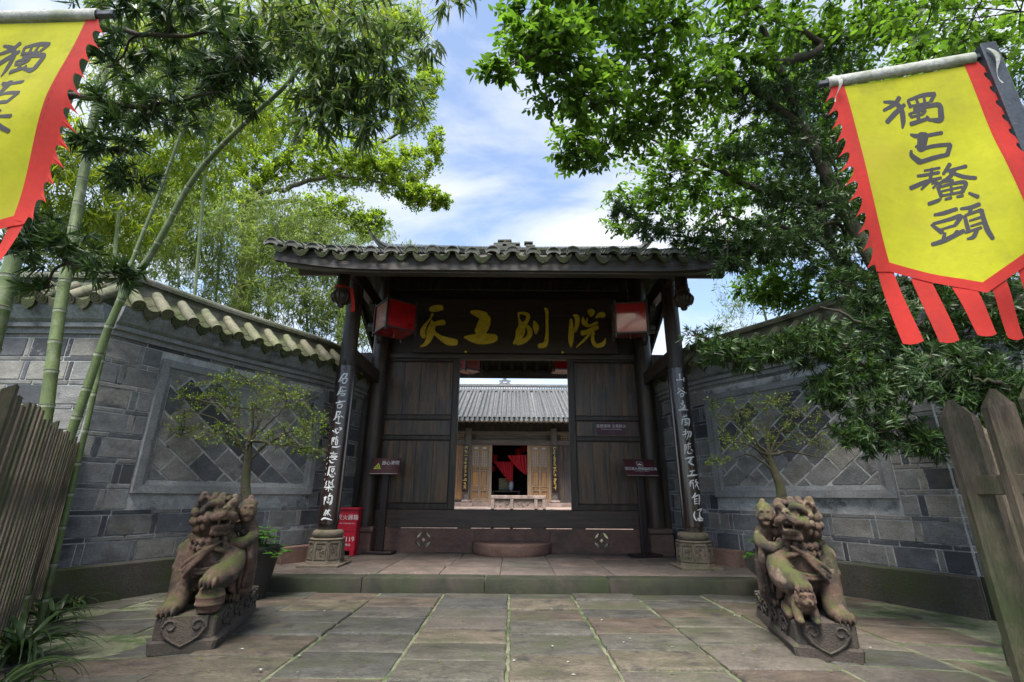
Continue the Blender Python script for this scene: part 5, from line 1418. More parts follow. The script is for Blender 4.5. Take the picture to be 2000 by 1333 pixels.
for side in (0, 1):
    n = int(13.4 / PXF)
    for i in range(n):
        x = -6.7 + PXF * i
        T = Matrix.Translation((x, EYF - .08, EZF - .02)) @ Matrix.Rotation(sl, 4, 'X')
        if side == 1: T = Matrix.Translation((x, 2 * RYF - EYF + .08, EZF - .02)) @ Matrix.Rotation(math.pi, 4, 'Z') @ Matrix.Rotation(sl, 4, 'X')
        if side == 1 and i % 1: continue
        if abs(x) > 3.6 and side == 1: continue
        J = Matrix.Rotation(rnd.uniform(-.008, .008), 4, 'Z')
        ob('tile_row', mcF, None, hall, T @ J @ Matrix.Translation((0, 0, .03)))
        ob('trough_row', mtF, None, hall, T @ Matrix.Translation((PXF / 2, 0, .03)))
        if side == 0: ob('drip_tile', fdrp, None, hall, Matrix.Translation((x + PXF / 2, EYF - .085, EZF - .02)))
Mx = Matrix.Translation((0, 2 * RYF - EYF, EZF - .10)) @ Matrix.Rotation(math.pi, 4, 'Z') @ Matrix.Rotation(sl, 4, 'X')
MB().box(-7, 7, 0, LFR, 0, .04, 0, Mx).build('roof_deck', 'rafter', hall)
# pierced ridge
zr0 = RZF + .02
fbox('ridge_course', 'far_tile', -6.8, 6.8, RYF - .1, RYF + .1, zr0, zr0 + .12)
for i in range(60):
    x = -3.6 + 7.2 * i / 59
    fbox('ridge_block', 'far_tile', x - .035, x + .035, RYF - .09, RYF + .09, zr0 + .121, zr0 + .24, 0)
fbox('ridge_course', 'far_tile', -6.8, 6.8, RYF - .11, RYF + .11, zr0 + .241, zr0 + .36)
rx = fx(986, 750, RYF)
for (a0, a1, b0, b1) in ((-.28, .28, .361, .44), (-.22, -.1, .44, .52), (.1, .22, .44, .52), (-.3, -.16, .52, .56), (.16, .3, .52, .56), (-.16, .16, .521, .6), (-.08, .08, .6, .66)):
    fbox('ridge_ornament', 'far_tile', rx + a0, rx + a1, RYF - .06, RYF + .06, zr0 + b0, zr0 + b1, .004)
# dim room behind the opening
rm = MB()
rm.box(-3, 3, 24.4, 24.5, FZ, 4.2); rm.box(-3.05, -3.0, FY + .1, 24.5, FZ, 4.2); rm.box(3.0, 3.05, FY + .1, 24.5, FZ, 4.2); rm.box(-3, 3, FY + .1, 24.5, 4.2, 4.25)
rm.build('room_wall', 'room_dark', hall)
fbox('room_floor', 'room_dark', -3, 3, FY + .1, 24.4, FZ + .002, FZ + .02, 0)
# couplet boards on the hall columns
for sx, px in ((-1, 909.5), (1, 1083.5)):
    x = fx(px, 915, FY - .2); z0, z1 = fz(962, FY - .2), fz(871, FY - .2)
    cb = thing('hall_couplet', 'narrow plum board with small gold characters on the hall column ' + ('beside the orange plank wall' if sx < 0 else 'beside the grey plank wall'), 'couplet', (x, FY - .2, z0), 'couplets on the hall columns')
    MB().box(x - .13, x + .13, FY - .24, FY - .20, z0, z1, .01).build('board', 'lacquer', cb)
    r2 = random.Random(31 + sx)
    for k in range(11):
        cz = z1 - (z1 - z0) * (k + .7) / 12
        stt = []
        for q in range(5):
            a = r2.uniform(0, 3.1); l = r2.uniform(.03, .065); cx_, cy_ = r2.uniform(-.035, .035), r2.uniform(-.055, .055)
            if k == 2 and sx < 0 and q: continue
            if k == 2 and sx < 0: a, cx_, cy_, l = 0.1, 0, 0, .07
            stt.append([(cx_ - l * math.cos(a), cy_ - l * math.sin(a), .020), (cx_ + l * math.cos(a), cy_ + l * math.sin(a), .020)])
        m = MB()
        for i2, s_ in enumerate(stt):
            (xa, ya, w), (xb, yb, _) = s_
            d = np.array([xb - xa, yb - ya]); d /= np.linalg.norm(d); nn = np.array([-d[1], d[0]]) * w / 2
            yy = FY - .2415 - .0006 * i2
            m.add([(x + xa + nn[0], yy, cz + ya + nn[1]), (x + xb + nn[0], yy, cz + yb + nn[1]), (x + xb - nn[0], yy, cz + yb - nn[1]), (x + xa - nn[0], yy, cz + ya - nn[1])], [(0, 1, 2, 3)])
        m.build('gold_character', 'gold_paint', cb)
# curtains, lanterns and furniture in the room
def curtain(pts_top, pts_bot, y, label):
    V = []; F = []; n, m_ = 44, 18
    for j in range(m_ + 1):
        t = j / m_
        for i in range(n + 1):
            u = i / n
            top = np.array([np.interp(u, [0, 1], [pts_top[0][0], pts_top[1][0]]), np.interp(u, [0, 1], [pts_top[0][1], pts_top[1][1]])])
            k = u * (len(pts_bot) - 1); i0 = min(int(k), len(pts_bot) - 2); f = k - i0
            bot = np.array(pts_bot[i0]) * (1 - f) + np.array(pts_bot[i0 + 1]) * f
            p = top * (1 - t) + bot * t
            w = PY(p[0], p[1], y)
            V.append((w[0], y + .05 * math.sin(u * 40) * (.5 + .5 * (1 - t)), w[2]))
    for j in range(m_):
        for i in range(n): F.append((j * (n + 1) + i, j * (n + 1) + i + 1, (j + 1) * (n + 1) + i + 1, (j + 1) * (n + 1) + i))
    o = MB().add(V, F).build('curtain', 'curtain', smooth=60)
    return tag(o, label, 'curtain', 'red curtains in the hall')
curtain([(964, 902), (1003, 902)], [(975, 918), (984, 929), (993, 938), (1001, 942)], FY + .9, 'lower red curtain swept aside in the dark hall opening')
curtain([(990, 890), (1031, 889)], [(1004, 908), (1014, 918), (1022, 925), (1031, 929)], FY + .55, 'upper red curtain gathered at the wooden door post')
for (px, py, s, lab) in ((1014, 884, .42, 'red lantern pair member hanging just above the upper curtain'), (1024, 876, .36, 'highest small red lantern hanging by the hall door post'), (965, 895, .36, 'small red lantern hanging above the lower curtain edge'), (962, 916, .26, 'smallest red lantern beside the dark room corner')):
    p = PY(px, py, FY + 1.6)
    rt = thing('hall_lantern', lab, 'lantern', p, 'red lanterns inside the hall')
    MB().lathe([(s * .25, -s * .45), (s * .42, -s * .35), (s * .46, 0), (s * .42, s * .35), (s * .25, s * .45)], 14, p).build('shade', 'red_glow', rt, smooth=40)
    MB().tube([p + np.array([0, 0, s * .45]), (p[0], p[1], 4.2)], .008, 5).build('cord', 'sign_metal', rt)
p0, p1 = PY(974, 958, FY + 1.2), PY(995, 934, FY + 1.2)
tb = thing('hall_table', 'dark low table standing inside the hall opening', 'table', (float(p0[0]), FY + 1.2, FZ))
zt = float(PY(980, 959, FY + 1.2)[2])
xa, xb = float(PY(960, 960, FY + 1.2)[0]), float(PY(1016, 960, FY + 1.2)[0])
MB().box(xa, xb, FY + .8, FY + 1.6, zt - .06, zt, .01).build('table_top', 'far_dark', tb)
for a in (xa + .03, xb - .1):
    for c in (FY + .84, FY + 1.5): MB().box(a, a + .07, c, c + .07, FZ + .02, zt - .06, .005).build('leg', 'far_dark', tb)
sc_ = thing('gilt_screen', 'small gilt table screen with mottled picture on the hall table', 'screen', (float(p0[0]) + .2, FY + 1.3, zt))
MB().box(float(p0[0]), float(p1[0]), FY + 1.3, FY + 1.33, zt + .05, float(p1[2]), .006).build('panel', 'screen_gilt', sc_)
MB().box(float(p0[0]) - .03, float(p1[0]) + .03, FY + 1.26, FY + 1.38, zt, zt + .05, .006).build('stand', 'far_dark', sc_)
pv2 = PY(998, 955, FY + 1.1); h = .42
tag(MB().lathe([(.07, 0), (.10, .03), (.115, h * .5), (.09, h * .85), (.065, h), (.08, h + .05)], 16, (float(pv2[0]), FY + 1.1, zt)).build('vase', 'porcelain', smooth=50), 'tall blue and white vase under the lower red curtain', 'vase')
# carved stone balustrade in front of the hall
bs = thing('stone_balustrade', 'carved pinkish stone balustrade standing before the hall opening', 'balustrade', (float(fx(1010, 990, 17.3)), 17.3, CZ))
bx0, bx1 = fx(959, 985, 17.3), fx(1066, 985, 17.3); bz1 = float(PY(1000, 968, 17.3)[2])
MB().box(bx0, bx1, 17.19, 17.41, bz1 - .12, bz1, .015).build('coping', 'far_stone', bs)
xs = [bx0, fx(996, 985, 17.3), fx(1043, 985, 17.3), bx1 - .12]
for x in xs: MB().box(x, x + .12, 17.2, 17.4, CZ, bz1 - .12, .01).build('post', 'far_stone', bs)
for i in range(3):
    a, b = xs[i] + .121, xs[i + 1] - .001
    pn = MB().box(a, b, 17.27, 17.33, CZ + .02, bz1 - .121, .004).build('panel', 'far_stone', bs)
    r2 = random.Random(80 + i)
    for q in range(int((b - a) * 26)):
        cu, cv, ra_ = r2.uniform(a + .08, b - .08), r2.uniform(PLZ + .15, bz1 - .18), r2.uniform(.03, .075)
        pts = [(cu + ra_ * (1 - j * .09) * math.cos(j * .8 + q), 17.262, cv + ra_ * (1 - j * .09) * math.sin(j * .8 + q)) for j in range(10)]
        MB().tube(pts, .014, 5).build('relief', 'far_stone', pn)
# ================================================================ stone lions (carved as one surface from a distance field)
class Sculpt:
    def __init__(s, lo, hi, h):
        s.lo = np.array(lo, float); s.h = h; s.rs = 1.0
        s.n = np.ceil((np.array(hi) - s.lo) / h).astype(int) + 1
        s.F = np.full(s.n, 0.5, np.float32)
    def _box(s, lo, hi):
        a = np.clip(np.floor((lo - s.lo) / s.h).astype(int), 0, s.n - 1); b = np.clip(np.ceil((hi - s.lo) / s.h).astype(int) + 1, 1, s.n)
        if np.any(b <= a): return None
        sl = tuple(slice(x, y) for x, y in zip(a, b))
        g = [s.lo[i] + s.h * np.arange(a[i], b[i]) for i in range(3)]
        return sl, np.meshgrid(*g, indexing='ij')
    def _put(s, sl, d, k, sub):
        f = s.F[sl]
        if sub: d = -d; hh = np.clip(0.5 - 0.5 * (f - d) / k * 1.0, 0, 1); s.F[sl] = np.maximum(f, d) + k * 0.25 * np.clip(1 - np.abs(f - d) / k, 0, 1) ** 2
        else: s.F[sl] = np.minimum(f, d) - k * 0.25 * np.clip(1 - np.abs(f - d) / k, 0, 1) ** 2
    def ell(s, c, r, k=0.02, sub=False, rot=None):
        c = np.array(c, float); r = np.array(r if hasattr(r, '__len__') else (r, r, r), float) * s.rs
        m = max(r) + k + 0.03
        bx = s._box(c - m, c + m)
        if bx is None: return
        sl, (X, Y, Z) = bx
        X, Y, Z = X - c[0], Y - c[1], Z - c[2]
        if rot is not None:
            ca, sa = math.cos(rot), math.sin(rot); X, Y = X * ca + Y * sa, -X * sa + Y * ca
        d = (np.sqrt((X / r[0]) ** 2 + (Y / r[1]) ** 2 + (Z / r[2]) ** 2) - 1) * min(r)
        s._put(sl, d, k, sub)
    def cap(s, a, b, ra, rb, k=0.02, sub=False):
        a, b = np.array(a, float), np.array(b, float); ra *= s.rs; rb *= s.rs
        m = max(ra, rb) + k + 0.03
        bx = s._box(np.minimum(a, b) - m, np.maximum(a, b) + m)
        if bx is None: return
        sl, (X, Y, Z) = bx
        ab = b - a; L2 = max(ab @ ab, 1e-9)
        t = np.clip(((X - a[0]) * ab[0] + (Y - a[1]) * ab[1] + (Z - a[2]) * ab[2]) / L2, 0, 1)
        d = np.sqrt((X - a[0] - t * ab[0]) ** 2 + (Y - a[1] - t * ab[1]) ** 2 + (Z - a[2] - t * ab[2]) ** 2) - (ra + (rb - ra) * t)
        s._put(sl, d, k, sub)
    def path(s, P, R, k=0.012, sub=False, n=None):
        P = spline(P, n or 4 * len(P)); R = np.interp(np.linspace(0, 1, len(P)), np.linspace(0, 1, len(R)), R) if hasattr(R, '__len__') else np.full(len(P), R)
        for i in range(len(P) - 1): s.cap(P[i], P[i + 1], R[i], R[i + 1], k, sub)
    def weather(s, cell, amp, seed):
        r = np.random.default_rng(seed); c = [int(n * s.h / cell) + 3 for n in s.n]
        G = r.normal(size=c).astype(np.float32)
        for ax in range(3):
            x = np.arange(s.n[ax]) * s.h / cell; i = x.astype(int); t = x - i; t = t * t * (3 - 2 * t)
            sh = [1, 1, 1]; sh[ax] = -1
            G = np.take(G, i, ax) * (1 - t).reshape(sh) + np.take(G, i + 1, ax) * t.reshape(sh)
        s.F = s.F + (amp * G).astype(np.float32)
    def mesh(s):
        F = s.F; S = F < 0
        nx, ny, nz = F.shape
        cs = np.zeros((nx - 1, ny - 1, nz - 1, 3), np.float32); cnt = np.zeros((nx - 1, ny - 1, nz - 1), np.int16)
        cor = [(i, j, k) for i in (0, 1) for j in (0, 1) for k in (0, 1)]
        def sub(A, c): return A[c[0]:nx - 1 + c[0], c[1]:ny - 1 + c[1], c[2]:nz - 1 + c[2]]
        for a in cor:
            for ax in range(3):
                if a[ax]: continue
                b = list(a); b[ax] = 1; b = tuple(b)
                fa, fb = sub(F, a), sub(F, b); m = sub(S, a) != sub(S, b)
                t = np.where(m, fa / np.where(m, fa - fb, 1), 0)
                for q in range(3): cs[..., q] += np.where(m, a[q] + (t if q == ax else 0), 0)
                cnt += m
        act = cnt > 0
        idx = -np.ones(act.shape, np.int64); ii = np.argwhere(act); idx[act] = np.arange(len(ii))
        V = s.lo + s.h * (ii + cs[act] / cnt[act][:, None])
        Q = []
        for ax in range(3):
            o1, o2 = [q for q in range(3) if q != ax]
            sl0 = [slice(None)] * 3; sl1 = [slice(None)] * 3
            sl0[ax] = slice(0, -1); sl1[ax] = slice(1, None)
            ch = S[tuple(sl0)] != S[tuple(sl1)]
            e = np.argwhere(ch)
            ok = (e[:, o1] > 0) & (e[:, o2] > 0) & (e[:, o1] < F.shape[o1] - 1) & (e[:, o2] < F.shape[o2] - 1)
            e = e[ok]
            c = []
            for d1, d2 in ((-1, -1), (0, -1), (0, 0), (-1, 0)):
                q = e.copy(); q[:, o1] += d1; q[:, o2] += d2; c.append(idx[q[:, 0], q[:, 1], q[:, 2]])
            c = np.stack(c, 1)
            ins = S[tuple(e.T)]
            flip = ins if ax != 1 else ~ins
            c = np.where(flip[:, None], c, c[:, ::-1])
            Q.append(c)
        return V, np.vstack(Q)

BZ0 = 0.215
def lion_body(mirror_cub):
    s = Sculpt((-.42, -.16, BZ0 - .02), (.42, 1.16, 1.14), 0.0072)
    z = BZ0
    # haunches, trunk, chest
    s.ell((0, .78, z + .20), (.20, .24, .20), .05)
    for q in (-1, 1):
        s.ell((q * .165, .74, z + .19), (.10, .19, .18), .03)
        s.cap((q * .20, .78, z + .06), (q * .205, .50, z + .05), .06, .055, .03)
        for i in range(4): s.ell((q * .205 - .042 + .028 * i, .435 - .01 * (i in (1, 2)), z + .035), (.019, .04, .032), .006)
        for i in range(3): s.path([(q * .245, .66, z + .12 + .05 * i), (q * .262, .74, z + .16 + .05 * i), (q * .25, .84, z + .14 + .05 * i)], .012, .008)
    s.cap((0, .74, z + .28), (0, .36, z + .40), .19, .20, .06)
    s.ell((0, .28, z + .37), (.185, .16, .19), .05)
    s.ell((0, .32, z + .24), (.14, .15, .14), .05)
    # straight foreleg
    s.path([(-.15, .27, z + .40), (-.165, .22, z + .26), (-.165, .19, z + .12), (-.165, .15, z + .05)], [.105, .085, .072, .075], .03)
    s.ell((-.165, .09, z + .045), (.078, .10, .048), .03)
    for i in range(4):
        s.ell((-.165 - .054 + .036 * i, .005 - .012 * (i in (1, 2)), z + .037), (.021, .042, .036), .006)
        s.cap((-.165 - .054 + .036 * i, -.03, z + .032), (-.165 - .054 + .036 * i, -.045, z + .010), .010, .005, .004)
    for i in range(2): s.path([(-.245, .23, z + .12 + .03 * i), (-.16, .115, z + .115 + .03 * i), (-.085, .21, z + .12 + .03 * i)], .010, .008)
    # raised foreleg
    s.path([(.15, .28, z + .38), (.215, .20, z + .30), (.21, .09, z + .25), (.13, .03, z + .235)], [.115, .095, .078, .07], .03)
    s.ell((.125, .015, z + .232), (.075, .08, .043), .025)
    for i in range(4):
        s.ell((.125 - .05 + .034 * i, -.055 - .01 * (i in (1, 2)), z + .222), (.020, .036, .034), .006)
        s.cap((.125 - .05 + .034 * i, -.085, z + .215), (.125 - .05 + .034 * i, -.093, z + .185), .009, .005, .004)
    # scalloped fur along the raised leg
    for i in range(7):
        t = i / 6; s.ell((.235 - .05 * t, .25 - .17 * t, z + .24 - .035 * t), (.022, .022, .026), .008)
    for i in range(4): s.path([(.12 + .03 * i, .12 - .0 * i, z + .33 - .02 * i), (.19 + .025 * i, .10 + .03 * i, z + .335), (.255, .17 + .02 * i, z + .29)], .009, .008)
    # breast band, bell and cloth with folded edges
    s.path([(-.17, .20, z + .30), (-.08, .125, z + .265), (.03, .115, z + .26), (.12, .15, z + .285), (.17, .22, z + .31)], .015, .006)
    s.path([(-.17, .21, z + .325), (-.08, .12, z + .29), (.03, .108, z + .285), (.12, .145, z + .31), (.17, .22, z + .335)], .010, .006)
    s.ell((.055, .085, z + .215), (.032, .032, .036), .006); s.cap((.055, .095, z + .27), (.055, .09, z + .24), .012, .014, .005)
    s.path([(-.05, .10, z + .40), (-.13, .13, z + .30), (-.215, .22, z + .22), (-.24, .36, z + .16)], [.012, .016, .018, .014], .01)
    s.ell((-.205, .33, z + .29), (.035, .14, .16), .03)
    s.path([(.03, .085, z + .44), (.13, .12, z + .41), (.215, .22, z + .38), (.24, .36, z + .30)], [.012, .018, .02, .014], .01)
    for i in range(5): s.path([(-.235, .22 + .045 * i, z + .20), (-.245, .26 + .045 * i, z + .30), (-.20, .30 + .04 * i, z + .42)], .008, .008)
    # two rows of scroll curls round the breast
    for row, (rz, rr, n, ry) in enumerate(((.475, .030, 8, .085), (.425, .026, 9, .088))):
        for i in range(n):
            t = -1 + 2 * i / (n - 1)
            c = np.array([.175 * t, ry + .15 * t * t + .0, z + rz + .02 * t * t])
            s.ell(c, (rr, rr * .8, rr), .008); s.ell(c + np.array([0, -rr * .8, 0]), rr * .30, .004); s.path([c + np.array([rr * .7 * math.cos(a), -rr * .55, rr * .7 * math.sin(a)]) for a in np.linspace(0, 4.6, 6)], .006, .004)
    # tail
    s.path([(0, .98, z + .10), (.02, 1.06, z + .30), (0, 1.02, z + .50), (-.03, .96, z + .58)], [.05, .07, .06, .03], .02)
    for i in range(3): s.ell((.05 - .05 * i, 1.02, z + .36 + .05 * i), .04, .01)
    # head, turned a little towards the path
    hc = np.array([.03, .17, z + .655]); ya = math.radians(40); s.rs = .84; ca, sa = math.cos(ya), math.sin(ya); ti = math.radians(-6)
    def hp(x, y, zz):
        y2 = y * math.cos(ti) - zz * math.sin(ti); z2 = y * math.sin(ti) + zz * math.cos(ti)
        return hc + .84 * np.array([x * ca - y2 * sa, x * sa + y2 * ca, z2])
    s.ell(hp(0, .03, .0), (.17, .17, .15), .03)
    s.cap((0, .36, z + .42), hp(0, .06, -.02), .18, .16, .04)
    s.ell(hp(0, -.14, .0), (.115, .075, .058), .02, rot=ya)
    s.ell(hp(0, -.20, .035), (.05, .034, .032), .012, rot=ya)
    for q in (-1, 1):
        s.ell(hp(q * .024, -.225, .03), (.011, .016, .010), .005, sub=True)
        s.path([hp(q * .025, -.165, .068), hp(q * .07, -.17, .098), hp(q * .125, -.12, .088), hp(q * .15, -.06, .06)], [.02, .03, .028, .02], .01)
        s.ell(hp(q * .068, -.155, .052), .034, .008); s.ell(hp(q * .070, -.188, .050), .011, .004, sub=True)
        s.path([hp(q * .035, -.17, .038), hp(q * .07, -.175, .018), hp(q * .108, -.14, .032)], .010, .006)
        s.ell(hp(q * .125, -.085, -.03), (.05, .065, .055), .02)
        s.path([hp(q * .02, -.205, .0), hp(q * .07, -.20, -.025), hp(q * .11, -.15, -.03), hp(q * .12, -.10, -.01)], [.022, .026, .024, .018], .01)
        s.ell(hp(q * .085, -.205, -.012), .020, .006)
    s.ell(hp(0, -.15, -.082), (.085, .085, .030), .012, sub=True, rot=ya)
    s.ell(hp(0, -.105, -.118), (.10, .085, .034), .015, rot=ya)
    s.path([hp(-.09, -.11, -.105), hp(-.05, -.175, -.105), hp(.05, -.175, -.105), hp(.09, -.11, -.105)], .014, .006)
    for q in (-1, 1): s.cap(hp(q * .058, -.19, -.04), hp(q * .055, -.185, -.098), .013, .008, .004)
    for i in range(5): s.cap(hp(-.034 + .017 * i, -.198, -.035), hp(-.034 + .017 * i, -.195, -.055), .008, .006, .003)
    for i in range(6):
        a = -.085 + .034 * i; s.ell(hp(a, -.135 + .25 * a * a * 8, -.155), (.022, .022, .028), .006)
    # curls of the mane in rings round the face
    for ring, (yy, R0, n, cr_) in enumerate(((-.035, .172, 11, .034), (.045, .195, 12, .038), (.13, .185, 11, .038))):
        for i in range(n):
            a = math.radians(-38 + 256 * i / (n - 1)) 
            c = hp(R0 * math.cos(a) * 1.03, yy, R0 * math.sin(a) * .88 + .0)
            s.ell(c, cr_ * 1.06, .005)
            out = (c - hc); out = out / np.linalg.norm(out)
            f = hp(R0 * math.cos(a), yy - 1, R0 * math.sin(a) * .9) - hp(R0 * math.cos(a), yy, R0 * math.sin(a) * .9)
            for m in np.linspace(0, 5.2, 7):
                pass
            u = np.cross(out, f); u /= np.linalg.norm(u); w = out * .6 + f * .5
            s.path([c + w * cr_ * .78 + (u * math.cos(m) + np.cross(w, u) * math.sin(m)) * cr_ * .66 * (1 - m / 8) for m in np.linspace(0, 6.2, 7)], cr_ * .24, .002, n=14)
    for q, sc in ((-1, 1.25), (1, .9)):
        s.ell(hp(q * .155, .0, .115), (.05 * sc, .04 * sc, .048 * sc), .012); s.ell(hp(q * .165, -.04, .11), (.026 * sc, .02, .028 * sc), .008, sub=True)
        s.path([hp(q * .12, .02, .15), hp(q * .17, .0, .165 * sc ** .3), hp(q * .205, -.01, .12)], [.022, .024, .016], .01)
    s.ell(hp(0, -.06, .135), (.05, .05, .03), .015)
    for i in range(3): s.ell(hp(-.04 + .04 * i, -.10, .13), .022, .006)
    s.rs = 1.0
    # folded cloth on the flank: fine chiselled ridges
    for i in range(9): s.path([(-.232 + .004 * i, .24 + .03 * i, z + .15 + .012 * i), (-.248, .27 + .03 * i, z + .24), (-.21, .31 + .03 * i, z + .40)], .0055, .004)
    def curl(c, ey, r, th, sgn=1, turns=8.2):
        # raised scroll on the flank: spiral in the plane of y and z, pressed on the surface
        s.path([(c[0] + ey * .012 * math.cos(m), c[1] + sgn * r * (1 - m / 10) * math.cos(m), c[2] + r * (1 - m / 10) * math.sin(m)) for m in np.linspace(0, turns, 12)], [th, th, th * .8], .004, n=30)
    for (c, r, sg) in (((-.245, .26, z + .40), .055, 1), ((-.252, .36, z + .32), .045, -1), ((-.238, .20, z + .29), .035, 1), ((.252, .27, z + .38), .055, 1), ((.256, .37, z + .32), .045, -1)): curl(c, 1, r, .013, sg)
    for q in (-1, 1):
        for (dy, dz, r) in ((.74, .27, .055), (.84, .20, .045), (.64, .20, .04)): curl((q * .255, dy, z + dz), 1, r, .013)
    # scarf: three thick folds from the neck across the breast to the flank
    for i in range(3): s.path([(.12 - .03 * i, .09 + .004 * i, z + .47 - .02 * i), (.0 - .02 * i, .075, z + .41 - .035 * i), (-.12, .10 + .01 * i, z + .34 - .04 * i), (-.20, .20, z + .27 - .035 * i), (-.235, .34, z + .22 - .03 * i)], [.012, .017, .019, .017, .012], .006)
    # tufts of fur behind the elbows
    for q in (-1, 1):
        for i in range(4): s.path([(q * .19, .30 + .02 * i, z + .20 - .03 * i), (q * .215, .36 + .02 * i, z + .17 - .03 * i), (q * .20, .42 + .02 * i, z + .18 - .03 * i)], [.018, .014, .005], .006)
    for q in (-1, 1):
        for i in range(6): s.path([(q * .15, .50 + .05 * i, z + .36), (q * .22, .53 + .05 * i, z + .28), (q * .24, .55 + .05 * i, z + .20)], .007, .006)
    s.weather(.04, .0018, 1); s.weather(.012, .0006, 2)
    return s
def child_figure():
    z = BZ0
    s = Sculpt((.08, .10, z), (.46, .70, 1.12), 0.0085)
    s.path([(.27, .50, z + .10), (.275, .46, z + .28), (.265, .40, z + .50), (.25, .36, z + .58)], [.075, .075, .07, .05], .03)
    hc = np.array([.245, .30, z + .675])
    s.ell(hc, (.078, .080, .088), .02); s.ell(hc + [0, .03, .06], (.07, .065, .045), .02); s.ell(hc + [0, .04, .105], .028, .01); s.cap((.25, .36, z + .56), hc, .05, .045, .03); s.path([(.19, .36, z + .57), (.25, .31, z + .585), (.31, .37, z + .57)], .02, .012)
    f = np.array([.25, -.96, 0.05]); f /= np.linalg.norm(f); r = np.array([f[1], -f[0], 0]) * -1
    def fp(x, d, zz): return hc + r * x + f * d + np.array([0, 0, zz])
    s.ell(fp(0, .075, -.012), (.013, .016, .014), .006)
    for q in (-1, 1):
        s.path([fp(q * .016, .070, .014), fp(q * .028, .066, .018), fp(q * .040, .058, .012)], .0035, .002, sub=True); s.ell(fp(q * .034, .058, -.022), (.022, .02, .02), .010); s.ell(fp(q * .072, .0, .0), (.014, .016, .026), .008)
        s.path([fp(q * .012, .073, .034), fp(q * .03, .068, .038), fp(q * .046, .055, .03)], .006, .004)
    s.path([fp(-.028, .064, -.032), fp(0, .072, -.046), fp(.028, .064, -.032)], .005, .002, sub=True); s.ell(fp(0, .055, -.062), (.024, .02, .016), .012)
    # arms round the mane, sleeves and robe folds
    s.path([(.29, .40, z + .54), (.33, .30, z + .48), (.26, .22, z + .45), (.20, .20, z + .46)], [.045, .045, .038, .028], .015)
    for i in range(4): s.ell((.185 - .004 * i, .185, z + .437 + .016 * i), (.022, .012, .008), .004)
    s.path([(.23, .42, z + .54), (.19, .36, z + .56), (.16, .30, z + .56)], [.04, .036, .028], .015)
    for i in range(6):
        a = -1.9 + .55 * i
        s.path([(.27 + .072 * math.cos(a), .47 + .072 * math.sin(a), z + .12), (.272 + .078 * math.cos(a + .1), .45 + .075 * math.sin(a + .1), z + .30), (.262 + .062 * math.cos(a), .41 + .062 * math.sin(a), z + .47)], [.014, .011, .008], .008)
    s.path([(.31, .27, z + .50), (.335, .28, z + .36), (.32, .32, z + .26)], [.03, .034, .018], .012)
    s.weather(.02, .0012, 3)
    return s
def cub_figure():
    """crouching cub, head to the front, the big paw resting on its back"""
    z = BZ0
    s = Sculpt((-.04, -.20, z - .01), (.32, .30, z + .30), 0.0072)
    s.path([(.14, .17, z + .08), (.135, .08, z + .115), (.13, -.01, z + .125)], [.085, .08, .07], .02)
    hc = np.array([.125, -.065, z + .150]); s.ell(hc, (.064, .06, .056), .015); s.ell(hc + [0, -.055, -.014], (.040, .028, .025), .01); s.ell(hc + [0, -.082, .0], .012, .005)
    s.ell(hc + [0, -.07, -.036], (.026, .02, .007), .004, sub=True)
    for q in (-1, 1):
        s.ell(hc + [q * .026, -.050, .020], .013, .004); s.ell(hc + [q * .055, .01, .038], .022, .006); s.path([hc + [q * .012, -.055, .034], hc + [q * .032, -.05, .04], hc + [q * .05, -.03, .03]], .009, .005)
        s.path([(.13 + q * .055, .0, z + .10), (.13 + q * .065, -.03, z + .06), (.13 + q * .06, -.05, z + .02)], [.036, .03, .028], .012)
        s.ell((.13 + q * .06, -.075, z + .02), (.028, .036, .02), .008)
        s.cap((.14 + q * .075, .16, z + .06), (.14 + q * .085, .08, z + .03), .05, .034, .015)
    for i in range(10):
        a = math.radians(-40 + 260 * i / 9); s.ell(hc + [.064 * math.cos(a), .012, .056 * math.sin(a)], .022, .004)
    s.weather(.012, .0006, 6)
    return s
def put(s, name, mat, parent, Mx, mirror):
    V, Q = s.mesh()
    if mirror: V = V * np.array([-1, 1, 1]); Q = Q[:, ::-1]
    V = (V - [0, 0, BZ0]) * np.array([.84, 1, 1.03]) + [0, 0, BZ0]; R = np.array(Mx)
    V = V @ R[:3, :3].T + R[:3, 3]
    return npmesh(name, V, Q, mat, parent, smooth=True)
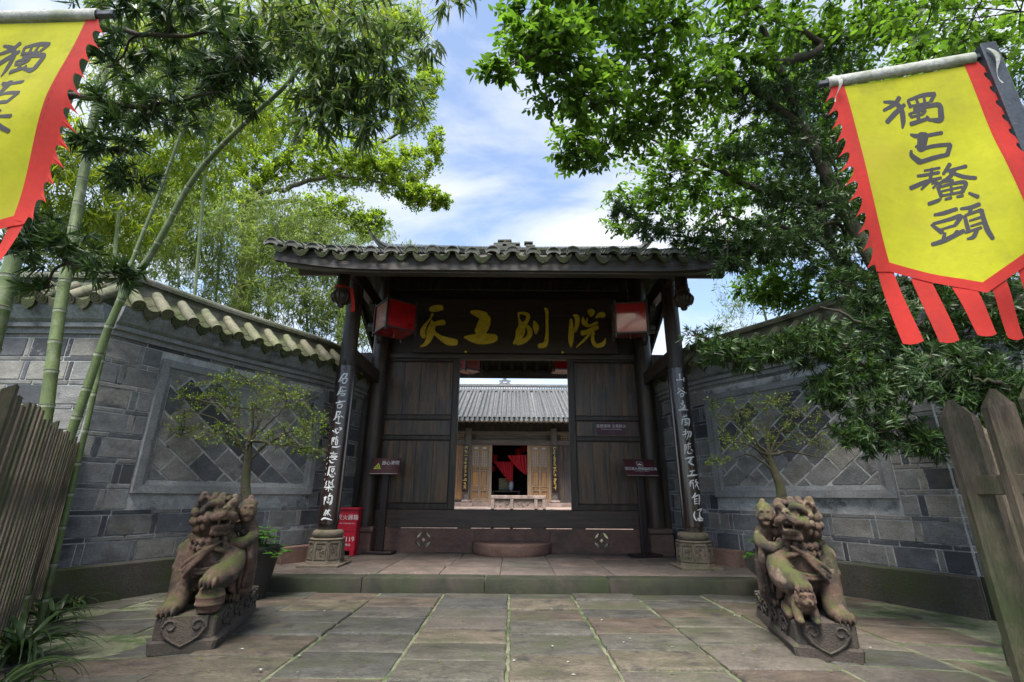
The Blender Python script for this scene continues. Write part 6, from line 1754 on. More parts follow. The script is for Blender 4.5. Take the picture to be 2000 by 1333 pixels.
def stone_lion(front, th, mirror, label):
    root = thing('stone_lion', label, 'statue', (front[0], front[1], 0), 'guardian lions before the gate')
    Mx = Matrix.Translation((front[0], front[1], 0)) @ Matrix.Rotation(th, 4, 'Z')
    put(lion_body(mirror), 'lion_body', 'lion_stone', root, Mx, mirror)
    put(child_figure(), 'child_figure', 'lion_stone', root, Mx, mirror)
    sg = -1 if mirror else 1
    T = lambda x, y, z: tuple(Mx @ Vector((x * sg * .90, y, z)))
    if mirror: put(cub_figure(), 'lion_cub', 'lion_stone', root, Mx, True)
    else:
        s = Sculpt((-.02, -.12, BZ0 - .02), (.30, .22, BZ0 + .26), .0075); c = np.array([.135, .045, BZ0 + .10]); s.ell(c, .108, .01)
        for i in range(5):
            a = i * math.pi / 5
            s.path([c + .108 * np.array([math.cos(a) * math.cos(m), math.sin(a) * math.cos(m), math.sin(m)]) for m in np.linspace(-1.5, 1.5, 9)], .007, .006)
        for m in (-.7, -.25, .2, .65): s.path([c + .108 * np.array([math.cos(a) * math.cos(m), math.sin(a) * math.cos(m), math.sin(m)]) for a in np.linspace(2.6, 6.9, 12)], .007, .006)
        put(s, 'ribboned_ball', 'lion_stone', root, Mx, False)
    # pedestal: rough footing, block with relief
    m = MB().box(-.235, .235, -.03, 1.24, -.03, .085, 0.022); r2 = random.Random(3)
    m.mapv(lambda x, y, z: T(x * (1 + .05 * math.sin(y * 7 + z * 20)), y + .02 * math.sin(x * 15), z)).build('footing', 'base_stone', root)
    pd = MB().box(-.215, .215, -.015, 1.22, .07, BZ0 + .004, 0.012).mapv(lambda x, y, z: T(x, y, z)).build('pedestal', 'base_stone', root)
    # apron with scrolls on the front face
    ap = [(-.16, .225), (-.165, .15), (-.12, .09), (-.06, .055), (0, .03), (.06, .055), (.12, .09), (.165, .15), (.16, .225)]
    MB().prism(ap, lambda a, b, d: T(a, -.016 - d, b), -.004, .018).build('apron', 'base_stone', pd)
    for q in (-1, 1):
        MB().tube([T(q * (.095 + .05 * (1 - i * .07) * math.cos(i * .6)), -.036, .165 + .045 * (1 - i * .07) * math.sin(i * .6)) for i in range(11)], .009, 6).build('scroll', 'base_stone', pd)
    MB().tube([T(a * .93, -.034, b * .95 + .012) for a, b in ap], .008, 6).build('apron_rim', 'base_stone', pd)
    for q in (-1, 1):
        for j, yy in enumerate((.2, .52, .84, 1.08)):
            MB().tube([T(q * .224, yy + .075 * (1 - i * .06) * math.cos(i * .6 + j), .155 + .055 * (1 - i * .06) * math.sin(i * .6 + j)) for i in range(12)], .010, 6).build('scroll', 'base_stone', pd)
            MB().tube([T(q * .222, yy + .08 + .02 * i, .10 + .03 * math.sin(i * 1.1 + j)) for i in range(6)], .009, 6).build('stem_relief', 'base_stone', pd)
            for i in range(4): MB().lathe([(.002, -.012), (.014, -.006), (.016, 0), (.002, .012)], 7, T(q * .222, yy + .10 + .02 * math.cos(i * 1.57), .19 + .02 * math.sin(i * 1.57))).build('petal', 'base_stone', pd)
    return root
stone_lion((-2.30, 3.81), math.radians(15), False, 'mossy stone lion with its paw on a ball and a smiling child at its shoulder')
stone_lion((2.20, 3.75), math.radians(-15), True, 'mossy stone lion with a small cub under its raised paw')
# ================================================================ plants
T_OVAL = (np.array([(0, 0, 0), (.28, -.42, .03), (.28, .42, .03), (.68, -.36, .0), (.68, .36, .0), (1, 0, -.08)]), np.array([(0, 1, 2), (1, 3, 4), (1, 4, 2), (3, 5, 4)]))
T_STRAP = (np.array([(0, -.22, 0), (0, .22, 0), (.45, -.5, .04), (.45, .5, .04), (1, 0, -.06)]), np.array([(0, 2, 3), (0, 3, 1), (2, 4, 3)]))
T_BAMB = (np.array([(0, -.1, 0), (0, .1, 0), (.35, -.5, .03), (.35, .5, .03), (1, 0, -.14)]), np.array([(0, 2, 3), (0, 3, 1), (2, 4, 3)]))
T_RHOM = (np.array([(0, 0, 0), (.45, -.5, 0), (1, 0, 0), (.45, .5, 0)]), np.array([(0, 1, 2), (0, 2, 3)]))
def nrm(A): return A / np.maximum(np.linalg.norm(A, axis=-1, keepdims=True), 1e-9)
def leaves_mesh(tpl, P, D, U, L, Wd):
    V0, F0 = tpl
    D = nrm(D); B = nrm(np.cross(U, D)); Nn = np.cross(D, B)
    V = P[:, None, :] + D[:, None, :] * (V0[None, :, 0:1] * L[:, None, None]) + B[:, None, :] * (V0[None, :, 1:2] * Wd[:, None, None]) + Nn[:, None, :] * (V0[None, :, 2:3] * L[:, None, None])
    F = F0[None] + (np.arange(len(P)) * len(V0))[:, None, None]
    return V.reshape(-1, 3), F.reshape(-1, 3)
def pxblob(x, y, rx, ry, Y, dep):
    c = PY(x, y, Y); d = Y * math.cos(PITCH) + (c[2] - HC) * math.sin(PITCH)
    return c, np.array([rx * d / FPX, dep, ry * d / FPX])
class Plant:
    def __init__(s, name, label, cat, base, bark, group=None):
        s.root = thing(name, label, cat, base, group); s.bark = bark
        s.nodes = []; s.wood = MB(); s.lv = {}
    def limb(s, pts, r0, r1, n=10, part=None, k=None, wob=0.0):
        P = spline(pts, k or max(6, 4 * len(pts)))
        if wob: P[1:-1] += rng.normal(0, wob, (len(P) - 2, 3))
        R = list(np.linspace(r0, r1, len(P)))
        if part: MB().tube(P, R, n).build(part, s.bark, s.root, smooth=60)
        else: s.wood.tube(P, R, n, False)
        s.nodes += [(p, r) for p, r in zip(P, R)]
        return P
    def add(s, mat, tpl, P, D, U, L, Wd):
        s.lv.setdefault((mat, id(tpl)), [tpl, []])[1].append((np.array(P), np.array(D), np.array(U), np.array(L), np.array(Wd)))
    def leaf_twig(s, a, b, kind, mat, ln, wd, n, tipmat=None):
        a, b = np.array(a), np.array(b); d = nrm(b - a); L = np.linalg.norm(b - a)
        if kind == 'whorl':
            t = 1 - rng.random(n) ** 1.5 * min(.9, .10 / max(L, .02)); P = a + (b - a) * t[:, None]
            ra = nrm(np.cross(d, rng.normal(size=(n, 3)))); ph = np.radians(rng.uniform(25, 88, n))[:, None]
            D = d * np.cos(ph) + ra * np.sin(ph); D[:, 2] -= .08
            s.add(mat, T_STRAP, P, D, np.cross(ra, d) + rng.normal(0, .3, (n, 3)) + D * .01 + np.array([0, 0, .8]), ln * rng.uniform(.65, 1.15, n), wd * rng.uniform(.85, 1.2, n))
            if tipmat and rng.random() < .35:
                k = 7; ra = nrm(np.cross(d, rng.normal(size=(k, 3)))); ph = np.radians(rng.uniform(8, 40, k))[:, None]
                s.add(tipmat, T_STRAP, np.tile(b, (k, 1)), d * np.cos(ph) + ra * np.sin(ph), ra, ln * rng.uniform(.3, .5, k), wd * rng.uniform(.7, 1., k))
        elif kind == 'alt':
            t = np.linspace(.2, 1.0, n) + rng.uniform(-.04, .04, n); P = a + (b - a) * t[:, None]
            side = nrm(np.cross(d, np.array([0, 0, 1.]) + rng.normal(0, .35, 3))); sg = np.where(np.arange(n) % 2, 1, -1)[:, None]
            D = d * .55 + side * sg * .8 + np.array([0, 0, -.28]) + rng.normal(0, .22, (n, 3))
            s.add(mat, T_OVAL, P, D, np.array([0, 0, 1.]) + rng.normal(0, .45, (n, 3)), ln * rng.uniform(.4, 1.25, n), wd * rng.uniform(.55, 1.15, n))
        elif kind == 'fan':
            P = b + (a - b) * (rng.random(n) * .45)[:, None]
            D = d * .55 + rng.normal(0, .5, (n, 3)) + np.array([0, 0, -.55])
            s.add(mat, T_BAMB, P, D, np.array([0, 0, 1.]) + rng.normal(0, .6, (n, 3)), ln * rng.uniform(.55, 1.2, n), wd * rng.uniform(.8, 1.2, n))
        else:
            t = rng.uniform(.1, 1.05, n); P = a + (b - a) * t[:, None] + rng.normal(0, ln * .35, (n, 3))
            D = d * .5 + rng.normal(0, .7, (n, 3)) + np.array([0, 0, .05])
            s.add(mat, T_RHOM, P, D, np.array([0, 0, 1.]) + rng.normal(0, .5, (n, 3)), ln * rng.uniform(.6, 1.25, n), wd * rng.uniform(.8, 1.2, n))
    def blob(s, c, rad, ntw, kind, mat, ln, wd, nl, tipmat=None, twr=.004, tl=(.15, .4), main=True, bias=2.4, droop=.0, mr=.018):
        c = np.array(c); rad = np.array(rad)
        i = min(range(len(s.nodes)), key=lambda q: np.linalg.norm(s.nodes[q][0] - c)); a, ar = s.nodes[i]
        spine = [a]
        if main:
            mid = a * .5 + c * .5 + rng.normal(0, .06, 3) * np.linalg.norm(c - a); mid[2] += .08 * np.linalg.norm(c - a)
            far = c + (c - a) / max(np.linalg.norm(c - a), .01) * rad * .55
            spine = spline([a, mid, c, far], 12); r0 = min(ar * .75, mr)
            s.wood.tube(spine, list(np.linspace(r0, twr, 12)), 6, False)
            for p in spine[4:]: s.nodes.append((p, twr * 1.4))
        # secondary branches spread from the spine, twigs from them
        nsec = max(3, int(ntw ** .5)); sec = [np.array(p) for p in spine[4:]] if main else [a]
        for k in range(nsec):
            u = nrm(rng.normal(size=3)); q = c + u * rad * rng.random() ** (1 / 2.0) * .85
            sa = sec[int(rng.integers(len(spine[4:]) if main else 1))]
            P = spline([sa, (sa + q) / 2 + rng.normal(0, .05, 3) * np.linalg.norm(q - sa) + np.array([0, 0, -droop * .3]), q], 6)
            s.wood.tube(P, list(np.linspace(twr * 1.6, twr * .8, 6)), 4, False); sec += [p for p in P[2:]]
        SA = np.array(sec)
        for k in range(ntw):
            u = nrm(rng.normal(size=3)); q = c + u * rad * rng.random() ** (1 / bias)
            j = int(np.argmin(np.linalg.norm(SA - q, axis=1))); b0 = SA[j]
            v = q - b0; Lv = np.linalg.norm(v); mx = rng.uniform(*tl)
            st_ = b0 if Lv < mx * 2.0 else q - v / Lv * mx * 1.6
            q = q + np.array([0, 0, -droop * rng.random()])
            s.wood.tube([b0, (b0 + q) / 2 + rng.normal(0, .02, 3), q], [twr * .8, twr * .6, twr * .35], 3, False)
            s.leaf_twig(st_ if Lv > 1e-3 else q - np.array([0, 0, .05]), q, kind, mat, ln, wd, nl, tipmat)
    def done(s, crown='crown', wood='branches'):
        if s.wood.f:
            o = s.wood.build(wood, s.bark, s.root, smooth=60); o['kind'] = 'stuff'
        bym = {}
        for (mat, _), (tpl, L) in s.lv.items():
            a = [np.concatenate([q[i] for q in L]) for i in range(5)]
            bym.setdefault(mat, []).append(leaves_mesh(tpl, *a))
        for i, (mat, ms) in enumerate(bym.items()):
            V = []; F = []; o_ = 0
            for v, f in ms: V.append(v); F.append(f + o_); o_ += len(v)
            o = npmesh(crown if i == 0 else 'young_leaves', np.vstack(V), np.vstack(F), mat, s.root); o['kind'] = 'stuff'
        return s.root

# ---------------- broad-leaved tree leaning over from beyond the picket fence
bt = Plant('broadleaf_tree', 'tall broad leaved tree with bright green oval leaves arching over the picket fence', 'tree', (4.9, 4.9, 0), 'bark')
bt.limb([(4.9, 4.9, -.05), (4.8, 5.0, 1.6), (4.45, 5.1, 3.4), (4.0, 5.1, 5.2), (3.4, 4.8, 7.2)], .12, .05, 12, 'trunk')
tips = [((1500, 375, 5.8), (1420, 340, 5.9), (1330, 300, 6.0), (1230, 260, 6.0)), ((1480, 180, 5.0), (1340, 165, 4.8), (1240, 105, 4.4), (1130, 60, 3.9), (1040, 110, 3.5)), ((1600, 90, 5.0), (1480, 20, 4.5), (1300, -40, 4.0), (1150, -20, 3.6)), ((1600, 470, 6.4), (1480, 440, 6.8), (1400, 420, 7.0))]
for k, tp in enumerate(tips):
    bt.limb([[(4.2, 5.1, 4.5), (3.9, 5.1, 5.5), (3.5, 4.9, 6.6), (4.5, 5.1, 3.2)][k]] + [PY(*q) for q in tp], .065, .014, 8, wob=.02)
for (x, y, rx, ry, Y, dep, n) in ((1060, 70, 110, 75, 3.5, .35, 60), (985, 135, 70, 26, 3.3, .12, 10), (1120, 165, 120, 85, 3.8, .45, 75), (1250, 70, 150, 90, 4.0, .5, 90), (1200, 250, 130, 80, 4.8, .6, 95), (1130, 300, 70, 45, 4.8, .4, 30),
        (1330, 180, 130, 90, 4.6, .6, 90), (1330, 330, 140, 90, 5.8, .7, 110), (1440, 70, 140, 100, 4.6, .7, 100), (1260, 410, 100, 60, 6.6, .7, 90), (1400, 400, 110, 90, 7.0, .8, 110), (1480, 250, 120, 120, 6.0, .8, 110), (1620, 70, 140, 90, 5.2, .7, 100),
        (1780, 60, 160, 90, 5.4, .8, 110), (1930, 90, 120, 130, 5.2, .7, 90), (1520, 480, 110, 90, 8.4, .8, 200), (1560, 575, 110, 50, 9.2, .6, 200), (1480, 560, 60, 40, 9.4, .5, 60), (1560, 170, 110, 90, 6.6, .6, 120), (1620, 420, 110, 90, 8.0, .6, 180), (1350, 505, 60, 30, 7.4, .4, 25), (1700, 330, 160, 150, 7.5, .8, 330), (1900, 400, 160, 200, 7.5, .8, 330), (1640, 200, 120, 100, 7.5, .8, 200), (1820, 180, 140, 120, 7.2, .8, 240), (1100, 20, 150, 60, 3.6, .5, 70), (1250, -70, 260, 70, 3.6, .8, 90), (1650, -60, 300, 80, 4.4, .8, 90), (1480, 350, 90, 70, 7.6, .6, 80)):
    c, r = pxblob(x, y, rx, ry, Y, dep)
    bt.blob(c, r, int(n * 2.1), 'alt', 'leaf_broad', .098, .056, 9, twr=.0045, tl=(.2, .42))
for (c, r, n) in (((3.4, 1.4, 5.2), (1.3, 1.4, .6), 120), ((4.0, -.4, 5.4), (1.4, 1.3, .6), 90), ((4.4, 3.0, 5.6), (1.2, 1.4, .9), 120)):
    bt.blob(c, r, n, 'alt', 'leaf_broad', .105, .06, 9, twr=.005, tl=(.25, .5))
bt.done()

# ---------------- pale green tree behind the left-hand wall
mt_ = Plant('pale_green_tree', 'pale yellow green leafy tree rising behind the wall and the gate roof', 'tree', PZ(470, 1000, 0.0) * np.array([0, 0, 0]) + np.array([-7.3, 12.6, 0]), 'bark_grey')
tb0 = PY(478, 560, 12.6)
mt_.limb([(tb0[0] + .1, 12.6, -.05), tb0, PY(485, 440, 12.7), PY(500, 370, 12.8), PY(560, 300, 12.8)], .27, .12, 12, 'trunk')
for tp in (((500, 380), (560, 365), (640, 345), (720, 352), (790, 365), (840, 380)), ((530, 330), (590, 270), (610, 250), (640, 240)), ((560, 300), (620, 210), (700, 160), (790, 130)), ((485, 430), (440, 330), (420, 230), (430, 120)), ((500, 400), (600, 395), (680, 440), (720, 470)), ((640, 345), (700, 300), (780, 260), (830, 230))):
    mt_.limb([PY(x, y, 12.4) for x, y in tp], .085, .02, 7, wob=.03)
for (x, y, rx, ry, dep, n) in ((560, 240, 120, 80, 1.2, 240), (660, 320, 120, 60, 1.2, 240), (770, 330, 80, 60, 1.0, 170), (820, 385, 55, 26, .6, 90), (800, 210, 55, 80, .8, 130), (840, 150, 30, 60, .5, 50), (700, 180, 110, 80, 1.2, 190), (640, 420, 90, 40, 1.0, 130), (720, 440, 50, 35, .6, 80), (440, 230, 110, 100, 1.2, 210), (430, 400, 110, 90, 1.0, 190), (520, 330, 80, 60, 1.0, 130), (760, 80, 90, 90, 1.0, 150), (560, 90, 140, 90, 1.3, 200), (330, 330, 90, 90, 1.0, 150), (850, 290, 22, 60, .4, 45), (860, 395, 24, 16, .4, 24), (560, 480, 90, 60, 1.0, 130)):
    c, r = pxblob(x, y, rx, ry, 12.4, dep)
    mt_.blob(c, r, int(n * 1.9), 'small', 'leaf_maple', .088, .052, 23, twr=.005, tl=(.35, .8))
mt_.done()

# ---------------- bamboo thicket that fills the view over the walls
def thicket(name, label, blobs, mat, ln, wd, n_per, culms):
    L = [[], [], [], [], []]
    m = MB()
    for (x0, y0, x1, y1, Y) in culms: m.tube([PY(x0, y0, Y), PY((x0 + x1) / 2 + 3, (y0 + y1) / 2, Y), PY(x1, y1, Y)], [.03, .028, .02], 6, False)
    for (x, y, rx, ry, Y, dep, k) in blobs:
        c, r = pxblob(x, y, rx, ry, Y, dep)
        q = c + nrm(rng.normal(size=(k, 3))) * r * (rng.random((k, 1)) ** .45)
        for p in q:
            n = n_per; d = nrm(rng.normal(size=3) + np.array([0, 0, -.2]))
            P = p + rng.normal(0, .05, (n, 3)); D = d * .6 + rng.normal(0, .55, (n, 3)) + np.array([0, 0, -.5])
            L[0].append(P); L[1].append(D); L[2].append(np.array([0, 0, 1.]) + rng.normal(0, .6, (n, 3))); L[3].append(ln * rng.uniform(.5, 1.2, n)); L[4].append(wd * rng.uniform(.7, 1.2, n))
            m.tube([p + np.array([0, 0, .12]) + rng.normal(0, .05, 3), p], [.004, .002], 3, False)
    V, F = leaves_mesh(T_BAMB, *[np.concatenate(q) for q in L])
    o = npmesh(name, V, F, mat); tag(o, label, 'bamboo', kind='stuff')
    w = m.build('bamboo_twigs', 'culm', o); w['kind'] = 'stuff'
thicket('bamboo_thicket', 'mass of fine grey green bamboo leaves over the left garden wall and gate', [(420, 500, 160, 90, 10.5, 1.0, 900), (600, 520, 120, 90, 11, 1.0, 1000), (650, 610, 70, 60, 11, .8, 420), (330, 430, 120, 80, 9.5, 1.0, 560), (240, 480, 120, 70, 8.5, .8, 420), (540, 430, 120, 60, 11, 1.0, 480), (80, 470, 120, 90, 7.5, .8, 380), (760, 500, 60, 60, 11.5, .6, 120), (700, 640, 40, 60, 10.5, .6, 160), (500, 590, 130, 50, 10.5, .8, 500), (660, 470, 60, 60, 11.5, .8, 200)], 'leaf_grove', .17, .026, 9,
        [(520, 640, 545, 380, 10.6), (600, 660, 590, 420, 10.9), (420, 600, 440, 330, 10.2), (350, 560, 330, 330, 9.2), (660, 680, 665, 480, 11)])
thicket('bamboo_thicket', 'sparse fine bamboo sprays against the sky above the right garden wall', [(1450, 590, 60, 50, 10.5, .6, 110), (1420, 640, 40, 30, 10.5, .5, 50), (1480, 560, 40, 30, 10.5, .5, 60)], 'leaf_grove', .13, .02, 7, [(1500, 640, 1470, 540, 10.5)])

thicket('bamboo_thicket', 'bright yellow green bamboo crowns above the straight wall beside the banner', [(150, 330, 130, 110, 6.5, .8, 330), (300, 120, 180, 120, 6.5, .8, 460), (480, 40, 180, 80, 6.5, .8, 360), (330, 330, 130, 90, 7.5, .8, 330), (430, 240, 110, 90, 7.5, .8, 260), (60, 300, 100, 120, 6.0, .6, 230), (640, 30, 130, 60, 6.5, .6, 190), (200, 440, 150, 60, 7.0, .7, 260), (770, 40, 80, 60, 6.8, .5, 90)], 'leaf_bright', .16, .028, 12, [(205, 700, 260, 60, 6.6), (370, 700, 420, 40, 7.2)])

# ---------------- bamboo stems in front of the left-hand wall
def bamboo(label, path, r0, r1, blobs, node=0.30, seed=1, big=.15):
    P = spline(path, 60)
    root = Plant('bamboo', label, 'bamboo', (float(P[0][0]), float(P[0][1]), 0), 'culm', 'bamboo stems beside the slatted fence')
    S = np.concatenate([[0], np.cumsum(np.linalg.norm(np.diff(P, axis=0), axis=1))])
    pts = []; R = []; q = 0.0
    r2 = random.Random(seed)
    rad = lambda s: r0 + (r1 - r0) * s / S[-1]
    at = lambda s: np.array([np.interp(s, S, P[:, i]) for i in range(3)])
    nodes = []
    while q < S[-1]:
        nx = min(q + node * r2.uniform(.85, 1.15), S[-1]); nodes.append(nx)
        for t, f in ((q + .002, 1.0), ((q + nx) / 2, .965), (nx - .02, .985), (nx - .006, 1.07), (nx, 1.0)):
            if not pts or t > pts[-1][1]: pts.append((at(t), t)); R.append(rad(t) * f)
        q = nx
    MB().tube([p for p, _ in pts], R, 14).build('stem', 'culm', root.root, smooth=50)
    for nx in nodes[:-1]:
        d = nrm(at(nx + .01) - at(nx - .01)); p = at(nx)
        MB().tube([p - d * .007, p - d * .002, p + d * .004], [rad(nx) * 1.04, rad(nx) * 1.12, rad(nx) * 1.03], 14, False).build('node_ring', 'culm_node', root.root, smooth=60)
        MB().tube([p - d * .030, p - d * .018, p - d * .0075], [rad(nx) * 1.004, rad(nx) * 1.02, rad(nx) * 1.085], 14, False).build('bloom_ring', 'culm_bloom', root.root, smooth=60)
    root.nodes += [(p, rad(s_) * .25) for p, s_ in zip(P[25:], S[25:])]
    for (x, y, rx, ry, Y, dep, n) in blobs:
        c, r = pxblob(x, y, rx, ry, Y, dep)
        root.blob(c, r, n, 'fan', 'leaf_bamboo', big, .021, 9, twr=.003, tl=(.15, .35), droop=.12, mr=.008)
    root.done('leaves', 'twigs')
G0 = lambda x, y, Y: PY(x, y, Y)
def grounded(px, Y): p = [G0(a, b, Y_) for (a, b), Y_ in zip(px, Y)]; b = p[0].copy(); e = (p[1] - p[0]); b = p[0] - e * (p[0][2] / max(e[2], .05)); b[2] = -.05; return [b] + p
bamboo('thick bamboo stem beside the banner, bending over it', grounded([(-8, 640), (35, 480), (110, 240), (185, 50), (250, -90)], [3.3, 3.3, 3.2, 3.1, 3.0]), .064, .045, [(300, 20, 160, 70, 2.9, .35, 60), (180, -60, 200, 60, 2.7, .5, 50), (420, 60, 120, 70, 3.1, .3, 45)], seed=1)
bamboo('upright bamboo stem rising from the slatted fence', grounded([(88, 820), (112, 640), (135, 500), (160, 360), (190, 200), (230, 20)], [4.1, 4.1, 4.1, 4.1, 4.0, 4.0]), .058, .035, [(260, 150, 130, 90, 3.8, .4, 60), (380, 210, 90, 60, 4.0, .4, 40)], seed=2)
bamboo('long bamboo stem leaning far over towards the gate roof', grounded([(145, 830), (225, 610), (300, 490), (385, 340), (490, 230), (560, 165), (640, 60)], [4.2, 4.2, 4.1, 4.0, 3.8, 3.6, 3.2]), .045, .018, [(560, 70, 100, 80, 2.9, .3, 90), (690, 90, 110, 80, 2.7, .3, 120), (640, 190, 90, 70, 2.8, .25, 75), (760, 170, 90, 55, 2.8, .25, 60), (720, 230, 30, 45, 2.8, .15, 16), (600, -30, 220, 50, 2.6, .4, 90), (820, 70, 60, 50, 2.9, .25, 22), (880, -5, 60, 20, 2.8, .15, 12)], seed=3, big=.145)
bamboo('thin bamboo stem close beside the long leaning one', grounded([(165, 850), (212, 650), (262, 500), (310, 380), (350, 270), (390, 150)], [4.35, 4.35, 4.35, 4.4, 4.4, 4.4]), .026, .014, [(430, 140, 80, 70, 4.2, .3, 40), (330, 110, 80, 60, 4.2, .3, 35)], seed=4)

# ---------------- dark narrow-leaved yew-like trees
def yew(label, trunk, limbs, blobs, ln, wd, tipm, r=.11, group='dark yew trees'):
    p = Plant('yew_tree', label, 'tree', (float(trunk[0][0]), float(trunk[0][1]), 0), 'bark', group)
    p.limb(trunk, r, r * .18, 10, 'trunk')
    for l in limbs: p.limb(l, .032, .008, 7, wob=.012)
    for (x, y, rx, ry, Y, dep, n, nl) in blobs:
        c, rr = pxblob(x, y, rx, ry, Y, dep)
        p.blob(c, rr, n, 'whorl', 'leaf_yew', ln, wd, nl, tipm, twr=.003, tl=(.08, .2), mr=.012)
    p.done()
yew('dark yew beside the yellow banner with the bamboo, long glossy leaves', [(-3.5, 2.3, -.05), (-3.45, 2.35, 1.4), (-3.3, 2.45, 2.6), (-3.0, 2.5, 3.6)],
    [[(-3.25, 2.45, 2.7), PY(40, 200, 2.6), PY(150, 188, 2.6), PY(250, 208, 2.6), PY(330, 200, 2.6), PY(430, 180, 2.6)], [(-3.4, 2.4, 2.0), PY(40, 480, 2.9), PY(150, 520, 2.9), PY(260, 545, 2.9)], [(-3.1, 2.5, 3.3), PY(150, 60, 2.6), PY(300, 70, 2.5), PY(450, 60, 2.5)]],
    [(290, 215, 130, 40, 2.6, .2, 26, 34), (400, 150, 80, 45, 2.6, .2, 22, 34), (240, 110, 80, 45, 2.6, .2, 16, 34), (240, 280, 90, 45, 2.65, .2, 18, 34), (470, 110, 70, 60, 2.5, .2, 26, 34), (490, 210, 45, 20, 2.6, .15, 6, 30), (120, 490, 110, 45, 2.9, .2, 26, 34), (230, 540, 60, 25, 2.9, .15, 10, 32), (260, 350, 50, 30, 2.8, .15, 8, 30), (50, 420, 70, 40, 2.8, .2, 12, 32), (330, 20, 140, 40, 2.4, .25, 22, 34), (10, 200, 30, 40, 2.45, .1, 0, 20), (90, 560, 50, 20, 2.95, .1, 6, 30)], .115, .0135, None, .09)
yb = [(4.55, 4.55, -.05), (4.45, 4.5, 1.4), (4.1, 4.45, 2.5), (3.75, 4.5, 3.3)]
yew('dark yew with whorled leaves hanging before the right lozenge panel', yb,
    [[(4.3, 4.48, 1.9), PY(1640, 700, 4.3), PY(1520, 680, 4.4), PY(1420, 670, 4.5), PY(1350, 655, 4.6)], [(4.2, 4.46, 2.2), PY(1700, 640, 4.2), PY(1600, 600, 4.2)], [(4.45, 4.5, 1.4), PY(1740, 830, 4.2), PY(1660, 850, 4.2)]],
    [(1600, 680, 130, 55, 4.3, .3, 150, 24), (1460, 690, 100, 38, 4.45, .25, 85, 24), (1370, 660, 45, 26, 4.6, .15, 22, 22), (1400, 690, 40, 25, 4.5, .15, 16, 22), (1700, 760, 110, 70, 4.2, .3, 150, 24), (1700, 850, 80, 50, 4.2, .25, 80, 24), (1780, 660, 110, 70, 4.2, .3, 130, 24), (1720, 610, 70, 50, 4.3, .3, 80, 24), (1660, 560, 60, 40, 4.4, .25, 50, 24), (1800, 860, 60, 40, 4.1, .25, 45, 24), (1610, 760, 40, 30, 4.3, .2, 26, 22)], .088, .0125, 'leaf_yew_tip', .075)
yew('tall dark yew reaching over the end of the gate roof', [(4.7, 5.75, -.05), (4.6, 5.7, 2.2), (4.3, 5.6, 4.2), (3.9, 5.4, 6.2)],
    [[(4.35, 5.6, 3.6), PY(1640, 440, 5.2), PY(1520, 470, 5.1), PY(1400, 470, 5.0), PY(1280, 450, 5.0), PY(1200, 400, 5.1)], [(4.2, 5.55, 4.6), PY(1600, 300, 5.2), PY(1540, 220, 5.2), PY(1440, 160, 5.0)], [(4.25, 5.6, 4.2), PY(1640, 350, 5.1), PY(1590, 260, 5.0)]],
    [(1500, 470, 110, 45, 5.05, .3, 130, 24), (1390, 470, 80, 32, 5.0, .25, 80, 24), (1290, 450, 60, 26, 5.0, .2, 40, 22), (1215, 415, 36, 26, 5.05, .15, 18, 20), (1580, 400, 110, 70, 5.1, .35, 150, 24), (1560, 290, 100, 70, 5.1, .35, 140, 24), (1500, 190, 90, 60, 5.0, .35, 110, 24), (1440, 170, 60, 60, 5.0, .3, 60, 24), (1620, 180, 90, 80, 5.2, .35, 110, 24), (1640, 510, 90, 50, 5.1, .3, 100, 24), (1420, 520, 50, 18, 5.0, .15, 22, 22), (1530, 370, 60, 50, 5.0, .2, 60, 24), (1600, 100, 80, 60, 5.2, .3, 60, 24), (1440, 300, 50, 30, 5.0, .2, 30, 22)], .095, .0135, 'leaf_yew_tip', .12)
yew('dark yew crowding behind the pointed pickets', [(4.75, 3.95, -.05), (4.7, 3.95, 1.6), (4.55, 4.0, 3.4), (4.4, 4.0, 4.8)],
    [[(4.6, 4.0, 2.6), PY(1900, 560, 3.9), PY(1800, 520, 4.0)], [(4.7, 3.95, 1.5), PY(1960, 760, 3.6), PY(1900, 740, 3.6)]],
    [(1930, 620, 110, 100, 4.0, .35, 190, 24), (1870, 740, 110, 80, 3.9, .3, 150, 24), (1970, 780, 80, 90, 3.7, .3, 110, 24), (1820, 520, 110, 80, 4.3, .35, 140, 24), (1960, 480, 90, 100, 4.3, .35, 130, 24), (1960, 900, 60, 80, 3.7, .25, 60, 24), (1880, 320, 130, 100, 4.8, .35, 130, 24), (1960, 220, 70, 80, 4.6, .3, 70, 24)], .092, .0135, 'leaf_yew_tip', .10)

# ---------------- unseen tree behind the camera, added only to mirror in the lantern film
nt_ = Plant('reflection_tree', 'added broad leaved tree out of view, mirrored in the lantern film', 'tree', (1.4, -6.5, 0), 'bark')
nt_.limb([(1.4, -6.5, -.05), (1.3, -6.4, 2.0), (1.0, -6.2, 3.6), (.8, -6.0, 5.2)], .18, .07, 10, 'trunk')
for e in ((-2.5, -5.5, 4.6), (3.8, -5.6, 4.4), (-.6, -5.4, 5.6), (2.2, -5.8, 5.8)): nt_.limb([(1.1, -6.3, 3.0), (np.array((1.1, -6.3, 3.4)) + e) / 2, e], .06, .015, 7, wob=.03)
for (c, r, n) in (((-2.4, -5.4, 4.6), (1.3, 1.0, .9), 90), ((3.6, -5.6, 4.5), (1.3, 1.0, .9), 90), ((-.4, -5.4, 5.5), (1.2, 1.0, .9), 80), ((2.2, -5.6, 5.6), (1.3, 1.0, .9), 80), ((1.0, -5.6, 4.2), (1.0, .9, .6), 40)):
    nt_.blob(c, r, n, 'alt', 'leaf_broad', .11, .065, 9, twr=.006, tl=(.3, .6))
nt_.done()

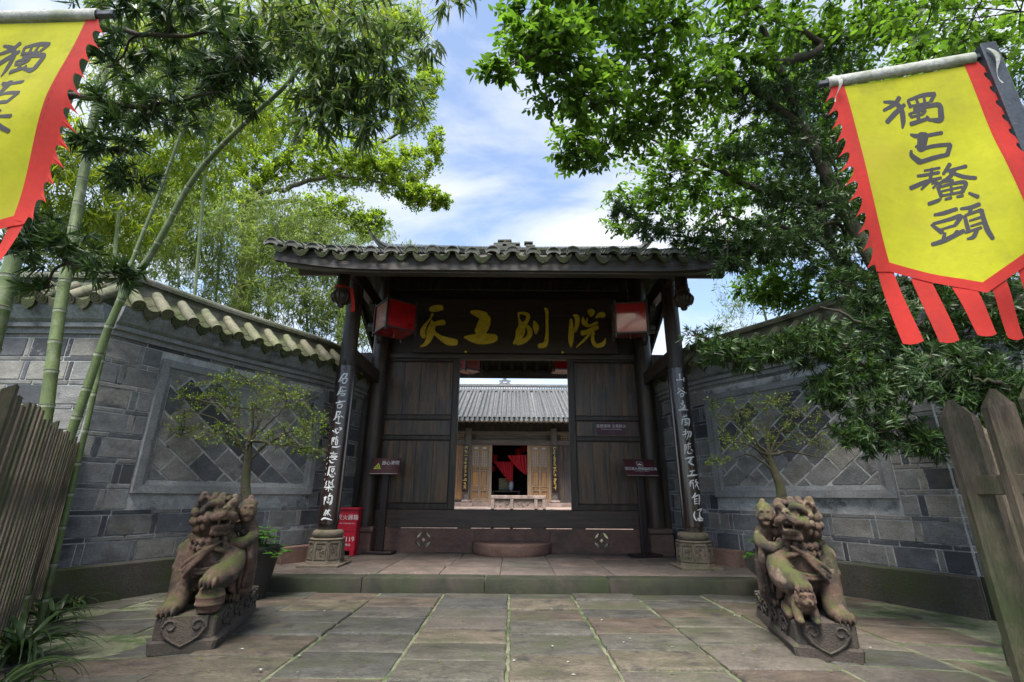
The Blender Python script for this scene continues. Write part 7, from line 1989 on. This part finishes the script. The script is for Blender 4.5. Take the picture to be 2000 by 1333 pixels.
# ---------------- potted small-leaved trees, pots and herbs behind the lions
def potted(x, y, sgn, trunk_px, crown, labs):
    pot = thing('plant_pot', labs[0], 'pot', (x, y, 0), 'dark pots behind the lions')
    MB().lathe([(.15, -.02), (.155, .0), (.20, .25), (.235, .46), (.245, .48), (.245, .51), (.215, .51), (.205, .46)], 28, (x, y, 0)).build('pot_body', 'pot', pot, smooth=40)
    MB().lathe([(0, .47), (.1, .475), (.212, .465)], 20, (x, y, 0)).build('soil', 'soil', pot, smooth=60)
    Yt = y
    tr = Plant('small_tree', labs[1], 'tree', (x, y, .47), 'bark_moss', 'small trees in pots behind the lions')
    pts = [PY(a, b, Yt) for a, b in trunk_px]
    tr.limb([(x, y, .46)] + pts, .062, .032, 10, 'trunk')
    top = pts[-1]
    for (px, py, dz) in crown[0]:
        e = PY(px, py, Yt + dz); mid = (top + e) / 2 + np.array([0, 0, .06]) + rng.normal(0, .03, 3)
        tr.limb([pts[-1] if rng.random() < .6 else pts[-2], mid, e], .018, .004, 6, wob=.008)
    for (px, py, rx, ry, dz, dep, n) in crown[1]:
        c, r = pxblob(px, py, rx, ry, Yt + dz, dep)
        tr.blob(c, r, int(n * .62), 'small', 'leaf_bonsai', .027, .016, 6, twr=.0036, tl=(.08, .22), mr=.009, bias=3.2)
    tr.done()
    hb = Plant('leafy_herb', labs[2], 'herb', (x, y, .47), 'leaf_herb', 'herbs in the dark pots')
    for k in range(70):
        a = rng.uniform(0, 6.283); rr = rng.random() ** .6 * .30; h = .50 + .22 * (1 - (rr / .34) ** 2) * rng.uniform(.5, 1.05) + (-.10 if rr > .24 else 0)
        e = np.array([x + labs[3] * .05 + rr * math.cos(a), y - .03 + rr * math.sin(a), h])
        hb.wood.tube([(x + .4 * (e[0] - x), y + .4 * (e[1] - y), .46), (np.array([x, y, .5]) + e) / 2 + [0, 0, .03], e], [.003, .003, .002], 3, False)
        for q in range(3):
            an = q * 2.094 + rng.uniform(-.2, .2) + a; d = np.array([math.cos(an), math.sin(an), rng.uniform(-.25, .15)])
            n = 3
            sp = [d, nrm(d + np.array([-d[1], d[0], 0]) * .75), nrm(d - np.array([-d[1], d[0], 0]) * .75)]
            hb.add('leaf_herb', T_OVAL, np.tile(e + d * .012, (n, 1)), np.array(sp), np.tile([0, 0, 1.], (n, 1)) + rng.normal(0, .12, (n, 3)), np.full(n, .046) * rng.uniform(.8, 1.2), np.full(n, .036))
    hb.done('leaves', 'stalks')
potted(-2.78, 5.62, -1, [(480, 962), (484, 900), (487, 862)],
       ([(400, 850, -.1), (350, 800, 0), (430, 770, .1), (500, 750, 0), (560, 790, -.1), (610, 840, 0), (560, 880, -.2), (440, 820, .2), (520, 800, .2), (640, 880, 0), (470, 900, -.15), (380, 780, -.2)],
        [(400, 775, 70, 34, 0, .4, 190), (480, 745, 80, 26, 0, .4, 190), (560, 775, 70, 34, 0, .4, 190), (610, 830, 36, 44, 0, .35, 130), (360, 830, 34, 34, 0, .3, 90), (560, 855, 70, 34, -.1, .35, 170), (430, 850, 56, 30, -.2, .3, 110), (490, 800, 80, 34, .1, .35, 150), (620, 885, 26, 20, 0, .2, 45), (600, 880, 40, 16, 0, .2, 45)]),
       ('dark pot behind the lion with the ball', 'small spreading tree with moss trunk behind the lion with the ball', 'bright green clover like herb in the pot behind the lion with the ball', 1))
potted(2.90, 5.55, 1, [(1527, 972), (1512, 920), (1500, 890)],
       ([(1420, 860, 0), (1440, 800, 0), (1500, 770, 0), (1560, 800, 0), (1600, 850, 0), (1560, 880, -.1), (1430, 900, 0), (1480, 820, .2), (1390, 800, .1), (1620, 900, 0)],
        [(1440, 805, 56, 34, 0, .35, 90), (1500, 785, 56, 26, 0, .35, 80), (1560, 815, 50, 34, 0, .35, 85), (1600, 865, 36, 30, 0, .3, 55), (1430, 860, 50, 30, 0, .3, 75), (1410, 900, 40, 16, 0, .2, 34), (1510, 845, 70, 34, 0, .3, 90), (1390, 790, 26, 16, 0, .2, 20)]),
       ('dark pot behind the lion with the cub', 'small thin tree with moss trunk behind the lion with the cub', 'bright green herb in the pot behind the lion with the cub', -1))

# ---------------- strap-leaved lilies at the foot of the slatted fence
def lily(x, y, n, L, label, seed):
    r2 = random.Random(seed)
    root = thing('strap_leaf_plant', label, 'plant', (x, y, 0), 'strap leaved plants at the fence foot')
    V = []; F = []
    for k in range(n):
        a = r2.uniform(0, 6.283); l = L * r2.uniform(.6, 1.15); el = r2.uniform(.7, 1.35); w = r2.uniform(.010, .017)
        d = np.array([math.cos(a), math.sin(a)]); b0 = np.array([x + r2.uniform(-.05, .05), y + r2.uniform(-.05, .05), -.01]); p = b0.copy(); e = el; o = len(V); m = 12
        for i in range(m + 1):
            t = i / m; ww = w * (1 - t ** 3) * (.6 + .6 * math.sin(math.pi * min(1, t + .15)))
            sd = np.array([-d[1], d[0], 0]) * ww
            up = np.array([0, 0, ww * .35])
            V += [p - sd + up, p, p + sd + up]
            p = p + np.array([d[0] * math.cos(e), d[1] * math.cos(e), math.sin(e)]) * l / m; e -= (.14 + .12 * t) * (1.2 if el > 1 else .9)
            p[2] = max(p[2], .015)
        for i in range(m):
            for j in (0, 1): F.append((o + 3 * i + j, o + 3 * i + j + 1, o + 3 * i + j + 4, o + 3 * i + j + 3))
    ob_ = MB().add(V, F).build('leaf_blades', 'leaf_lily', root, smooth=70); ob_['kind'] = 'stuff'
for (px, py, n, L, lab) in ((25, 1290, 46, .62, 'lush clump of arching strap leaves nearest the near end of the slatted fence'), (95, 1215, 34, .50, 'clump of arching strap leaves midway along the fence foot'), (140, 1185, 22, .40, 'small clump of strap leaves by the wall end of the fence'), (-40, 1400, 40, .65, 'clump of strap leaves at the fence foot below the yellow banner')):
    p = PZ(px, py, 0); lily(float(p[0]), float(p[1]), n, L, lab, px + 77)

# ---------------- fallen leaves and petals on the paving
for k in range(55):
    px, py = rnd.uniform(330, 1700), rnd.uniform(1105, 1330)
    zz = PLZ + .006 if py < 1128 else .012
    if 1128 <= py < 1168: continue
    p = PZ(px, py, zz)
    if abs(p[0]) > 3.4: continue
    a = rnd.uniform(0, 6.28); l = rnd.uniform(.014, .038)
    V = [(0, 0, 0), (.45 * l, -.3 * l, .003), (l, 0, .001), (.45 * l, .3 * l, .004)]
    c, s_ = math.cos(a), math.sin(a)
    o = MB().add([(p[0] + x * c - y * s_, p[1] + x * s_ + y * c, p[2] + z) for x, y, z in V], [(0, 1, 2, 3)]).build('fallen_leaf', 'leaf_maple' if rnd.random() < .6 else 'canvas')
    tag(o, 'tiny fallen leaf or petal lying on the paving', 'leaf', 'fallen leaves on the paving')
print('objects', len(bpy.data.objects), 'tris', sum(sum(len(p.vertices) - 2 for p in m.polygons) if len(m.polygons) < 20000 else len(m.polygons) * (2 if len(m.loops) > 3.5 * len(m.polygons) else 1) for m in bpy.data.meshes))
